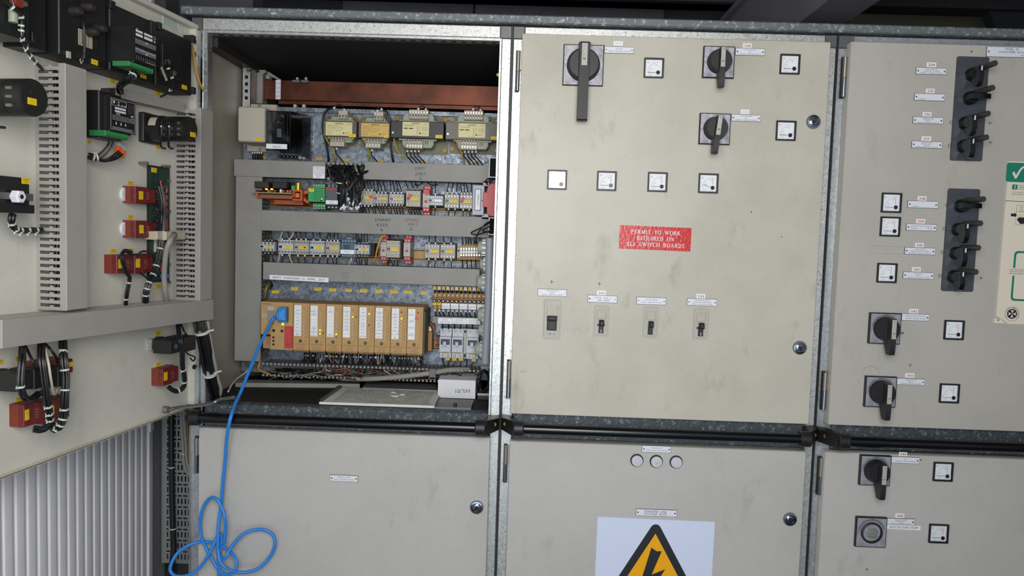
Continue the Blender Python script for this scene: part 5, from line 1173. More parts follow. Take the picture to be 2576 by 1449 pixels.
# blue-grey timer
t = Th('timer_relay', 'blue-grey timer relay with white label strip, lower row', 'relay', PL, 875, 625, .07); a = t.r(856.5, 601, 895, 648, .07); wd, h = a[1] - a[0], a[3] - a[2]; b = MB(); b.box(a[0], a[1], a[2], a[3], 0, .062, 'relay_blue', c=.0015); b.box(a[0] + .001, a[1] - .001, a[2] + h * .20, a[3] - h * .2, .06, .07, 'relay_blue', c=.001)
for i in range(4): b.quad(a[0] + wd * (.22 + i * .10), a[0] + wd * (.28 + i * .10), a[2] + h * .44, a[2] + h * .68, .0703, 'ink')
b.box(a[0] + wd * .3, a[0] + wd * .62, a[3] - .001, a[3] + .003, .02, .05, 'pvc_light'); b.build('housing', t.e)
for i in range(5): screw(t.e, a[0] + wd * (.12 + i * .19), a[3] - h * .12, .062, .75); screw(t.e, a[0] + wd * (.12 + i * .19), a[2] + h * .1, .062, .75)
q = t.r(856.5, 628.5, 891, 639, .0715); b = MB(); b.box(q[0], q[1], q[2], q[3], .07, .0708, 'white'); b.text('DNN01-K17', (q[0] + q[1]) / 2, (q[2] + q[3]) / 2 + .001, .0026, .0711, 'ink_soft'); b.text('VA: 1s', (q[0] + q[1]) / 2, (q[2] + q[3]) / 2 - .0035, .002, .0711, 'ink_soft'); b.build('label', t.e)
# orange relay board
t = Th('relay_board', 'orange relay board with black relays and two amber lights, left of green module', 'relay', PL, 705, 485, .07)
b = MB(); q = t.r(637, 484.5, 739, 487.5, .10); b.box(q[0], q[1], q[2], q[3], .02, .115, 'pcb', fm='pcb_edge'); b.build('circuit_board', t.e)
for r_ in ((640, 456.5, 676, 473), (685, 457.5, 722, 474.5)): b = MB(); q = t.r(*r_, .10); b.box(q[0], q[1], q[2], q[3], .03, .10, 'brown_black' if r_[0] < 660 else 'black', c=.0015); b.build('relay', t.e)
b = MB(); q = t.r(722, 458, 742, 480, .06); b.box(q[0], q[1], q[2] , q[3], .02, .06, 'black_matt'); q = t.r(733, 467, 741, 484, .095); b.box(q[0], q[1], q[2], q[3], .06, .095, 'green'); b.build('component', t.e)
b = MB(); q = t.p(750, 468, .075); vs = []
b.tube([(q[0], q[1] - .012, .075), (q[0], q[1], .075), (q[0], q[1] + .008, .075)], .0088, 'brass_cap', 20, 1); b.build('fuse_cap', t.e)
b = MB()
for px in (646, 652, 676, 692, 712, 724, 731): q = t.p(px, 481, .11); b.box(q[0] - .0025, q[0] + .0025, q[1] - .004, q[1] + .003, .09, .112, random.choice(['pcb_edge', 'orange', 'ink', 'brass']))
q = t.r(704, 476, 708, 485, .113); b.box(q[0], q[1], q[2], q[3], .10, .113, 'white'); b.build('components', t.e)
for px in (668.5, 682): q = t.p(px, 475.6, .112); b = MB(); b.cyl(q[0], q[1], .10, .112, .0022, 'led_orange', n=12, c=.0008); b.build('led', t.e)
b = MB(); q = t.r(646, 489, 742, 500, .10); b.box(q[0], q[1], q[2], q[3] , .0, .09, 'orange'); q = t.r(652, 494.5, 742, 498, .10); b.box(q[0], q[1], q[2], q[3], .088, .105, 'duct_dark')
q = t.r(646, 478, 652, 496, .10); b.box(q[0], q[1], q[2], q[3], .05, .108, 'orange')
q = t.r(738, 478, 772, 512, .10); h = q[3] - q[2]; b.frame(q[0], q[0] + .026, q[2] + h * .2, q[3], .005, .05, .105, 'orange', r=.001); b.prism([(q[0] + .018, q[3] - h * .05), (q[1], q[3] - h * .0), (q[1], q[3] - h * .2), (q[0] + .026, q[3] - h * .3)], .03, .085, 'orange'); b.prism([(q[0] + .018, q[2] + h * .3), (q[1], q[2] + h * .0), (q[1], q[2] + h * .16), (q[0] + .026, q[2] + h * .5)], .03, .085, 'orange'); b.box(q[0] + .008, q[0] + .019, q[2] + h * .42, q[2] + h * .75, .07, .108, 'orange_bright'); b.build('housing', t.e)
b = MB(); q = t.r(690, 504, 762, 514.5, .07); b.box(q[0], q[1], q[2], q[3], .0, .07, 'orange')
for i in range(15): x = q[0] + .002 + i * (q[1] - q[0]) / 15; b.box(x, x + .0018, q[2] + .001, q[3] - .003, .07, .071, 'red_brown')
b.add([(q[0] - .03, q[3] + .002, .05), (q[0], q[3], .07), (q[0], q[2] + .004, .07), (q[0] - .012, q[2] + .006, .05)], [(0, 1, 2, 3)], 'orange'); b.build('terminal_strip', t.e)
# green interface module, grey module, two LED modules
t = Th('interface_module', 'green interface module with red and green status dots', 'module', PL, 796, 492, .08); a = t.r(774.5, 473, 817, 508, .08); wd, h = a[1] - a[0], a[3] - a[2]; b = MB(); b.box(a[0], a[1], a[2], a[3], .0, .08, 'green', c=.0012)
for i in range(5): y = a[3] - h * (.16 + i * .155); b.frame(a[0] + wd * .32, a[0] + wd * .90, y - .0026, y + .0026, .0004, .08, .0805, 'ink', r=.0024); b.text('Alarm %d' % (i + 1) if i < 4 else 'On', a[0] + wd * .5, y, .0016, .0806, 'ink'); b.cyl(a[0] + wd * .83, y, .08, .0808, .0014, 'red' if i < 4 else 'led_green', n=10)
b.text('Reset', a[0] + wd * .6, a[2] + h * .07, .002, .0806, 'ink'); b.cyl(a[0] + wd * .80, a[2] + h * .09, .08, .084, .0022, 'ink', n=12); b.build('housing', t.e)
b = MB(); b.box(a[0] + .001, a[0] + wd * .36, a[3] - h * .28, a[3] - h * .04, .08, .0806, 'yellow'); b.text('A01', a[0] + wd * .18, a[3] - h * .13, .002, .0809, 'olive'); b.build('marker', t.e)
for r_ in ((786.5, 462, 818, 473), (786.5, 511, 819, 526)):
    b = MB(); q = t.r(*r_, .06); b.box(q[0], q[1], q[2], q[3], 0, .06, 'green_term', c=.001); n = 5
    for i in range(n): x = q[0] + (i + .5) * (q[1] - q[0]) / n; b.cyl(x, (q[2] + q[3]) / 2 + .001, .06, .0606, .0026, 'ink', n=10, fm='steel'); b.quad(x - .002, x + .002, q[2] + .0005, q[2] + .0028, .0604, 'ctr_white')
    b.build('terminal_strip', t.e)
t = Th('monitor_module', 'dark grey module with red stripe and white label, upper row', 'module', PL, 833, 494, .08); a = t.r(818, 464, 849, 524, .08); h = a[3] - a[2]; b = MB(); b.box(a[0], a[1], a[2] + h * .12, a[3] - h * .10, 0, .08, 'grey_blue', c=.0012); b.box(a[0], a[1], a[2], a[2] + h * .12, 0, .06, 'charcoal'); b.box(a[0], a[1], a[3] - h * .10, a[3], 0, .06, 'charcoal'); b.quad(a[0] + .001, a[1] - .001, a[3] - h * .22, a[3] - h * .14, .0803, 'red')
for i in range(3): x = a[0] + .006 + i * .0105; b.cyl(x, a[2] + h * .05, .06, .0606, .0024, 'steel', n=10); b.cyl(x, a[3] - h * .05, .06, .0606, .0024, 'steel', n=10); b.quad(a[0] + .002, a[0] + .006, a[2] + h * .45, a[2] + h * .47, .0803, 'ink')
b.build('housing', t.e); q = t.r(819.5, 504, 850, 513.5, .081); b = MB(); b.box(q[0], q[1], q[2], q[3], .08, .0808, 'white'); b.text('-DNN01-K', (q[0] + q[1]) / 2, (q[2] + q[3]) / 2 + .0015, .0024, .0811, 'ink_soft'); b.text('P (N.C.)', (q[0] + q[1]) / 2, (q[2] + q[3]) / 2 - .0025, .002, .0811, 'ink_soft'); b.build('label', t.e)
for k, (x0, x1, lx) in enumerate(((862, 881, 871), (882, 903, 891))):
    t = Th('relay_module', 'grey relay module with amber light, mostly hidden by black cables, %s of two' % ('left' if k == 0 else 'right'), 'module', PL, (x0 + x1) / 2, 490, .09); a = t.r(x0, 452, x1, 534, .09); b = MB(); b.box(a[0], a[1], a[2], a[3], 0, .09, 'grey_blue'); q = t.r(x0 + 1, 453, x1 - 4, 470, .092); b.box(q[0], q[1], q[2], q[3], .09, .092, 'ctr_grey')
    for i in range(7): b.cyl((a[0] + a[1]) / 2 + .004, a[2] + .006 + i * .009, .09, .0915, .0022, 'ctr_white' if i % 2 else 'ink', n=8)
    b.build('housing', t.e)
    q = t.p(lx, 458, .106); b = MB(); b.cyl(q[0], q[1], .09, .106, .0026, 'led_amber', n=12, c=.001); b.build('led', t.e)
# terminal blocks at right end of the lower row
G7 = 'beige rail terminals at the right end of the lower row'
for i in range(9):
    x0 = 1157 + i * 6.6; t = Th('terminal_block', 'slim beige-brown rail terminal in the row left of the grey pipe', 'terminal', PL, x0 + 3, 632, .045, G7); a = t.r(x0, 613, x0 + 6.1, 654, .045); b = MB(); h = a[3] - a[2]; b.box(a[0], a[1], a[2], a[3], 0, .034, 'tan_terminal'); b.box(a[0], a[1], a[2] + h * .20, a[3] - h * .16, .03, .045, 'term_beige', c=.0008); b.quad(a[0] + .0005, a[1] - .0005, a[2] + h * .42, a[2] + h * .56, .0454, 'white'); b.build('body', t.e)
    for vv in (.30, .68): b = MB(); b.cyl((a[0] + a[1]) / 2, a[2] + h * vv, .045, .0456, .0024, 'tan_terminal', n=10, fm='steel'); b.build('screw', t.e)
t = Th('end_clamp', 'beige end clamp with screw at left of the rail terminals', 'clamp', PL, 1155, 632, .05); a = t.r(1149, 622, 1157, 650, .05); b = MB(); b.box(a[0], a[1], a[2], a[3], 0, .045, 'term_beige', c=.001); b.cyl((a[0] + a[1]) / 2, (a[2] + a[3]) / 2 + .006, .045, .0458, .003, 'ink', n=10); b.build('body', t.e)
# ---- controller row
WPL = .13
def plc_text(b, cx, y, lines, w):
    for i, (s, c) in enumerate(lines): b.text(s, cx, y - i * .0058, c, w, 'plc_ink')
mat('plc_ink', '#5e4a2c', 0.6)
t = Th('controller', 'tan controller unit at left end of the row, blue plug and red battery flap', 'controller', PL, 697, 820, WPL); a = t.r(656, 760, 737, 843, WPL); c_ = t.r(680, 843, 737, 880.5, WPL); b = MB()
b.prism([(a[0], c_[3]), (c_[0], c_[3]), (c_[0], c_[2]), (a[1], c_[2]), (a[1], a[3]), (a[0], a[3])], .02, WPL, 'plc_tan', c=.001); w = WPL + .0004
q = t.p(671, 764.5, WPL); b.text('SIEMENS', q[0], q[1], .0038, w, 'plc_ink', bold=True, sx=1.2); q = t.p(716, 767, WPL); b.text('SIMATIC S5-95U', q[0], q[1], .0026, w, 'orange_label')
for px, py, r_ in ((688.5, 831.5, .0042), (709.5, 832.5, .0042), (688, 848.5, .0032), (688, 857.5, .0032), (688, 866.5, .0032), (688, 814, .0014), (710.5, 823, .0012)): q = t.p(px, py, WPL); b.cyl(q[0], q[1], WPL, WPL + .0012, r_, 'black', n=16)
for r_ in ((681, 825, 694, 842), (698, 820, 711, 841)): q = t.r(*r_, WPL); b.frame(q[0], q[1], q[2], q[3], .0004, WPL, WPL + .0005, 'orange_label')
b.build('housing', t.e)
b = MB(); q = t.r(672.5, 771, 690, 806, WPL); b.box(q[0], q[1], q[2], q[3], WPL, WPL + .003, 'duct', c=.0005); q = t.r(672, 770.5, 690.5, 781, WPL + .004); b.box(q[0], q[1], q[2], q[3], WPL, WPL + .005, 'ctr_grey', c=.0006); b.build('memory_slot', t.e)
b = MB(); q = t.r(659.5, 789, 673, 797.5, WPL); b.box(q[0], q[1], q[2], q[3], WPL, WPL + .0006, 'term_beige'); b.text('LOADER ON', (q[0] + q[1]) / 2, (q[2] + q[3]) / 2 + .002, .0018, w + .0005, 'ink'); b.text('PORT', (q[0] + q[1]) / 2, (q[2] + q[3]) / 2 - .002, .0018, w + .0005, 'ink'); b.build('label', t.e)
b = MB(); q = t.r(715.5, 821, 732.5, 876, WPL + .004); b.box(q[0], q[1], q[2], q[3], WPL - .001, WPL + .005, 'red_relay', c=.0012); h = q[3] - q[2]; cx = (q[0] + q[1]) / 2; b.text('BATTERY', cx - .001, q[2] + h * .39, .0022, WPL + .0054, 'ink'); y = q[2] + h * .20
for (s0, m_) in ((.0048, 'ink'), (.0032, 'red_relay')): b.add([(cx - s0, y - s0 * .8, WPL + .0054 + (.0003 if m_ != 'ink' else 0)), (cx + s0, y - s0 * .8, WPL + .0054 + (.0003 if m_ != 'ink' else 0)), (cx, y + s0 * .9, WPL + .0054 + (.0003 if m_ != 'ink' else 0))], [(0, 1, 2)], m_)
b.box(q[1] - .0005, q[1] + .003, q[2] + .001, q[3] - .001, WPL - .001, WPL + .003, 'red_relay'); b.build('battery_flap', t.e)
b = MB(); q = t.p(711.5, 815, WPL); b.cyl(q[0], q[1], WPL, WPL + .003, .0026, 'led_green', n=12, c=.0008); b.build('led', t.e)
b = MB(); q = t.r(662, 846, 681, 876, .10); b.box(q[0], q[1], q[2], q[3], .02, .10, 'plc_tan')
for i in range(3): y = q[3] - .006 - i * .0065; b.cyl(q[1] - .008, y, .10, .1008, .0024, 'steel', n=10)
b.build('terminal_block', t.e)
# blue plug on the controller
t = Th('blue_plug', 'blue moulded plug pushed into the tan controller', 'plug', PL, 705, 792, WPL + .004)
a = t.r(691, 773, 718, 812, WPL + .03); b = MB(); w0 = WPL + .0055
b.prism([(a[1] - .022, a[2] + .002), (a[1], a[2]), (a[1], a[3]), (a[1] - .020, a[3] - .001), (a[0] + .004, a[3] - .012), (a[0], (a[2] + a[3]) / 2 + .002), (a[0] + .003, a[2] + .010)], w0, w0 + .022, 'blue_hood', c=.004); b.build('hood', t.e)
b = MB(); b.box(a[1] - .021, a[1] - .001, a[2] + .004, a[3] - .004, w0 + .018, w0 + .026, 'blue_hood', c=.003)
for vv in (a[3] - .010, a[2] + .010): b.tube([(a[1] - .024, vv, w0 + .019), (a[1] - .012, vv, w0 + .025), (a[1] - .002, vv, w0 + .023)], .0034, 'blue_hood', 10, 3)
b.box(a[1] - .003, a[1] + .001, a[2] + .002, a[3] - .002, w0, w0 + .016, 'clear_cover'); b.build('grip', t.e)
plug_pt = PL.at(694, 798, WPL + .02)
bx = [737.4, 778.2, 819.6, 860.2, 901, 942, 982.5, 1023.5, 1064.3]
WORDS = [['E0', 'SPERRE', 'AUTOMATIC', 'TEST', 'START', 'STOP', 'BLOW', 'CONTACT', 'BREAK STOP'], ['E1', 'E/T BREAKER ON', 'DIESEL BREAKER ON', '', '', '', 'CLOSE FAILURE', 'D/G BREAKER ON', 'E/T BREAKER ON'], ['E2', 'E/T FAILURE', '', '', '', '', '', '', 'BATTERY STOP'], ['E3', 'OVERSPEED ALARM', 'LUB OIL PRESS ALARM', 'CW WATER TEMP ALARM', 'FUEL LEVEL ALARM', 'CRK WATER LEVEL', 'LOW DC ALARM', '', ''], ['A4', 'SPERRE', 'AUTOMATIC', 'TEST', 'E/T FAILURE', 'BATTERY STOP', 'START', 'STOP', 'BLOCKED'], ['A5', 'OVERSPEED ALARM', 'LOW L O PRESS ALARM', 'CW WATER TEMP', 'START FAILED', 'STATUS FAILED', 'CRANKING', 'BRAKING', 'BLOCK'], ['A6', 'E/T BREAKER ON', 'DIESEL BREAKER ON', 'START VALVE', 'STOP VALVE', 'ALARM', 'DIES. MOTOR STOP', 'BUS ALARM', 'FAIL ALARM'], ['A7', 'E/T BREAKER DELAY', '', 'DIESEL BREAKER', '', 'GENERATOR', '', 'STARTED AND LOAD', '']]
LIT = {1: (6, 7), 2: (7,), 3: (2,), 4: (1,), 6: (2,)}
FOOT = [('DIGITAL INPUT', 5), ('DIGITAL INPUT', 5), ('DIGITAL INPUT', 5), ('DIGITAL INPUT', 5), ('DIGITAL OUTPUT', 5), ('DIGITAL OUTPUT', 5), ('DIGITAL OUTPUT', 5), ('RELAY OUTPUT', 5)]
MLAB = ['first tan input module, right beside the controller unit', 'tan input module with two lit green lights low down', 'third tan input module, mostly blank strip, one light lit low down', 'fourth tan input module, one green light lit near the top', 'tan output module, fifth in the row, light lit at its top', 'tan output module, sixth in the row, no handwritten mark', 'tan output module, seventh in the row, handwritten mark at top', 'last tan module in the row, with a round red sticker']
for k in range(8):
    x0, x1 = bx[k] + .4, bx[k + 1] - .4; xm = (x0 + x1) / 2; y0 = 762 + (xm - 737) * .034; y1 = 880 + (xm - 737) * .034
    t = Th('signal_module', MLAB[k], 'module', PL, xm, (y0 + y1) / 2, WPL); a = t.r(x0, y0, x1, y1, WPL); wd, h = a[1] - a[0], a[3] - a[2]; b = MB(); b.box(a[0], a[1], a[2], a[3], .03, WPL, 'plc_tan', c=.0008); w = WPL + .0004; cx = (a[0] + a[1]) / 2
    b.cyl(a[0] + wd * .46, a[2] + h * .195, WPL, WPL + .0016, .0046, 'olive', n=16, fm='brown_black'); b.line(a[0] + wd * .40, a[2] + h * .185, a[0] + wd * .52, a[2] + h * .205, .001, WPL + .0019, 'ctr_cream'); b.ring(a[0] + wd * .75, a[2] + h * .19, w, .0026, .0004, 'plc_ink', 12)
    plc_text(b, cx, a[2] + h * .128, [(FOOT[k][0], .0034), ('8 x 24V DC', .0026), ('6ES5 421-8MA12', .0026), ('1 2 3 4 5 6', .0022)], w)
    xl = a[0] + wd * .66
    for i in range(9):
        y = a[3] - h * (.105 + i * .076); lit = i in LIT.get(k, ())
        if i: b.line(xl + .003, y, xl + .010, y, .0003, w, 'plc_ink'); b.text(str(i - 1), xl - .004, y, .0016, w, 'plc_ink')
        if not lit: b.cyl(xl, y, WPL, WPL + .0006, .0014, 'ink' if i else 'orange', n=10, fm='ctr_white' if i else 'red_dot')
        if k in (4, 5, 6) and i: b.ring(xl + .0066, y, w, .0018, .0003, 'plc_ink', 10)
    b.line(xl + .0102, a[3] - h * .72, xl + .0102, a[3] - h * .08, .0003, w, 'plc_ink')
    if k in (1, 2, 3, 4, 6, 7):
        yy = {1: .62, 2: .70, 3: .26, 4: .42, 6: .12, 7: .12}[k]; q = (xl + (.008 if k in (1, 3) else 0), a[3] - h * yy); b.prism([(q[0] - .002, q[1] - .003), (q[0] + .002, q[1] - .001), (q[0] + .001, q[1] + .003), (q[0] - .001, q[1] + .001)], WPL, w + .0002, 'ink')
    b.build('housing', t.e)
    b = MB(); s0, s1 = a[0] + wd * .06, a[0] + wd * .50; sy1 = a[3] - h * .045; sh = h * .655; n = 9
    for i in range(n):
        b.box(s0, s1, sy1 - (i + 1) * sh / n + .0003, sy1 - i * sh / n, WPL, WPL + .0012, 'white')
        if WORDS[k][i]:
            pr = WORDS[k][i].split(' ', 1) if len(WORDS[k][i]) > 9 else [WORDS[k][i]]
            for j, s in enumerate(pr): b.text(s, (s0 + s1) / 2, sy1 - (i + .5) * sh / n + (.0016 * (1 - 2 * j) if len(pr) > 1 else 0), .0022 if len(pr) > 1 else .0026, WPL + .0015, 'ink', maxw=(s1 - s0) * .9)
    b.build('label_strip', t.e)
    for i in LIT.get(k, ()): b = MB(); b.cyl(xl, a[3] - h * (.105 + i * .076), WPL, WPL + .0022, .0016, 'led_green', n=12, c=.0006); b.build('led', t.e)
    if k == 7: q = t.p(1048.5, 800.5, WPL); b = MB(); b.cyl(q[0], q[1], WPL, WPL + .0012, .0052, 'red_pink', n=20); b.build('sticker_dot', t.e)
    b = MB(); b.box(a[0] + .001, a[1] - .001, a[2] - .004, a[2], .05, WPL - .004, 'tan_terminal')
    for i in range(6): b.box(a[0] + .003 + i * .0068, a[0] + .007 + i * .0068, a[2] - .008, a[2] - .003, .06, WPL - .008, 'plc_dark')
    b.build('terminal_edge', t.e)
# rack carrying the modules
t = Th('controller_rack', 'dark olive backing rack behind the tan controller row, with brown end flange', 'rack', PL, 870, 820, .02); a = t.r(657, 752, 1064, 892, .12); b = MB(); va, vb = PL.uv(697, 757, WPL)[1] - t.o[1], 0
u0 = a[0]; u1 = t.p(1064.5, 830, WPL)[0]; top0 = t.p(700, 760, WPL)[1]; bot = t.p(1060, 893, WPL)[1]
b.box(u0, u1 + .001, bot + .02, top0 - .012, .0, .029, 'plc_dark'); b.box(u1 + .0006, u1 + .004, bot, top0 - .013, .0, WPL - .002, 'plc_dark'); b.build('back', t.e)
b = MB(); b.box(u1 + .004, u1 + .016, bot + .0, bot + .055, 0, .05, 'tan_terminal', c=.001); q = t.p(1077, 829, .03); b.cyl(q[0], q[1], 0, .02, .020, 'red_brown', n=24); b.cyl(q[0], q[1], .02, .026, .014, 'brown_black', n=6); b.cyl(q[0], q[1], .026, .034, .011, 'pale_screw', n=6); b.build('end_flange', t.e)
# hole with cable at left above the controllers
t = Th('cable_grommet', 'round metal-ringed hole with red and yellow wires, above left end of controllers', 'grommet', PL, 678, 717, .002); q = t.p(678, 717, 0); b = MB(); b.lathe(q[0], q[1], [(.0135, 0), (.0135, .004), (.0118, .004), (.0115, .001)], 'chrome', 28); b.disc(q[0], q[1], .0012, .0116, 'dark_void', 24); b.build('ring', t.e)
# fuse terminals
for i in range(12):
    x0 = 1088.5 + i * 11.05; yb = 736 + i * .32; t = Th('fuse_terminal', 'brown fuse terminal with yellow marker, at left end of the fuse row' if i < 2 else 'brown fuse terminal with black screw cap in the row above the miniature breakers', 'fuse', PL, x0 + 5.5, 757, .06, 'fuse terminals with yellow markers' if i < 2 else 'fuse terminals without yellow marker')
    a = t.r(x0, yb, x0 + 10.7, yb + 43, .06); wd, h = a[1] - a[0], a[3] - a[2]; cx = (a[0] + a[1]) / 2; b = MB(); b.box(a[0], a[1], a[2], a[3], 0, .045, 'tan_terminal', c=.0008); b.box(a[0], a[1], a[2] + h * .26, a[3] - h * .30, .04, .06, 'tan_terminal', c=.0008); b.build('body', t.e)
    b = MB(); b.cyl(cx, a[3] - h * .46, .058, .070, .0052, 'black_gloss', n=20, c=.0012); b.cyl(cx, a[3] - h * .46, .070, .0704, .0025, 'ctr_grey', n=12); b.build('fuse_cap', t.e); screw(t.e, cx, a[3] - h * .16, .045, .8); screw(t.e, cx, a[2] + h * .13, .045, .8)
    if i < 2: b = MB(); b.box(a[0] + .001, a[1] - .001, a[2] + h * .26, a[2] + h * .44, .06, .0608, 'yellow'); b.text('F%d' % (i + 1), cx, a[2] + h * .35, .003, .0811 - .02, 'olive'); b.build('marker', t.e)
for i, s in enumerate((('BUS PT 8+', '+DNN 15.1'), ('BUS PT NUT', 'ON 42 KW'), ('AUX SW 1/4W', '+DNN 15.10'), ('BREAKER RD/B', 'DNN 10.11'), ('ALARM', 'DNN 15.11'))):
    x0 = 1111.5 + i * 22.2; y0 = 763 + i * .7; tape(x0, y0, x0 + 20, y0 + 14, PL, .0608, 'white', ['o     o', s[0], s[1]], 'circuit_plate', 'small white plate on the fuse row, ' + ('leftmost, next to the yellow markers', 'second from left', 'third from left', 'fourth from left', 'rightmost, partly behind a round cap')[i], cap=.0028)
for i, s in enumerate((('BUS ON', '+DNN 05  OB-A'), ('AUX RIGHT', '+DNN 05  25 C3'), ('BUS CAT 62A', '+DNN 05  26A2'))):
    x0 = 1102 + i * 35.8; y0 = 800 + i * .6; tape(x0, y0, x0 + 35, y0 + 14.5, PL, .0454, 'white', [s[0], s[1]], 'circuit_plate', 'white plate on the narrow duct above the ' + ('left', 'middle', 'right')[i] + ' miniature breaker', cap=.003)
# miniature breakers
def mcb(x0, y0, x1, y1, label, poles=2):
    t = Th('miniature_breaker', label, 'breaker', PL, (x0 + x1) / 2, (y0 + y1) / 2, .05); a = t.r(x0, y0, x1, y1, .05); wd, h = a[1] - a[0], a[3] - a[2]; b = MB(); b.box(a[0], a[1], a[2], a[3], 0, .046, 'ctr_white', c=.001); b.box(a[0] + .0003, a[1] - .0003, a[2] + h * .22, a[3] - h * .27, .04, .062, 'ctr_white', c=.001)
    for i in range(1, poles): x = a[0] + i * wd / poles; b.quad(x - .0002, x + .0002, a[2], a[2] + h * .22, .0463, 'ink_soft'); b.quad(x - .0002, x + .0002, a[2] + h * .23, a[2] + h * .46, .0623, 'ink_soft'); b.quad(x - .0002, x + .0002, a[3] - h * .27, a[3], .0463, 'ink_soft')
    b.quad(a[0] + wd * .12, a[1] - wd * .10, a[2] + h * .47, a[2] + h * .66, .0623, 'black_gloss'); b.text('C16', a[0] + wd * .22, a[2] + h * .37, .003, .0623, 'ink_soft'); b.text('5SX2', a[0] + wd * .75, a[2] + h * .37, .002, .0623, 'ink_soft'); b.build('housing', t.e)
    b = MB(); b.box(a[0] + wd * .34, a[0] + wd * .62, a[2] + h * .44, a[2] + h * .59, .06, .074, 'ctr_white', c=.0015); b.build('toggle', t.e)
    b = MB(); b.box(a[0] + wd * .22, a[1] - wd * .22, a[2] + h * .15, a[2] + h * .22, .046, .0468, 'yellow_dim'); b.build('marker', t.e)
    for i in range(poles): x = a[0] + (i + .5) * wd / poles; screw(t.e, x, a[3] - h * .09, .046, .95); screw(t.e, x, a[2] + h * .08, .046, .95)
    return t
mcb(1106, 826, 1135.5, 901, 'left one of three white miniature breakers'); mcb(1137, 827, 1165.5, 902, 'middle one of three white miniature breakers'); mcb(1173.5, 828.5, 1204, 904, 'right one of three white miniature breakers, partly behind round caps')
t = Th('auxiliary_switch', 'narrow grey auxiliary module between middle and right miniature breaker', 'module', PL, 1169.5, 866, .055); a = t.r(1166, 827, 1173, 903, .055); b = MB(); h = a[3] - a[2]; b.box(a[0], a[1], a[2], a[3], 0, .05, 'ctr_grey', c=.0008); b.quad(a[0] + .001, a[1] - .001, a[2] + h * .04, a[2] + h * .16, .0503, 'ink'); b.quad(a[0] + .001, a[1] - .001, a[3] - h * .14, a[3] - h * .06, .0503, 'ink')
for i in range(5): b.text('13', (a[0] + a[1]) / 2, a[2] + h * (.3 + i * .09), .0022, .0503, 'ink_soft')
b.build('housing', t.e)
t = Th('end_clamp', 'rusty brown end clamp left of the miniature breakers', 'clamp', PL, 1099, 860, .02); a = t.r(1095, 845, 1104, 872, .02); b = MB(); b.box(a[0], a[1], a[2], a[2] + .005, 0, .02, 'copper'); b.box(a[0], a[1], a[3] - .005, a[3], 0, .02, 'copper'); b.box(a[0] + .003, a[1], a[2], a[3], 0, .012, 'red_brown'); b.build('bracket', t.e)
# grey pipe and round caps by the right post
t = Th('conduit_pipe', 'upright pale grey plastic pipe inside the right edge of open cabinet', 'pipe', PL, 1232, 765, .12); a0 = t.p(1232, 599, .12); a1 = t.p(1226, 931, .12); b = MB(); b.tube([(a0[0], a0[1], .12), ((a0[0] + a1[0]) / 2, (a0[1] + a1[1]) / 2, .12), (a0[0] - .002, a1[1], .12)], .0112, 'pvc_light', 24, 1); b.build('tube', t.e)
b = MB(); q = t.p(1229, 805, .12); b.tube([(q[0] - .0125, q[1] + .003, .122), (q[0] - .004, q[1] + .001, .1328), (q[0] + .006, q[1] - .003, .1312), (q[0] + .0122, q[1] - .005, .12)], .0012, 'ctr_white', 6, 4); b.build('tie', t.e)
CAPS = [(1211, 623, 'topmost, beside the rail terminals'), (1213, 664, 'second from top'), (1210, 709.5, 'beside the end of the duct with BATT CHANGED tape'), (1211, 791, 'beside the fuse row'), (1209.5, 830, 'beside the narrow duct plates'), (1205, 878, 'lowest, in front of right miniature breaker')]
for i, (px, py, wh) in enumerate(CAPS):
    p = PL.at(px, py, .10); o = thing('blanking_cap', 'pale green plastic cap, ' + wh, 'cap', (p.x + .012, p.y, p.z), -PI / 2); k = 1.15 if i in (0, 2, 3, 5) else .95
    b = MB(); b.lathe(0, 0, [(.0175 * k, -.006), (.0175 * k, .012 * k), (.0150 * k, .018 * k), (.008 * k, .0205 * k)], 'cap_green', 28)
    b.build('dome', o); b = MB()
    for j in range(8): a_ = j / 8 * 2 * PI; b.box(.0172 * k * math.cos(a_) - .003, .0172 * k * math.cos(a_) + .003, .0172 * k * math.sin(a_) - .003, .0172 * k * math.sin(a_) + .003, -.006, .009 * k, 'cap_green', c=.001)
    b.lathe(0, 0, [(.020 * k, -.010), (.020 * k, -.003), (.018 * k, -.002)], 'cap_green', 28); b.build('ribs', o)
mat('yellow_text', '#b3951a', 0.6)
# ------------------------------------------------------------------ on the inner face of the swung-out door
def face(t, TL, TR, BR, BL, w):
    a, b_, c, d = (t.p(*q, w) for q in (TL, TR, BR, BL))
    return ((a[0] + d[0]) / 2, (b_[0] + c[0]) / 2, (c[1] + d[1]) / 2, (a[1] + b_[1]) / 2)
def quadp(t, pts, w): return [t.p(*q, w)[:2] for q in pts]
def dth(name, label, cat, px, py, w=0.0, group=None): return Th(name, label, cat, DR, px, py, w, group)
def ybox(t, x0, y0, x1, y1, w, m='yellow', txt='K11', name='marker'):
    q = t.r(x0, y0, x1, y1, w); b = MB(); b.box(q[0], q[1], q[2], q[3], w - .0004, w + .0005, m); b.text(txt, (q[0] + q[1]) / 2, (q[2] + q[3]) / 2 + .001, min(.003, (q[3] - q[2]) * .28), w + .0008, 'yellow_text', maxw=(q[1] - q[0]) * .7); return b.build(name, t.e)
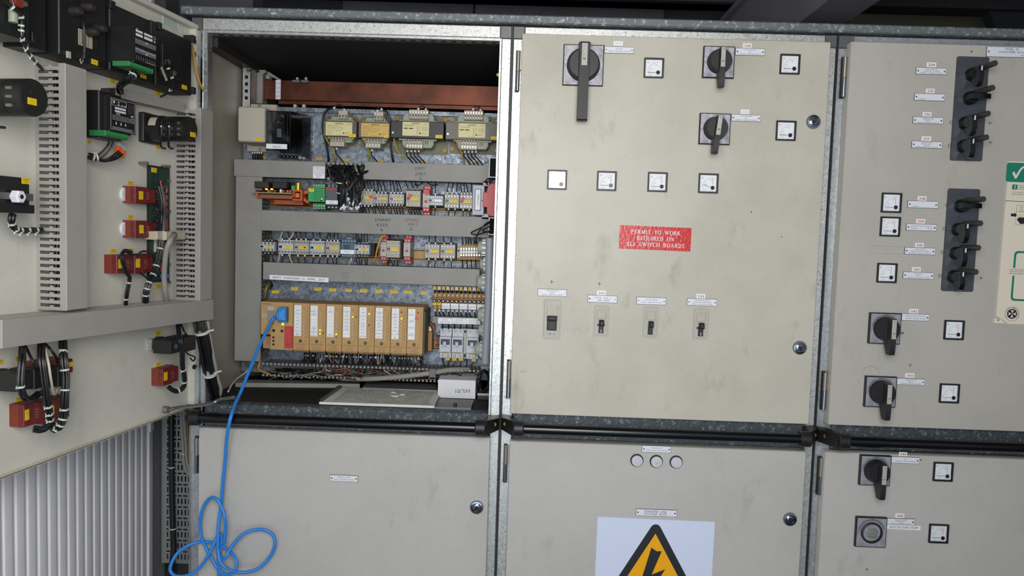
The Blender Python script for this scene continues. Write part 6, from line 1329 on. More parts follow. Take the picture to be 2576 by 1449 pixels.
def door_duct(label, xl, xm, xr, yt, yb, ends):
    """upright duct: near side (slotted) seen at xl..xm, cover at xm..xr"""
    ym = (yt + yb) / 2; u0 = DR.uv(xl, ym, 0)[0]; w = DR.w_at(xm, ym, u0); t = dth('wiring_duct', label, 'duct', (xm + xr) / 2, ym, w)
    q = face(t, (xm, ends[0]), (xr, ends[1]), (xr, ends[2]), (xm, ends[3]), w); u0 -= t.o[0]; u1 = q[1]; b = MB(); b.box(u0, u1, q[2], q[3], w - .009, w, 'duct_door', c=.0012); b.build('cover', t.e)
    b = MB(); b.box(u0 + .001, u1 - .001, q[2], q[3], 0, .002, 'duct_door'); h = q[3] - q[2]; n = int(h / .0123); d = h / n
    for i in range(n):
        v0 = q[2] + i * d
        for uu in (u0, u1 - .0018):
            b.box(uu, uu + .0018, v0, v0 + d * .52, .002, w - .009, 'duct_door')
            b.box(uu, uu + .0018, v0 + d * .52, v0 + d * .75, w * .45, w * .56, 'duct_door')
        for uu in (u0, u1 - .0018): b.box(uu, uu + .0018, v0 + d * .5, v0 + d, w - .014, w - .009, 'duct_door'); b.box(uu, uu + .0018, v0 + d * .5, v0 + d, .002, .008, 'duct_door')
    b.build('slotted_base', t.e)
    b = MB()
    for k in range(7): x = u0 + .008 + k * .006; b.tube([(x, q[2] + .01, .02 + .02 * random.random()), (x + .004, (q[2] + q[3]) / 2, .02 + .03 * random.random()), (x, q[3] - .01, .03)], .0035, 'cable_black', 6, 3)
    b.build('inner_cables', t.e); return t
door_duct('tall grey slotted duct on the open door, left of the black transducer', 89, 166, 219.5, 165, 780, (163, 172, 777, 781))
door_duct('shorter grey slotted duct near the hinge edge of the open door', 436, 504, 534.5, 285, 752, (272, 279, 754, 755))
# long horizontal duct: top side slotted, cover in front
t = dth('wiring_duct', 'long horizontal grey duct across the open door, below the red contact blocks', 'duct', 270, 825, .07); Q = quadp(t, [(5, 805), (537, 753), (537, 803), (5, 877)], .07)
b = MB(); b.prism(Q, .062, .07, 'duct_door', c=.001); b.build('cover', t.e)
b = MB(); k = lambda a, c, f: (a[0] + (c[0] - a[0]) * f, a[1] + (c[1] - a[1]) * f); n = 58
for (A_, B_, s) in ((Q[0], Q[1], -1), (Q[3], Q[2], 1)):
    for i in range(n):
        p0, p1 = k(A_, B_, i / n), k(A_, B_, (i + .55) / n); y = s * .0018; b.prism([p0, p1, (p1[0], p1[1] + y), (p0[0], p0[1] + y)], .0, .0622, 'duct_door')
b.prism([(q[0], q[1]) for q in Q], 0, .002, 'duct_door')
b.build('slotted_base', t.e)
b = MB()
for i in range(6): y = Q[3][1] + .012 + i * .006; b.tube([(Q[0][0] + .004, y, .02 + .006 * i), ((Q[0][0] + Q[1][0]) / 2, y - .008, .03), (Q[1][0] - .004, y - .014, .02 + .006 * i)], .003, 'cable_black', 6, 3)
b.build('inner_cables', t.e)
t = dth('wiring_duct', 'small grey duct cover sloping below the black meter cases, near the hinge', 'duct', 390, 252, .03); Q = quadp(t, [(307, 222), (470, 261), (471, 285), (307, 248)], .03); b = MB(); b.prism(Q, .0, .03, 'duct_door', c=.001); b.build('cover', t.e); b = MB(); Q2 = quadp(t, [(275, 222), (290, 221), (290, 236), (275, 236)], .02); b.prism(Q2, 0, .02, 'brown_black'); b.build('end_bracket', t.e)
# ---- black meter cases along the top
def clampfeet(t, pts, w):
    for px, py in pts:
        q = t.p(px, py, w); b = MB(); b.box(q[0] - .006, q[0] + .006, q[1] - .008, q[1] + .008, w - .02, w + .006, 'black', c=.001); b.build('clamp', t.e)
t = dth('meter_case', 'black meter case cut by the left picture edge, green resistor on it', 'meter', 30, 60, .09)
q = face(t, (-80, -120), (75, -70), (75, 102), (-80, 58), .09); b = MB(); b.box(q[0], q[1], q[2], q[3], 0, .09, 'black', c=.002); b.build('case', t.e)
q2 = face(t, (70, -80), (116, -65), (117, 131), (70, 118), .05); b = MB(); b.box(q2[0], q2[1], q2[2], q2[3], 0, .05, 'black', c=.002); b.build('side_frame', t.e)
p0, p1 = t.p(36, 26, .10), t.p(36, 57, .10); b = MB(); b.tube([(p0[0], p0[1], .098), (p0[0], (p0[1] + p1[1]) / 2, .098), (p1[0], p1[1], .098)], .0072, 'bobbin', 16, 1); b.tube([(p0[0], p0[1] + .02, .095), (p0[0], p0[1] + .008, .099), (p0[0], p0[1], .098)], .0012, 'steel', 6, 3); b.build('resistor', t.e)
p0 = t.p(48, 6, .10); b = MB(); b.cyl(p0[0], p0[1], .09, .103, .009, 'red_brown', n=14); b.cyl(p0[0] + .01, p0[1], .09, .104, .0045, 'zinc', n=6); b.build('terminal', t.e)
clampfeet(t, [(80, 94)], .06)
t = dth('meter_case', 'big black meter case with four rubber-capped terminals and cream label, top of open door', 'meter', 205, 90, .1)
u0 = DR.uv(83, 135, 0)[0]; w = DR.w_at(149, 138, u0); w = min(max(w, .06), .14); q = face(t, (147, -75), (266, -30), (268, 172), (149, 138), w); b = MB(); b.box(q[0], q[1], q[2], q[3], 0, w, 'black', c=.002); b.box(q[0] - .008, q[1] + .006, q[2] + .01, q[3], 0, .012, 'black', c=.002); b.build('case', t.e); wM = w
for px, py in ((205, 28), (236, 18), (246, 80), (266, 72)):
    p = t.p(px, py, w + .02); b = MB(); b.lathe(p[0], p[1], [(.010, w - .001), (.0095, w + .012), (.007, w + .020), (.003, w + .022)], 'brown_black', 16); b.build('terminal_cap', t.e)
y = t.r(197, 78, 232, 118, w); b = MB(); b.box(y[0], y[1], y[2], y[3], w, w + .0006, 'term_beige')
for i in range(3): b.frame(y[0] + .002 + i * .009, y[0] + .009 + i * .009, y[2] + .003, y[3] - .003, .0006, w + .0006, w + .0009, 'ink_soft')
b.build('label', t.e); ybox(t, 230, 150, 246, 163, w + .001); p = t.p(227, 74, w); b = MB(); b.cyl(p[0], p[1], w, w + .003, .004, 'white', n=12); b.build('screw', t.e); p = t.p(170, 138, w); b = MB(); b.box(p[0] - .004, p[0] + .004, p[1] - .006, p[1] + .006, w, w + .004, 'ctr_grey'); b.build('clip', t.e)
t = dth('meter_case', 'black meter case carrying a transducer with green terminals, top of open door', 'meter', 330, 110, .06)
q = face(t, (278, 12), (384, 50), (384, 208), (274, 178), .06); b = MB(); b.box(q[0], q[1], q[2], q[3], 0, .06, 'black', c=.002); b.build('case', t.e); b = MB(); b.box(q[0] - .004, q[0] + .012, q[3] - .012, q[3] + .004, .03, .065, 'black', c=.001); b.build('clamp', t.e); b = MB(); b.box(q[1] - .014, q[1] + .004, q[3] - .03, q[3], .03, .066, 'black', c=.001); b.build('clamp', t.e); ybox(t, 353, 188, 368, 197, .062)
def transducer_print(b, a, w, rows):
    wd, h = a[1] - a[0], a[3] - a[2]; m = 'white_label'
    if rows == 0:
        b.text('DC.', a[0] + wd * .12, a[3] - h * .02, .003, w, m)
        for (x0, x1, y0, y1) in ((.05, .36, .88, .95), (.05, .36, .76, .84), (.42, .80, .88, .95), (.42, .80, .76, .84)): b.quad(a[0] + wd * x0, a[0] + wd * x1, a[2] + h * y0, a[2] + h * y1, w, m)
        b.ring(a[0] + wd * .90, a[2] + h * .90, w, .0034, .0008, m, 16); b.quad(a[0] + wd * .86, a[0] + wd * .94, a[2] + h * .77, a[2] + h * .81, w, m)
        for i in range(8): y = a[2] + h * (.66 - i * .038 - (.12 if i > 3 else 0)); b.line(a[0] + wd * .03, y, a[1] - wd * .04, y, .0006, w, m)
        for i in range(9): x = a[0] + wd * (.08 + i * .10); b.line(x, a[2] + h * .05, x, a[2] + h * .16, .0005, w, m); b.frame(x - .0014, x + .0014, a[2] + h * .36, a[2] + h * .40, .0004, w - .0001, w, m) if i < 4 else None
        for y in (.62, .27): b.quad(a[0] + wd * .50, a[0] + wd * .58, a[2] + h * y, a[2] + h * (y + .05), w, m)
        b.line(a[0] + wd * .5, a[2] + h * .05, a[1] - wd * .04, a[2] + h * .05, .0006, w, m); b.line(a[0] + wd * .3, a[2] + h * .36, a[1] - wd * .04, a[2] + h * .36, .0006, w, m)
    else:
        b.frame(a[0] + wd * .03, a[1] - wd * .03, a[2] + h * .03, a[3] - h * .03, .0005, w - .0002, w, m)
        b.frame(a[0] + wd * .07, a[0] + wd * .62, a[2] + h * .76, a[2] + h * .93, .0005, w - .0002, w, m); b.disc(a[0] + wd * .15, a[2] + h * .86, w, .0032, 'yellow_label', 12)
        for (x, y) in ((.32, .87), (.32, .80), (.46, .80), (.57, .80)): b.quad(a[0] + wd * (x - .03), a[0] + wd * (x + .03), a[2] + h * (y - .015), a[2] + h * (y + .015), w, m)
        b.quad(a[0] + wd * .18, a[0] + wd * .60, a[2] + h * .66, a[2] + h * .72, w, m); b.quad(a[0] + wd * .18, a[0] + wd * .60, a[2] + h * .57, a[2] + h * .63, w, m)
        for i in range(4):
            for j in range(6): b.quad(a[0] + wd * (.68 + i * .07), a[0] + wd * (.72 + i * .07), a[2] + h * (.60 + j * .05), a[2] + h * (.635 + j * .05), w, 'ink_soft')
        for y in (.46, .42, .38, .34): b.line(a[0] + wd * .08, a[2] + h * y, a[0] + wd * .82, a[2] + h * y, .0005, w, m)
        b.frame(a[0] + wd * .84, a[0] + wd * .92, a[2] + h * .34, a[2] + h * .48, .0006, w - .0002, w, m); b.quad(a[0] + wd * .80, a[0] + wd * .90, a[2] + h * .52, a[2] + h * .56, w, m)
        for i in range(3): b.add([(a[0] + wd * (.2 + i * .18), a[2] + h * .2, w), (a[0] + wd * (.26 + i * .18), a[2] + h * .2, w), (a[0] + wd * (.23 + i * .18), a[2] + h * .3, w)], [(0, 1, 2)], m)
        for i in range(8): b.frame(a[0] + wd * (.10 + i * .10), a[0] + wd * (.17 + i * .10), a[2] + h * .06, a[2] + h * .12, .0004, w - .0002, w, m)
        for s, y in (('EN 60 688', .51), ('2005/0007', .54)): b.text(s, a[0] + wd * .3, a[2] + h * y, .002, w, m)
def transducer(label, F, near, G, w, rows, w0=0.0):
    t = dth('transducer', label, 'transducer', (F[0][0] + F[1][0]) / 2, (F[0][1] + F[2][1]) / 2, w); q = face(t, *F, w); d = near
    b = MB(); b.box(q[0] - .0, q[1] - (.012 if rows else .002), q[2] - .004, q[3] + .002, w0, w - .002, 'black', c=.002); b.box(q[0], q[1], q[2], q[3], w - .006, w, 'black'); transducer_print(b, q, w + .0004, rows); b.build('housing', t.e)
    g = face(t, *G, w); b = MB(); b.box(g[0], g[1], g[2], g[3], w - .03, w + .006, 'green_term', c=.001); n = 12
    for i in range(n): x = g[0] + (i + .5) * (g[1] - g[0]) / n; b.cyl(x, g[2] + (g[3] - g[2]) * .62, w + .006, w + .0066, .0018, 'green', n=8)
    b.build('terminal_strip', t.e); return t
tA = transducer('black transducer with printed white diagram and green terminals, on the third meter case', ((338, 67), (394, 92), (394, 167), (338, 155)), 0, ((318, 156), (380, 172), (380, 184), (318, 168)), .115, 0, .058)
uN = DR.uv(221, 345, 0)[0]; wN = DR.w_at(276, 345, uN)
tN = transducer('black transducer with wiring diagram and green terminals, hanging alone beside the tall duct', ((276, 242), (342, 259), (341, 336), (277, 330)), 0, ((258, 328), (316, 338), (316, 351), (258, 343)), max(wN, .05), 1)
b = MB(); q = face(tN, (246, 229), (276, 232), (300, 352), (246, 348), wN * .7); b.box(q[0], q[1] + .02, q[2], q[3], 0, wN * .75, 'black', c=.002); b.build('rear_case', tN.e)
t = dth('meter_case', 'black meter case with cream tag and two bolts, near the hinge of open door', 'meter', 430, 150, .05)
q = face(t, (398, 66), (482, 103), (482, 238), (385, 212), .055); b = MB(); b.box(q[0], q[1], q[2], q[3], 0, .055, 'black', c=.002); b.build('case', t.e); r = face(t, (407, 112), (458, 128), (460, 205), (407, 190), .06); b = MB(); b.box(r[0], r[1], r[2], r[3], .05, .062, 'black', c=.0015); b.build('back_cover', t.e); clampfeet(t, [(398, 66), (484, 98), (484, 228)], .055)
for px, py in ((421, 156), (436, 184)): p = t.p(px, py, .066); b = MB(); b.cyl(p[0], p[1], .06, .072, .006, 'steel', n=6, c=.001); b.build('bolt', t.e)
p = [t.p(*z, .065)[:2] for z in ((405, 170), (410, 167), (424, 202), (419, 204))]; b = MB(); b.prism(p, .063, .0635, 'term_beige'); b.build('tag', t.e); ybox(t, 458, 214.5, 470, 225, .056)
t = dth('rating_plate', 'pale green paper plate at the top of the open door', 'plate', 430, 58, 0); Q = quadp(t, [(410, 39), (450, 58), (450, 78), (410, 60)], .0012); b = MB(); b.prism(Q, 0.0003, .001, 'paper'); 
for i in range(7): p0, p1 = t.p(412, 42 + i * 2.7, .0014), t.p(447, 58.5 + i * 2.7, .0014); b.line(*p0[:2], *p1[:2], .0008, .0014, 'green')
b.build('sheet', t.e)
# ---- cam switches seen from behind
def camswitch(label, px, py, w, r, stack0, plate):
    t = dth('cam_switch', label, 'switch', px, py, w); b = MB()
    if plate: b.prism(rrect(-r * 1.2, r * 1.2, -r * 1.2, r * 1.2, .004), 0, .012, 'charcoal', c=.002); b.lathe(0, 0, [(r * 1.05, .012), (r * 1.05, w * stack0 - .004), (r * .8, w * stack0)], 'black', 32); b.build('mount', t.e); b = MB()
    ww = w * stack0; nst = 3 if not plate else 3
    st = (w - ww) / nst
    for i in range(nst): b.lathe(0, 0, [(r * .93, ww + i * st), (r, ww + i * st + .001), (r, ww + (i + 1) * st - .0015), (r * .93, ww + (i + 1) * st)], 'black', 32)
    b.build('contact_stack', t.e)
    b = MB(); b.cyl(0, 0, w, w + .002, r * .96, 'black', n=32); b.cyl(-r * .3, r * .25, w + .002, w + .0035, r * .16, 'charcoal', n=16)
    for i in range(8): a = i / 8 * 2 * PI + .3; b.cyl(r * .7 * math.cos(a), r * .7 * math.sin(a), w + .002, w + .0023, r * .12, 'dark_void', n=10)
    b.build('end_plate', t.e)
    b = MB()
    for i in range(nst):
        for s in (.35, -.1, -.55): b.cyl(-r * .97, r * s, ww + (i + .3) * st, ww + (i + .62) * st, .0030, 'zinc', n=8)
    b.build('contact_screws', t.e)
    for i in range(2):
        b = MB(); z = ww + st * (i + .6); b.tube([(-r * .9, r * .5, z), (-r * 1.25, r * .2, z), (-r * 1.3, -r * .6, z), (-r * .9, -r * 1.35, z - .01), (-r * .1, -r * 1.55, z - .02), (r * .8, -r * 1.5, z - .03)], .0026, 'cable_black', 8, 5); b.cyl(-r * 1.28, 0, z - .0015, z + .0015, .0036, 'white', n=8); b.build('wire', t.e)
    return t
tC = camswitch('round black cam switch back at the left picture edge, wires looping under it', 84, 246, .115, .031, .12, False); ybox(tC, 70, 247, 92, 264, .118)
tD = camswitch('round black cam switch back on a square mount, near the hinge edge', 478, 325, .105, .028, .45, True); ybox(tD, 479, 333, 492, 345, .108)
b = MB(); q = tD.r(392, 297, 410, 319, .05); 
vs = []; n = 8; r = .0297
for i in range(n + 1): a = PI * .72 + i / n * .75; vs += [(r * math.cos(a), r * math.sin(a), .020), (r * math.cos(a), r * math.sin(a), .038)]
b.add(vs, [(2 * i, 2 * i + 1, 2 * i + 3, 2 * i + 2) for i in range(n)], 'term_beige'); b.build('label', tD.e)
# ---- red contact blocks
def redblock(label, xl, xm, xr, yt, yb, tilt, mk, lens=True, w=None):
    """seen from the side: brown collar nearest, red contact body behind"""
    ym = (yt + yb) / 2; u0 = DR.uv(xl, ym, 0)[0]; w = w or min(max(DR.w_at(xm, ym, u0), .03), .07); t = dth('contact_block', label, 'contact block', (xm + xr) / 2, ym + tilt / 2, w)
    q = face(t, (xm, yt), (xr, yt + tilt), (xr, yb + tilt), (xm, yb), w); u0 -= t.o[0]; b = MB(); b.box(q[0], q[1], q[2], q[3], 0, w * .62, 'red_brown', c=.001); b.build('collar', t.e)
    b = MB(); h = q[3] - q[2]; wd = q[1] - q[0]
    b.prism([(q[0], q[2]), (q[0] + wd * .62, q[2]), (q[0] + wd * .70, q[2] + h * .06), (q[1], q[2] + h * .06), (q[1], q[3] - h * .06), (q[0] + wd * .70, q[3] - h * .06), (q[0] + wd * .62, q[3]), (q[0], q[3])], w * .6, w, 'red_dark', c=.0015)
    for i in range(4): b.text('NO 660V', q[0] + wd * .6, q[2] + h * (.3 + i * .12), .0018, w + .0004, 'ctr_grey')
    for vv in (.25, .75): b.cyl(q[1] - .004, q[2] + h * vv, w, w + .0008, .0028, 'red_brown', n=10)
    b.build('body', t.e)
    if lens: b = MB(); b.cyl(q[0] + .006, (q[2] + q[3]) / 2, -.001, .006, .016, 'white_label', n=18); b.build('locking_ring', t.e)
    ybox(t, *mk, w + .001, txt='D'); return t
redblock('dark red contact block, upper of two beside the green circuit board', 325, 340, 391, 468, 510, 6, (350, 481, 360, 502))
redblock('dark red contact block, lower of two beside the green circuit board', 325, 340, 392, 553, 596, 5, (351, 566, 361, 587))
redblock('dark red contact block, left of the touching pair above the long duct', 277, 294, 338, 640, 686, 2, (298, 652, 307, 675), False)
redblock('dark red contact block, right of the touching pair above the long duct', 322, 339, 384, 638, 687, 2, (342, 651, 352, 673), False)
redblock('dark red dusty contact block at bottom left of open door, left of a pair', 39, 60, 112, 1015, 1071, -6, (63, 1030, 73, 1057), False)
redblock('dark red contact block at bottom of open door, right of a pair behind cable ties', 100, 118, 175, 1003, 1062, -4, (128, 1020, 136, 1040), False)
redblock('dark red contact block near the hinge, below the black switch body', 393, 410, 449, 925, 967, -3, (413, 936, 421, 957), False)
redblock('dark red contact block half hidden behind the black switch bodies, lower left of door', 105, 124, 184, 905, 944, 2, (169, 911, 183, 923), False, w=.05)
def switchbody(label, br, cx, cy, bx, w=.075, zinc=True):
    t = dth('control_switch', label, 'switch', (bx[0] + bx[2]) / 2, (bx[1] + bx[3]) / 2, w); q = t.r(*bx, w); b = MB(); wd = q[1] - q[0]; h = q[3] - q[2]
    b.box(q[0], q[1], q[2], q[3], w * .42, w, 'black', c=.001); b.box(q[0] + wd * .55, q[1] + .003, q[2] - .002, q[3] + .002, w * .40, w + .004, 'black', c=.001); b.quad(q[0] + wd * .16, q[0] + wd * .28, q[2] + h * .35, q[2] + h * .68, w + .0003, 'relay_blue'); b.build('contact_body', t.e)
    b = MB(); b.lathe((q[0] + q[1]) / 2, (q[2] + q[3]) / 2, [(.017, .01), (.0175, w * .3), (.016, w * .42)], 'black', 24); b.build('actuator', t.e)
    if zinc: b = MB(); b.box((q[0] + q[1]) / 2 - .022, (q[0] + q[1]) / 2 + .022, q[2] + .002, q[3] - .002, 0, .010, 'galv_clean', c=.001); b.build('bracket', t.e)
    return t
switchbody('black control switch body on a zinc bracket near the hinge, under the long duct', None, 0, 0, (430, 852, 488, 884))
switchbody('black control switch body at lower left of open door, black wires over its front', None, 0, 0, (42, 934, 112, 978))
switchbody('black control switch body behind the wire bundle, right of the lower left one', None, 0, 0, (118, 926, 160, 972), w=.07)
# ---- yellow markers stuck on the door
for x0, y0, x1, y1, wh in ((320, 456, 335, 465, 'above the upper single red contact block'), (321, 541, 335, 551, 'above the lower single red contact block'), (276, 626, 292, 636, 'above left red block of the touching pair'), (321, 625, 335, 635, 'above right red block of the touching pair'), (390, 716, 405, 726, 'under the green circuit board'), (145, 159, 161, 170, 'below the big meter case'), (276, 198, 291, 210, 'below the meter case with transducer'), (391, 231, 404, 239, 'below the meter case with cream tag'), (391, 366, 405, 375, 'below the cam switch with square mount'), (220, 352, 229, 362, 'below the lone transducer'), (390, 833, 404, 845, 'above the control switch by the hinge'), (391, 912, 404, 922, 'above the red contact block by the hinge'), (-6, 904, 7, 917, 'at the left picture edge below the long duct'), (38, 896, 50, 909, 'above the lower left control switch'), (39, 999, 60, 1010, 'above the dusty red contact block'), (54, 447, 75, 463, 'on the corner of the black box with zinc bar')):
    w = .062 if 'zinc bar' in wh else .0003; o = tape(x0, y0, x1, y1, DR, w, 'yellow', ['DNN01', '-H11'], 'marker_label', 'yellow marker on the open door, ' + wh, cap=.004, tm='olive')
# ---- green circuit board
t = dth('circuit_board', 'long green circuit board on a black backing, mounted upright on open door', 'circuit board', 400, 560, 0); q = face(t, (373, 413), (424, 424), (426, 706), (373, 712), .004); b = MB(); b.box(q[0], q[1], q[2], q[3], 0, .005, 'black'); b.build('backing', t.e)
r = face(t, (379, 420), (427, 427), (427, 700), (378, 706), .016); b = MB(); b.box(r[0], r[1], r[2], r[3], .013, .0155, 'pcb'); W_, H_ = r[1] - r[0], r[3] - r[2]; rnd = random.Random(3)
for i in range(46): x = r[0] + W_ * rnd.choice((.28, .36, .5, .62, .74, .82)); y = r[2] + H_ * rnd.uniform(.06, .86); b.line(x, y, x + W_ * rnd.uniform(-.02, .02), y + H_ * rnd.uniform(.012, .035), .0009, .0158, 'pcb_edge')
for i in range(70): b.disc(r[0] + W_ * rnd.uniform(.22, .9), r[2] + H_ * rnd.uniform(.1, .9), .0159, .0011, 'yellow_label', 6)
b.build('board', t.e); b = MB()
for i in range(26):
    x, y = r[0] + W_ * rnd.choice((.46, .5, .66, .72, .78)), r[2] + H_ * (.10 + .8 * i / 26); b.tube([(x, y - .005, .018), (x, y, .0185), (x, y + .005, .018)], .0024, 'red_relay', 8, 1)
for i in range(10): x, y = r[0] + W_ * .3, r[2] + H_ * (.1 + i * .085); b.box(x - .004, x + .004, y - .004, y + .004, .0155, .022, 'ink')
b.box(r[0] + W_ * .5, r[0] + W_ * .85, r[2] + H_ * .015, r[2] + H_ * .045, .0155, .024, 'blue'); b.box(r[0] + W_ * .18, r[0] + W_ * .28, r[2] + H_ * .25, r[2] + H_ * .42, .0155, .022, 'ctr_grey'); b.build('components', t.e)
for px, py in ((370, 411), (426, 419), (426, 455), (427, 532), (426, 665), (427, 710)): p = t.p(px, py, .02); b = MB(); b.cyl(p[0], p[1], 0, .022, .0042, 'zinc', n=6); b.build('standoff', t.e)
ybox(t, 381, 422, 394, 434, .017)
t = dth('data_plug', 'beige plug with grey cable on the green circuit board', 'plug', 432, 592, .05); q = t.r(396, 583, 468, 603, .05); b = MB(); b.box(q[0], q[1], q[2], q[3], .02, .05, 'term_beige', c=.002); b.box(q[0] + .022, q[0] + .046, q[2] - .001, q[3] + .001, .02, .058, 'term_beige', c=.002); b.build('hood', t.e)
p = t.p(437, 592, .058); b = MB(); b.cyl(p[0], p[1], .056, .062, .0075, 'chrome', n=16); b.build('cable_clamp', t.e)
def door_cable(name, label, cat, pts, r, m, ties=(), n=10, group=None, fr=DR):
    P = [fr.at(px, py, w) for px, py, w in pts]; p0 = P[0]; b = MB()
    if isinstance(r, tuple):   # a bundle of several cores laid round the path
        R, k, rc = r; C0 = cat_path(P, 6); A_ = []
        for i, q in enumerate(C0):
            d = (C0[min(i + 1, len(C0) - 1)] - C0[max(i - 1, 0)]).normalized(); s = d.cross(fr.N)
            s = s.normalized() if s.length > .15 else (A_[-1][0] if A_ else fr.U.copy())
            if A_ and s.dot(A_[-1][0]) < 0: s = -s
            A_.append((s, s.cross(d).normalized()))
        for i in range(k):
            a = 2 * PI * i / k
            b.tube([q - p0 + A_[j][0] * math.cos(a) * R + A_[j][1] * math.sin(a) * R for j, q in enumerate(C0)], rc, m, 6, 1)
        rad = R + rc * .8
    else: b.tube([q - p0 for q in P], r, m, n, 6); rad = r
    t = thing(name, label, cat, p0); b.build('cores', t, world=True)
    if group: t['group'] = group
    C_ = cat_path(P, 10)
    for f in ties:
        i = min(int(f * (len(C_) - 1)), len(C_) - 2); a, d = C_[i] - p0, (C_[i + 1] - C_[i]).normalized(); b2 = MB(); b2.tube([a - d * .0016, a, a + d * .0016], rad + .0009, 'tie', 14, 1)
        s = d.cross(fr.N).normalized(); b2.tube([a + s * rad, a + s * (rad + .002), a + s * (rad + .004)], .0015, 'tie', 6, 1); b2.build('cable_tie', t, world=True)
    return t
def bundle(label, pts, R, k=6, rc=.0028, ties=(), m='cable_black', fr=DR): return door_cable('cable_bundle', label, 'cable', pts, (R, k, rc), m, ties, fr=fr)
door_cable('data_cable', 'thick grey cable curving from the beige plug down into the long duct', 'cable', [(437, 592, .062), (428, 606, .07), (418, 634, .06), (413, 690, .045), (416, 735, .04), (421, 764, .03)], .0062, 'wire_grey', n=14)
bundle('black cable bundle running down over the green circuit board into the long duct', [(402, 468, .03), (410, 510, .035), (409, 560, .04), (404, 620, .04), (390, 680, .04), (374, 715, .04), (367, 740, .035), (366, 760, .03)], .0045, 6, .0026, (.45, .55, .62, .7, .78, .88))
bundle('thin black cable bundle from the touching red blocks into the long duct', [(330, 634, .05), (312, 632, .055), (307, 650, .06), (318, 685, .055), (326, 700, .05), (319, 740, .04), (316, 766, .03)], .0025, 4, .0022, (.72, .9))
door_cable('control_wire', 'black wire looping over the top of the touching red block pair', 'wire', [(318, 633, .05), (330, 640, .055), (350, 640, .055)], .0022, 'cable_black')
door_cable('control_wire', 'black wire arching from right red block of the pair to the bundle', 'wire', [(350, 636, .05), (362, 632, .055), (378, 636, .05), (388, 645, .045)], .0022, 'cable_black')
door_cable('control_wire', 'black wire with white ferrule below right red block of the pair', 'wire', [(352, 687, .05), (362, 693, .05), (372, 702, .045)], .0022, 'cable_black')
for k, (y0, y1) in enumerate(((472, 500), (516, 540), (545, 560))): door_cable('control_wire', 'grey-black wire from the %s on the circuit board to the cable bundle' % ('upper white connector', 'middle white connector', 'lower white connector')[k], 'wire', [(386 + k * 2, y0, .03), (394, y0 + 8, .04), (402, y1 + 12, .042), (407, y1 + 40, .042)], .0022, 'cable_black')
# left black box with zinc bar and its cable
t = dth('control_box', 'black box held by a zinc bar with white knob, left edge of open door', 'box', 30, 490, .06); q = face(t, (-60, 436), (75, 448), (76, 538), (-60, 530), .06); b = MB(); h = q[3] - q[2]; b.box(q[0], q[1], q[2] + h * .14, q[3], 0, .06, 'black', c=.002); b.box(q[0], q[1] + .004, q[2], q[2] + h * .24, 0, .066, 'black_matt', c=.001); b.build('housing', t.e)
z = face(t, (-60, 482), (85, 484), (85, 503), (-60, 500), .066); b = MB(); b.box(z[0], z[1], z[2], z[3], .060, .066, 'mount_plate', c=.001); b.build('zinc_bar', t.e)
p = t.p(55, 495, .08); b = MB(); b.cyl(p[0], p[1], .066, .080, .0115, 'white_label', n=6, c=.002); b.cyl(p[0], p[1], .08, .0803, .004, 'ink', n=12); b.build('knob', t.e)
bundle('black cable from the box with zinc bar, curving into the tall duct, white ties', [(32, 538, .05), (29, 552, .05), (33, 570, .045), (48, 579, .04), (75, 579, .035), (104, 579, .03)], .0038, 5, .0024, (.3, .5, .63, .77, .9))
# wiring of the meter cases
bundle('white-banded black wire dropping from the leftmost meter case into the tall duct', [(12, 2, .10), (34, 20, .11), (54, 40, .105), (55, 70, .10), (57, 98, .098), (70, 130, .08), (86, 152, .05), (108, 176, .03)], .0012, 2, .0022, (.14, .3, .4, .48, .58, .68, .78, .88))
for k, (a, c) in enumerate(((205, 30), (246, 82))): bundle('pair of black wires from the %s capped terminal of the big meter case' % ('upper left', 'lower right')[k], [(a, c + 8, wM + .012), (a + (6 if not k else -4), c + 40, wM + .02), (212, 135, wM + .015), (206, 150, wM + .01), (200, 158, wM - .01)], .0012, 2, .0016, (.8,))
bundle('black wires dropping from the green terminals of the transducer on the third meter case', [(338, 180, .12), (330, 196, .12), (314, 206, .10), (301, 218, .07), (303, 232, .04)], .005, 6, .0022, (.15,))
bundle('black wires below the green terminals of the lone transducer, orange connectors at their end', [(280, 350, wN + .004), (277, 366, wN), (262, 384, .04), (244, 396, .03), (222, 392, .02)], .005, 4, .002, (.75, .86))
for k in range(3):
    door_cable('control_wire', 'black wire to the orange lever connectors, %s of three' % ('upper', 'middle', 'lower')[k], 'wire', [(298 + k * 5, 380 + k * 4, wN * .8), (284 + k * 4, 392 + k * 4, .045), (262, 402 + k * 2, .035), (240, 400, .028)], .002, 'cable_black')
t = dth('lever_connector', 'orange and clear lever connector beside the wires, upper of a pair', 'connector', 301, 375, wN * .8)
for k, (px, py) in enumerate(((301, 375), (311, 384))):
    if k: t = dth('lever_connector', 'orange and clear lever connector beside the wires, lower of a pair', 'connector', 311, 384, wN * .8)
    w = wN * .8; p = t.p(px, py, w); b = MB(); b.prism([(p[0] - .006, p[1] - .009), (p[0] + .004, p[1] - .011), (p[0] + .009, p[1] + .004), (p[0] - .002, p[1] + .007)], w - .008, w, 'orange_bright', c=.001); b.build('levers', t.e); b = MB(); b.prism([(p[0] - .001, p[1] + .006), (p[0] + .009, p[1] + .003), (p[0] + .011, p[1] + .010), (p[0] + .001, p[1] + .013)], w - .008, w - .001, 'pvc_light'); b.build('clear_body', t.e)
bundle('black wire with white markers on the meter case with cream tag', [(421, 156, .07), (424, 172, .078), (432, 190, .075), (436, 210, .07), (424, 232, .05), (404, 244, .03)], .001, 2, .002, (.2, .45, .75))
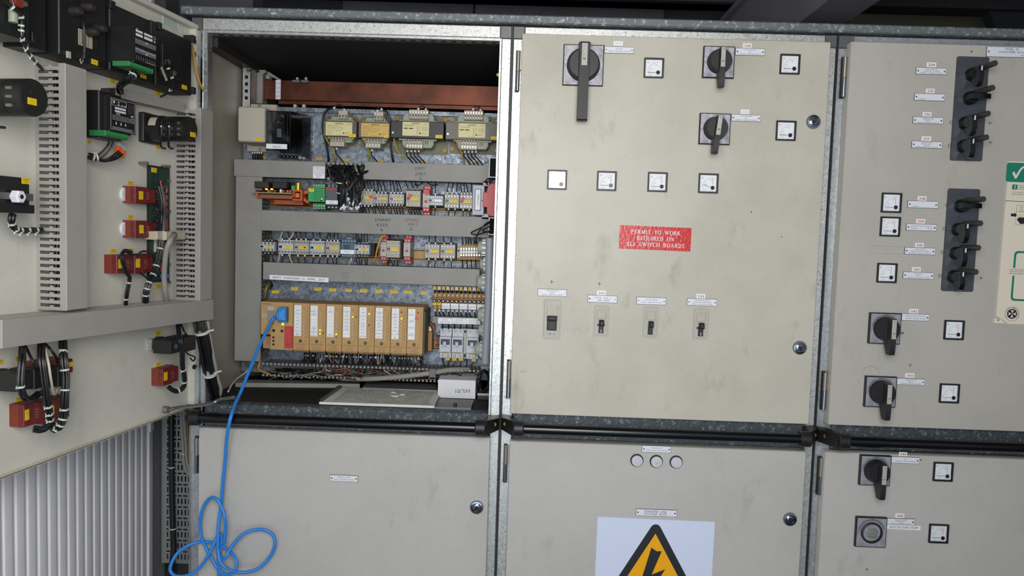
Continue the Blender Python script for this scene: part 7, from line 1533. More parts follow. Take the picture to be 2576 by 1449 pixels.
door_cable('earth_wire', 'yellow-green wire hanging beside the hinge edge at top of open door', 'wire', [(482, 112, .02), (487, 140, .03), (494, 178, .035), (504, 212, .035), (516, 234, .03), (526, 246, .02), (529, 243, .012), (528, 232, .004)], .0027, 'wire_yellow', n=10)
# wiring at the lower left and by the hinge
bundle('black wire bundle over the lower left control switch, looping back under it', [(58, 868, .055), (56, 900, .085), (52, 950, .09), (53, 980, .09), (64, 1002, .088), (82, 1003, .08), (98, 990, .07)], .0042, 5, .0022, (.45,))
bundle('black wire bundle dropping between both control switches', [(104, 864, .055), (104, 900, .08), (110, 950, .085), (117, 1000, .085), (124, 1040, .08), (124, 1062, .07), (108, 1080, .06), (84, 1079, .05)], .0045, 6, .0022, (.5, .58, .66))
bundle('long tied black wire bundle right of the control switches', [(158, 857, .055), (160, 900, .075), (165, 950, .08), (163, 1000, .08), (160, 1045, .075), (152, 1068, .07), (140, 1080, .06), (128, 1068, .05)], .005, 6, .0024, (.1, .24, .38, .52, .62, .72, .82))
door_cable('control_wire', 'cream wire hanging between the control switches', 'wire', [(113, 880, .07), (122, 915, .085), (128, 955, .085), (136, 992, .07), (144, 978, .06)], .0024, 'wire_white')
door_cable('control_wire', 'black wire with white ferrule left of the cream wire', 'wire', [(64, 870, .05), (78, 900, .08), (88, 920, .085), (100, 932, .08)], .0024, 'cable_black')
door_cable('control_wire', 'black wire with white ferrule right of the cream wire', 'wire', [(114, 865, .05), (128, 880, .07), (142, 900, .07), (146, 912, .06)], .0024, 'cable_black')
bundle('black wire bundle past the control switch by the hinge, curling under the red block', [(448, 816, .05), (452, 850, .085), (458, 880, .09), (459, 920, .085), (464, 950, .075), (462, 972, .065), (448, 984, .055), (434, 981, .05), (424, 973, .045)], .0038, 6, .002, (.42, .55, .74))
door_cable('control_wire', 'black wire with white ferrule over the control switch by the hinge', 'wire', [(456, 816, .05), (464, 835, .07), (474, 848, .07), (484, 858, .06)], .0022, 'cable_black')
door_cable('control_wire', 'black wire hanging off the right end of control switch by the hinge', 'wire', [(458, 872, .095), (472, 890, .09), (490, 898, .08), (486, 908, .07), (478, 900, .065)], .0018, 'cable_black')
# heavy loom across the hinge, door to cabinet
pts = [(500, 808, .06), (508, 840, .055), (516, 880, .04), (522, 915, .02), (530, 950, .0), (540, 985, -.03), (546, 1006, -.05)]
P = [FR.at(*q) for q in pts]; t = thing('cable_loom', 'thick black cable loom bridging from the open door into the cabinet by the hinge', 'cable', P[0]); b = MB(); rr = random.Random(8)
for i in range(34):
    a = rr.uniform(0, 2 * PI); r_ = .0155 * math.sqrt(rr.random()); b.tube([q - P[0] + Vector((math.cos(a) * r_, math.sin(a) * r_, 0)) for q in P], .0021, 'cable_black', 6, 5)
b.build('cores', t, world=True)
C_ = cat_path(P, 10)
for f in (.16, .62):
    i = int(f * (len(C_) - 1)); a, d = C_[i] - P[0], (C_[i + 1] - C_[i]).normalized(); b = MB(); b.tube([a - d * .003, a, a + d * .003], .0185, 'tie', 24, 1); b.tube([a + Vector((.016, -.004, .002)), a + Vector((.024, -.004, .006)), a + Vector((.032, -.003, .008))], .0026, 'tie', 8, 1); b.build('cable_tie', t, world=True)
door_cable('grey_cable', 'pale grey cable strapped beside the thick black loom at the hinge', 'cable', [(522, 808, .045), (528, 850, .04), (538, 900, .02), (548, 950, -.01), (556, 980, -.03), (550, 1004, -.05)], .0045, 'wire_grey', n=12, fr=FR)
# door stay: bent flat bar
P = [FR.at(px, py, w) for px, py, w in ((416, 1034, .20), (446, 1026, .18), (490, 1021, .14), (532, 1015, .10), (546, 1008, .09), (560, 1004, .07), (588, 1001, .04), (602, 1004, .0))]; t = thing('door_stay', 'bent bare metal stay rod holding the door open, at the shelf corner', 'stay', P[0]); b = MB(); b.tube([q - P[0] for q in P], .0044, 'steel', 10, 5); b.build('bar', t, world=True)
b = MB(); b.cyl(0, 0, -.008, .004, .0085, 'zinc', n=14); o = b.build('pivot', t, (0.004, 0, .003)); o.rotation_euler = (0, 0, DR.th)
q = FR.at(588, 998, .036) - P[0]; b = MB(); b.cyl(0, 0, 0, .008, .004, 'brass', n=8); b.build('brass_stud', t, q)
# ------------------------------------------------------------------ wiring and loose things in the open cabinet
def pl(px, py, w): return PL.at(px, py, w)
def wire(label, pts, r=.0014, m='cable_black', ferr=(0,), group=None, name='control_wire', cat='wire', n=6, sub=4):
    P = [pl(*q) for q in pts]; p0 = P[0]; b = MB(); b.tube([q - p0 for q in P], r, m, n, sub)
    for f in ferr:
        a, c = (P[0], P[1]) if f == 0 else (P[-1], P[-2]); d = (c - a).normalized(); b.tube([a - p0 + d * .0015, a - p0 + d * .0045, a - p0 + d * .0075], r * 1.7, 'white', 6, 1)
    o = b.build(name, None, p0, world=True); return tag(o, label, cat, group)
rw = random.Random(11)
def row_y(x, y): return y + (x - 900) * .028
SH = ['red-dotted contactor at left end', 'second contactor of the upper row', 'white contactor left of the big cream one', 'big cream red-dotted contactor', 'white contactor with white marker', 'second contactor from the safety relay', 'contactor touching the safety relay', 'leftmost contactor of the lower row', 'second contactor of the lower row', 'third contactor of the lower row', 'fourth contactor of the lower row', 'fifth contactor of the lower row', 'white contactor right of the blue-grey timer', 'big cream contactor between red relays', 'left contactor by the bare rail', 'right contactor by the terminal blocks']
CNT = [(4, 4), (4, 5), (4, 5), (3, 5), (1, 1), (3, 2), (4, 2), (4, 4), (2, 2), (3, 2), (2, 2), (4, 3), (5, 5), (3, 4), (2, 2), (2, 2)]
for k, (r_, lab, kw) in enumerate(C):
    x0, y0, x1, y1 = r_; up = row_y((x0 + x1) / 2, 452 if k < 7 else 583); dn = row_y((x0 + x1) / 2, 540 if k < 7 else 669)
    for side, cnt in ((0, CNT[k][0]), (1, CNT[k][1])):
        for j in range(cnt):
            x = x0 + (x1 - x0) * (j + .6) / (cnt + .2); skew = rw.uniform(-5, 5) + (-9 if (k < 4) else 0) * (1 if side == 0 else -1) * (.8 if side == 0 else .9)
            lbl = 'thin black wire with white ferrule %s the %s' % (('above', 'below')[side], SH[k]); g = '%s %s' % (('wires above', 'wires below')[side], SH[k])
            if side == 0: wire(lbl, [(x, y0 + 1, .055), (x + skew * .25, y0 - (y0 - up) * .45, .060), (x + skew, up - 2, .05)], group=g)
            else: wire(lbl, [(x, y1 - 1, .055), (x + skew * .25, y1 + (dn - y1) * .5, .058), (x + skew, dn + 2, .045)], group=g)
# wires of the transformers
def tw(label, pts, m='cable_black', r=.0016, g=None, ferr=()): return wire(label, pts, r, m, ferr, g, n=8, sub=6)
tw('thick black cable arching left of the leftmost transformer down to the duct', [(838, 271, .055), (826, 275, .05), (815, 290, .045), (812, 325, .04), (820, 360, .03), (826, 395, .02), (826, 410, .01)], r=.0033)
tw('thick black cable arching right of the orange-labelled transformer down to the duct', [(962, 276, .055), (972, 281, .05), (979, 295, .045), (982, 330, .04), (983, 370, .03), (988, 400, .02), (991, 412, .01)], r=.0030)
for k, (xa, ya, xb, yb, tn) in enumerate(((838, 272, 869, 278, 'leftmost'), (948, 281, 962, 277, 'orange-labelled'), (1050, 275, 1074, 277, 'wide black'), (1188, 276, 1211, 279, 'rightmost'))):
    tw('small black wire loop on top of the %s transformer' % tn, [(xa, ya + 2, .06), ((xa * 2 + xb) / 3, min(ya, yb) - 8, .06), ((xa + 2 * xb) / 3, min(ya, yb) - 7, .06), (xb, yb + 2, .06)], r=.0016, ferr=(0, 1))
for k, (pts, m, tn) in enumerate((([(815, 336, .06), (824, 355, .055), (838, 375, .04), (843, 395, .03), (842, 410, .01)], 'wire_yg', 'leftmost'), ([(904, 338, .06), (914, 350, .055), (925, 372, .04), (927, 390, .03), (929, 410, .01)], 'wire_yg', 'orange-labelled'), ([(990, 340, .06), (993, 360, .055), (1002, 382, .05), (1018, 396, .04), (1030, 398, .03)], 'wire_yg', 'wide black'), ([(1127, 341, .06), (1142, 346, .06), (1155, 370, .05), (1164, 392, .035), (1168, 412, .01)], 'wire_yellow', 'rightmost'))):
    tw('yellow-green earth wire dropping beside the %s transformer' % tn, pts, m, .0021)
for x0, n_, yb, ye, tn in ((848, 1, 370, 408, 'leftmost'), (937, 1, 374, 411, 'orange-labelled'), (1026, 4, 376, 414, 'wide black'), (1170, 4, 378, 418, 'rightmost')):
    for j in range(n_): tw('thin black wire leaving the lower terminals of the %s transformer' % tn, [(x0 + j * 9.5, yb, .06), (x0 + j * 9.5 - 3, yb + 14, .05), (x0 + j * 10 + 8, yb + 28, .03), (x0 + j * 10 + 16, ye, .01)], r=.0016, g='wires under the %s transformer' % tn, ferr=(0,))
# cables spilling out of the uncovered duct: too many to count
b = MB(); p0 = pl(865, 430, .05); rr = random.Random(4)
for i in range(64):
    xa = rr.uniform(822, 906); xb = rr.choice((rr.uniform(856, 866), rr.uniform(878, 886), rr.uniform(895, 904))); sgn = rr.choice((-1, 1)); mid = (rr.uniform(826, 906), rr.uniform(416, 440), rr.uniform(.06, .10))
    P = [pl(xa, rr.uniform(418, 446), rr.uniform(.02, .07)), pl(*mid), pl((mid[0] + xb) / 2 + sgn * 8, rr.uniform(436, 452), rr.uniform(.08, .11)), pl(xb + rr.uniform(-3, 3), rr.uniform(462, 480), rr.uniform(.10, .115)), pl(xb + rr.uniform(-5, 5), rr.uniform(486, 528), rr.uniform(.094, .10))]
    b.tube([q - p0 for q in P], .0021, 'cable_black', 6, 4)
    e = P[-1] - p0; b.tube([e, e + Vector((.001, -.001, .003)), e + Vector((.002, -.002, .006))], .0028, 'white', 6, 1)
for i in range(9): x = 826 + i * 10; P = [pl(x, 432 + rr.uniform(-8, 8), .075), pl(x + 20, 424 + rr.uniform(-8, 10), .085), pl(min(x + 52, 908), 436 + rr.uniform(-8, 8), .075)]; b.tube([q - p0 for q in P], .0022, 'cable_black', 6, 5)
tag(b.build('cable_tangle', None, p0, world=True), 'black cables spilling from the uncovered duct over the two amber-lit modules', 'cables', kind='stuff')
bundle('tied black cable rope over the left amber-lit module', [(862, 436, .10), (856, 456, .11), (855, 480, .105), (858, 505, .095), (868, 525, .08)], .005, 7, .0022, (.3, .55), fr=PL)
bundle('tied black cable rope over the right amber-lit module', [(906, 440, .09), (908, 462, .10), (902, 490, .10), (896, 520, .085)], .005, 7, .0022, (), fr=PL)
door_cable('grey_cable', 'grey cable crossing the right end of the uncovered duct', 'cable', [(893, 414, .085), (897, 428, .095), (905, 444, .09), (910, 450, .08)], .003, 'wire_grey', fr=PL)
# white and yellow single wires
for k, pts in enumerate(([(712, 577, .05), (708, 590, .06), (704, 603, .075)], [(740, 578, .05), (735, 593, .06), (727, 604, .072)])): wire('white wire above the second contactor of the lower row, %s of two' % ('left', 'right')[k], pts, .0022, 'wire_white', (), n=8)
for k, pts in enumerate(([(704, 639, .07), (702, 650, .06), (699, 664, .05)], [(729, 639, .07), (730, 652, .06), (737, 665, .05)], [(884, 649, .06), (882, 658, .06), (877, 666, .05), (880, 668, .045)])): wire('white wire below the lower row, ' + ('leftmost', 'second, curving right', 'under the blue-grey timer')[k], pts, .0022, 'wire_white', (), n=8)
wire('yellow wire arching in front of the slim red relay in the lower row', [(969, 592, .09), (960, 597, .10), (952, 615, .10), (947, 635, .095), (945, 650, .08), (943, 668, .05)], .0026, 'wire_yellow', (), n=8, sub=6)
wire('short yellow wire below the slim red relay in the lower row', [(969, 658, .07), (971, 664, .06), (971, 672, .05)], .0022, 'wire_yellow', (), n=8)
for k, (x, a) in enumerate(((1063, -4), (1075, 5))): wire('black wire running over the red relay beside the big cream contactor, %s of two' % ('left', 'right')[k], [(x, 458, .04), (x + a, 463, .07), (x + 3 * a, 466, .07), (x + 5 * a, 464, .05)], .0016, ferr=())
# looped black wires by the right post, around the lower duct end
for k, pts in enumerate(([(1246, 552, .12), (1226, 560, .13), (1212, 572, .12), (1186, 585, .10), (1200, 590, .10), (1236, 580, .12)], [(1244, 566, .12), (1226, 572, .13), (1214, 580, .125), (1230, 584, .12), (1246, 576, .12)], [(1240, 556, .12), (1214, 572, .14), (1200, 592, .12), (1196, 612, .07)])): wire('black wire looping by the right post below the safety relay, ' + ('longest loop', 'tight inner loop', 'dropping to the rail terminals')[k], pts, .0019, ferr=(), n=8, sub=6)
wire('black wire curling out of the upper duct end into the safety relay', [(1245, 452, .1), (1228, 450, .11), (1222, 456, .11), (1226, 464, .09)], .002, ferr=(), n=8)
for j in range(7): x = 1165 + j * 7; wire('black wire above the rail terminals at right end of lower row', [(x, 614, .045), (x + rw.uniform(-3, 1), 603, .05), (x - 3 + rw.uniform(-3, 3), 589, .045)], .0016, ferr=(), group='wires above the rail terminals'); 
for j in range(4): x = 1163 + j * 11; wire('black wire below the rail terminals at right end of lower row', [(x, 653, .04), (x + 1, 664, .045), (x + 2, 681, .04)], .0016, ferr=(), group='wires below the rail terminals')
# wires around the fuse row and breakers
for j in range(11):
    x = 1094 + j * 11; wire('clear-sleeved black wire above the brown fuse terminals', [(x, 736 + j * .3, .05), (x + rw.uniform(-1.5, 1.5), 727 + j * .3, .055), (x + 1, 716 + j * .3, .05)], .0022, ferr=(), group='wires above the fuse terminals')
    b = MB(); p = pl(x, 724 + j * .3, .057); b.box(-.0045, .0045, -.0055, .0055, 0, .003, 'yellow_dim' if j % 2 == 0 else 'wire_white'); tag(b.build('wire_marker', None, p), 'yellow or white sleeve on the wires above the fuse terminals', 'marker', 'sleeves above the fuse terminals')
    wire('black wire below the brown fuse terminals', [(x, 778 + j * .3, .045), (x + rw.uniform(-2, 2), 786 + j * .3, .05), (x + 4, 796 + j * .3, .04)], .002, ferr=(0,), group='wires below the fuse terminals')
for j in range(6): x = 1113 + j * 15; wire('black wire below the white miniature breakers', [(x, 901 + j * .4, .04), (x + 2, 910, .05), (x + rw.uniform(-4, 6), 922, .05)], .0022, ferr=(), group='wires below the miniature breakers')
for j in range(6): x = 1113 + j * 15; wire('black wire between narrow duct and miniature breakers', [(x, 827, .045), (x + 1, 821, .05), (x, 815, .04)], .0022, ferr=(), group='wires above the miniature breakers')
for j, (px, py) in enumerate(((1126, 903), (1143, 904), (1160, 904), (1192, 906))): b = MB(); p = pl(px, py, .055); b.box(-.006, .006, -.004, .004, 0, .002, 'yellow_dim'); tag(b.build('wire_marker', None, p), 'yellow sleeve on the wires just below the miniature breakers', 'marker', 'yellow sleeves below the miniature breakers')
# fine fringe of wires under the controller row, and the tangle in the open duct: nobody could count them
b = MB(); p0 = pl(870, 900, .05); rr = random.Random(6)
cols = ['cable_black'] * 9 + ['wire_grey', 'wire_brown', 'wire_white', 'wire_violet', 'wire_blue']
for i in range(150):
    x = rr.uniform(764, 1066); y = 884 + (x - 770) * .028; m = rr.choice(cols); P = [pl(x, y, rr.uniform(.05, .11)), pl(x + rr.uniform(-3, 3), y + 12, rr.uniform(.05, .11)), pl(x + rr.uniform(-8, 8), y + 27, rr.uniform(.03, .08))]
    b.tube([q - p0 for q in P], .0013, m, 5, 3)
    if i % 3 == 0: q = P[1] - p0; b.tube([q, q + Vector((0, 0, .002)), q + Vector((0, 0, .004))], .0022, rr.choice(('white', 'ctr_grey', 'pale_screw')), 5, 1)
tag(b.build('wire_fringe', None, p0, world=True), 'dense fringe of thin wires hanging from the controller row into the bottom duct', 'wires', kind='stuff')
b = MB(); p0 = pl(900, 940, .05); cols = ['wire_brown', 'wire_grey', 'wire_white', 'wire_red', 'wire_violet', 'wire_blue', 'wire_green', 'wire_brown', 'cable_black', 'cable_black', 'cable_black', 'cable_black', 'brown_black', 'brown_black', 'wire_red', 'wire_grey']
for i in range(170):
    x = rr.uniform(672, 1060) if i > 40 else rr.uniform(665, 790); L_ = rr.uniform(30, 190); m = rr.choice(cols) if x > 760 else rr.choice(('cable_black', 'cable_black', 'cable_black', 'wire_grey', 'brown_black')); P = []; y = rr.uniform(931, 950)
    for j in range(6): P.append(pl(min(max(x + L_ * j / 5 + rr.uniform(-6, 6), 662), 1205), y + rr.uniform(-7, 7) + L_ * j * .004, rr.uniform(.015, .085)))
    b.tube([q - p0 for q in P], rr.choice((.0010, .0012, .0016)), m, 5, 4)
for i in range(22):
    x = rr.uniform(780, 1060); P = [pl(x, 915 + (x - 770) * .028, .06), pl(x + rr.uniform(-6, 10), 928 + (x - 770) * .02, .085), pl(x + rr.uniform(-30, 30), 944 + (x - 770) * .014, .07)]; b.tube([q - p0 for q in P], .0012, rr.choice(cols[:8]), 5, 4)
tag(b.build('wire_tangle', None, p0, world=True), 'tangle of thin coloured wires lying in the open bottom duct', 'wires', kind='stuff')
door_cable('grey_cable', 'thick grey cable lying along the bottom duct, held by a clip', 'cable', [(860, 952, .05), (920, 953, .075), (980, 950, .085), (1040, 944, .09), (1085, 938, .09), (1130, 931, .07), (1180, 930, .05)], .0075, 'wire_grey', n=16, fr=PL)
t = Th('duct_clip', 'grey plastic clip over the thick grey cable in the bottom duct', 'clip', PL, 1087, 942, .10); q = t.r(1079, 928, 1096, 955, .10); b = MB(); b.box(q[0], q[1], q[2], q[3], .09, .10, 'duct_dark', c=.002); b.box(q[0], q[1], q[2], q[2] + .006, .02, .1, 'duct_dark'); b.build('strap', t.e)
# left strip of wires beside the controllers
for k, pts in enumerate(([(672, 716, .02), (666, 728, .04), (663, 745, .04), (664, 758, .03)], [(680, 712, .02), (671, 724, .05), (668, 740, .045), (665, 752, .03)], [(668, 846, .10), (658, 856, .09), (654, 870, .07), (657, 890, .05), (655, 905, .05)])): wire('yellow-green wire %s' % ('curling from the round hole, outer one', 'curling from the round hole, inner one', 'beside the lower left corner of the controller unit')[k], pts, .0017, 'wire_yg', (), n=8, sub=6)
for j in range(5): wire('dark wire tucked between the tall duct and the controller unit', [(668, 848 + j * 9, .09), (660, 852 + j * 9, .07), (655, 858 + j * 10, .05)], .0017, 'cable_black' if j % 2 else 'wire_brown', (), group='wires left of the controller unit', n=8)
for k, pts in enumerate(([(640, 912, .06), (620, 935, .08), (600, 950, .12), (585, 965, .18), (574, 985, .24)], [(655, 908, .05), (650, 928, .06), (668, 938, .07), (690, 944, .07)])): wire(('cream wire bending from under the tall duct to the shelf corner', 'yellow wire curling under the tall duct into the bottom duct')[k], pts, .0024, ('wire_white', 'wire_yellow')[k], (), n=8, sub=6)
# ---- lids and loose things on the shelf
ZS = zr1 - .001
def onShelf(px, py, z=0.0): return onZ(px, py, ZS + z)
def slab(name, label, cat, px4, h, m, top=None, z0=0.0, deco=None, parts=None):
    P = [onShelf(px, py, h + z0) for px, py in px4]; c = sum(P, Vector()) / 4; b = MB(); vs = [(p.x - c.x, p.y - c.y, z) for z in (0, h) for p in P]
    b.add(vs, [(0, 1, 2, 3), (0, 4, 5, 1), (1, 5, 6, 2), (2, 6, 7, 3), (3, 7, 4, 0)], m); b.add(vs[4:], [(0, 1, 2, 3)], top or m)
    if deco: deco(b, [Vector(v) for v in vs[4:]])
    t = thing(name, label, cat, (c.x, c.y, ZS + z0)); b.build('body', t, world=True)
    if parts: parts(t, [Vector(v) for v in vs[4:]])
    return t
slab('duct_cover', 'long loose grey duct cover lying behind the notebook on the shelf', 'cover', [(592, 963), (905, 966), (902, 958), (600, 955)], .012, 'duct')
slab('duct_cover', 'shorter loose grey duct cover lying on the shelf between notebook and bottom duct', 'cover', [(912, 975), (1100, 982), (1098, 966), (922, 959)], .012, 'duct', top='duct_dark')
def nb_deco(b, T):
    A_, B_, C_, D_ = T; f = lambda s, v: A_.lerp(B_, s).lerp(D_.lerp(C_, s), v) + Vector((0, 0, .0004))
    for i in range(38):
        v = .10 + i * .0225; s = .10
        while s < .93:
            s2 = min(s + random.uniform(.02, .10), .94)
            if random.random() < .8: p, q = f(s, v), f(s2, v); d = Vector((0, .0011, 0)); b.add([p, q, q + d, p + d], [(0, 1, 2, 3)], 'note_ink')
            s = s2 + .012
    for (s0, s1, v) in ((.05, .97, .055), (.4, .97, .09), (.05, .97, .965)): p, q = f(s0, v), f(s1, v); d = Vector((0, .0012, 0)); b.add([p, q, q + d, p + d], [(0, 1, 2, 3)], 'ink_soft')
def nb_parts(t, T):
    A_, B_, C_, D_ = T; b = MB()
    for i in range(34): p = A_.lerp(D_, (i + .3) / 34); b.tube([p + Vector((.007, 0, -.004)), p + Vector((.004, 0, .004)), p + Vector((-.004, 0, .004)), p + Vector((-.005, 0, -.004))], .0014, 'black', 6, 3)
    b.build('spiral', t, world=True)
    b = MB(); e = .004; b.add([A_ + Vector((-e, -e, -.0085)), B_ + Vector((e, -e, -.0085)), C_ + Vector((e, e, -.0085)), D_ + Vector((-e, e, -.0085)), A_ + Vector((-e, -e, -.006)), B_ + Vector((e, -e, -.006)), C_ + Vector((e, e, -.006)), D_ + Vector((-e, e, -.006))], [(0, 3, 2, 1), (4, 5, 6, 7), (0, 1, 5, 4), (1, 2, 6, 5), (2, 3, 7, 6), (3, 0, 4, 7)], 'black'); b.build('back_cover', t, world=True)
mat('note_ink', '#8d9189', 0.7)
slab('notebook', 'open spiral-bound booklet of printed tables lying on the shelf', 'booklet', [(803, 1011), (1093, 1021), (1108, 985), (856, 974)], .008, 'paper', deco=nb_deco, parts=nb_parts, z0=.001)
P = [onShelf(*q, .0115) for q in ((996, 989), (985, 987), (982, 991), (986, 996), (999, 997), (1006, 994), (1018, 993))]; b = MB(); b.tube([q - P[0] for q in P], .0016, 'white', 8, 6); tag(b.build('cable_tie', None, P[0], world=True), 'curled white cable tie lying on the open booklet', 'cable tie')
def pk(t, T):
    A_, B_ = T[0], T[1]; p = A_.lerp(B_, .55) + Vector((0, .012, 0)); b = MB(); b.cyl(0, 0, 0, .009, .0045, 'copper', n=10); o = b.build('bolt', t, p); o.rotation_euler = (-PI / 2, 0, 0)
slab('metal_plate', 'small dark steel plate with a bolt, in front of the white box', 'plate', [(1094, 1023), (1185, 1026), (1192, 1006), (1108, 1002)], .006, 'mount_plate', z0=.001, parts=pk)
# carton
c0 = onShelf(1101, 1001); c1_ = onShelf(1195, 1005); hh = FR.uv(1100, 955, -c0.y)[1] - c0.z; tb = onZ(1112, 935, ZS + hh); wd = (c1_ - c0).xy.length
t = thing('carton', 'small white cardboard box with upside-down pencil writing, on the shelf', 'box', ((c0.x + c1_.x) / 2, c0.y, ZS + .001)); dp = max(tb.y - c0.y, .05); a = wd / 2
b = MB(); b.box(-a, a, 0, hh - .001, -dp, 0, 'carton'); b.text('H/L/01', a * .32, hh * .40, .011, .0004, 'ink_soft', rot=PI + .05); b.build('body', t)
b = MB(); b.box(-a * .9, a, hh - .0009, hh, -dp, .0, 'carton'); b.add([(-a * .86, hh + .0004, -dp + .004), (a * .92, hh + .0004, -dp + .004), (a * .9, hh + .0004, -dp * .55), (-a * .9, hh + .0004, -dp * .55)], [(0, 1, 2, 3)], 'paper')
for i in range(9): x = a * (.05 + i * .085); b.add([(x, hh + .0008, -dp + .006), (x + .003, hh + .0008, -dp + .006), (x + .003, hh + .0008, -dp * (.62 + .1 * (i % 3))), (x, hh + .0008, -dp * (.62 + .1 * (i % 3)))], [(0, 1, 2, 3)], 'ink_soft')
b.build('lid', t)
# coil of black cable beside the box, on its bracket
P = onShelf(1212, 1006); t = thing('cable_coil', 'small coil of black cable in the corner right of the white box', 'cable', (P.x + .004, P.y + .01, ZS + .018)); b = MB(); rr = random.Random(2); pts = []
for i in range(70): a_ = i / 70 * 2 * PI * 6; k = 1 + .12 * math.sin(i * 1.7); pts.append((.013 * k * math.cos(a_) + rr.uniform(-.002, .002), rr.uniform(-.008, .012), .032 + .030 * k * math.sin(a_)))
b.tube(pts, .0022, 'cable_black', 8, 3); b.tube([(-.010, -.006, .05), (-.019, -.008, .04), (-.020, -.008, .02), (-.016, -.008, .0)], .0016, 'cable_black', 8, 5); b.build('loops', t, world=True)
t = thing('corner_bracket', 'dirty metal channel bracket in the right corner of the shelf, under the cable coil', 'bracket', (P.x + .006, P.y + .012, ZS + .0005)); b = MB()
b.box(-.018, .018, .010, .013, -.06, .01, 'mount_plate'); b.box(-.018, .018, .0, .010, -.06, .008, 'brown_black'); b.box(-.0185, .0185, .012, .0175, .008, .0105, 'term_beige'); b.build('tray', t)
b = MB(); b.box(-.012, .020, .088, .092, -.10, .01, 'mount_plate'); b.add([(-.012, .092, .01), (.02, .092, .01), (.02, .135, -.08), (.0, .135, -.08)], [(0, 1, 2, 3)], 'duct'); b.build('upper_flange', t)
mat('grime', '#3a3a3c', .8)
# ---- blue cable
BL = [(692, 797, None)]
def fp(px, py, w): return FR.at(px, py, w)
plug = PL.at(692, 797, .13 + .018)
path = [plug, PL.at(684, 806, .15), fp(672, 830, -.14), fp(652, 872, -.10), fp(630, 925, -.05), fp(606, 985, .0), fp(592, 1015, .045), fp(583, 1042, .082), fp(576, 1068, .088), fp(570, 1109, .075), fp(567, 1153, .06), fp(561, 1212, .05), fp(557, 1266, .045), fp(552, 1301, .05), fp(549, 1331, .056), fp(548, 1375, .06), fp(550, 1415, .06), fp(551, 1452, .055), fp(552, 1480, .05)]
p0 = path[0]; t = thing('network_cable', 'bright blue cable from the tan controller, hanging in loose loops over the lower left door', 'cable', p0); b = MB(); b.tube([q - p0 for q in path], .0044, 'blue', 14, 6); b.build('lead', t, world=True)
L1 = [(564, 1367), (567.5, 1330), (566, 1304), (560, 1281), (546, 1257), (532, 1252), (517, 1266), (506.5, 1292), (503.5, 1322), (506.5, 1352), (517, 1375), (530, 1400), (548, 1431), (568, 1445), (587, 1441), (595, 1426), (592, 1405), (577, 1385), (557, 1373), (533, 1365), (503, 1363), (474, 1372), (447, 1391), (431, 1418), (429, 1437), (444, 1449), (474, 1447), (503, 1427), (524, 1397), (541, 1362), (548, 1347), (553, 1343), (557, 1350), (556, 1372), (553, 1390), (556, 1402), (562, 1406), (569, 1401), (577, 1384), (592, 1363), (616, 1341), (645, 1332), (669, 1334), (687, 1347), (691, 1372), (678, 1402), (651, 1429), (616, 1440), (586, 1437), (563, 1424), (552, 1408), (549, 1385)]
W_ = [.052 + .014 * math.sin(i * .55) + (.006 if i % 7 < 3 else 0) for i in range(len(L1))]
P = [fp(px, py, w) for (px, py), w in zip(L1, W_)]; b = MB(); b.tube([q - p0 for q in P], .0042, 'blue', 14, 6); b.build('coil', t, world=True)
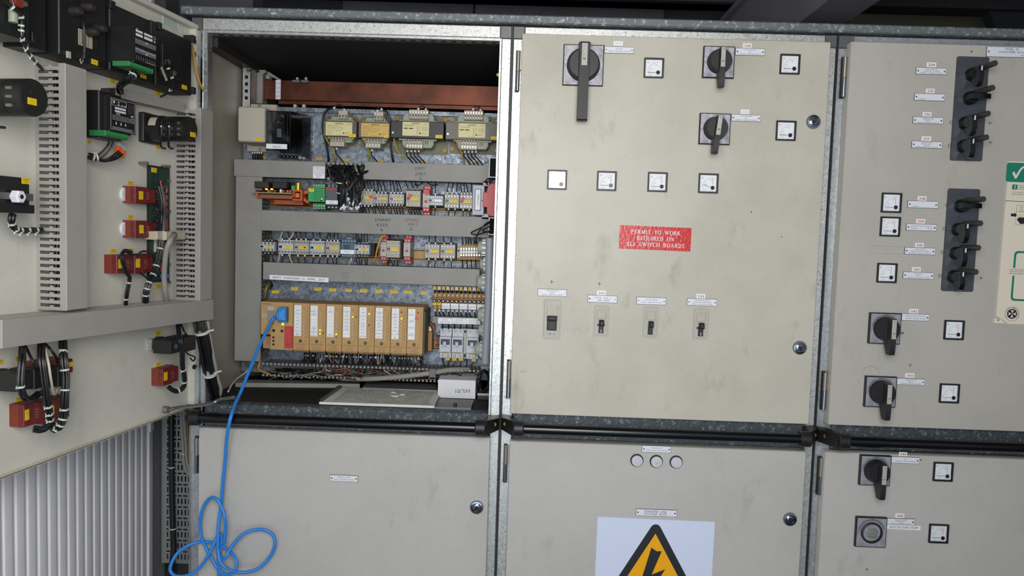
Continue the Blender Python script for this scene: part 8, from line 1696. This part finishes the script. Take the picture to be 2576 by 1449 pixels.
# ---- cable tray and cables left of the cabinet
TF = Frame((0, .25, 0), 0)
x0 = TF.uv(411, 1300)[0]; x1 = TF.uv(486, 1300)[0]; vt = TF.uv(440, 900)[1]; vb = TF.uv(440, 1417)[1]; t = thing('cable_tray', 'perforated grey cable tray standing upright left of the cabinets', 'cable tray', (x0, .25, vb)); W_ = x1 - x0; H_ = vt - vb; b = MB()
def perf(b, u0, u1, v0, v1, w, holes, m):
    hs = sorted(holes); u = u0
    for a, c in hs: b.quad(u, a, v0, v1, w, m); u = c
    b.quad(u, u1, v0, v1, w, m)
v = .012; b.quad(0, W_, 0, v, 0, 'tray')
while v < H_ - .05:
    hs = [(.010 + i * .0105, .0145 + i * .0105) for i in range(7)]; perf(b, 0, W_, v, v + .0155, 0, hs, 'tray'); b.quad(0, W_, v + .0155, v + .0215, 0, 'tray')
    hs = [(.009 + i * .0165, .021 + i * .0165) for i in range(4)]; perf(b, 0, W_, v + .0215, v + .0260, 0, hs, 'tray'); b.quad(0, W_, v + .0260, v + .0335, 0, 'tray'); v += .0335
b.quad(0, W_, v, H_, 0, 'tray'); b.box(-.004, 0, 0, H_, -.05, .002, 'tray'); b.build('tray_face', t)
door_cable('power_cable', 'thick black power cable running down the cable tray', 'cable', [(432, 960, .015), (431, 1080, .015), (432, 1200, .015), (435, 1330, .015), (437, 1380, .016), (431, 1430, .02), (426, 1460, .02)], .0082, 'cable_black', (.3, .5), n=16, fr=TF)
for k, (xa, xb_, xc) in enumerate(((456, 462, 492), (463, 470, 494), (470, 477, 496))): door_cable('grey_cable', 'beige-brown cable bending into the cabinet beside the tray, %s of three' % ('left', 'middle', 'right')[k], 'cable', [(xa - 3, 980, .016 + k * .002), (xa, 1060, .018), (xb_ - 2, 1120, .02), (xb_, 1160, .02), (xb_ + 10, 1190, .02), (xc + 12, 1212, .01)], .0042, 'wire_brown' if k == 2 else 'wire_grey', (.5,) if k == 0 else (), n=12, fr=TF)
# ------------------------------------------------------------------ light: daylight from a wide opening behind the reader, dim sky
def area(name, loc, target, sx, sy, power, col=(1, 1, 1)):
    l = bpy.data.lights.new(name, 'AREA'); l.shape = 'RECTANGLE'; l.size = sx; l.size_y = sy; l.energy = power; l.color = col
    o = bpy.data.objects.new(name, l); COL.objects.link(o); o.location = loc
    o.rotation_euler = (Vector(target) - Vector(loc)).to_track_quat('-Z', 'Y').to_euler(); return o
area('doorway_light', (.85, -2.08, 1.78), (.95, 0, 1.58), .95, .90, 32, (1.0, .985, .945))
area('floor_bounce_light', (.7, -3.2, .75), (.8, 0, 1.0), 1.8, 1.1, 15, (.70, .84, 1.0))
w = bpy.data.worlds.new('world'); SC.world = w; w.use_nodes = True
w.node_tree.nodes['Background'].inputs[0].default_value = (.80, .86, 1.0, 1); w.node_tree.nodes['Background'].inputs[1].default_value = .42
SC.view_settings.view_transform = 'Standard'; SC.view_settings.look = 'None'; SC.view_settings.exposure = 0.0; SC.view_settings.gamma = 1.0
SC.view_settings.use_curve_mapping = False
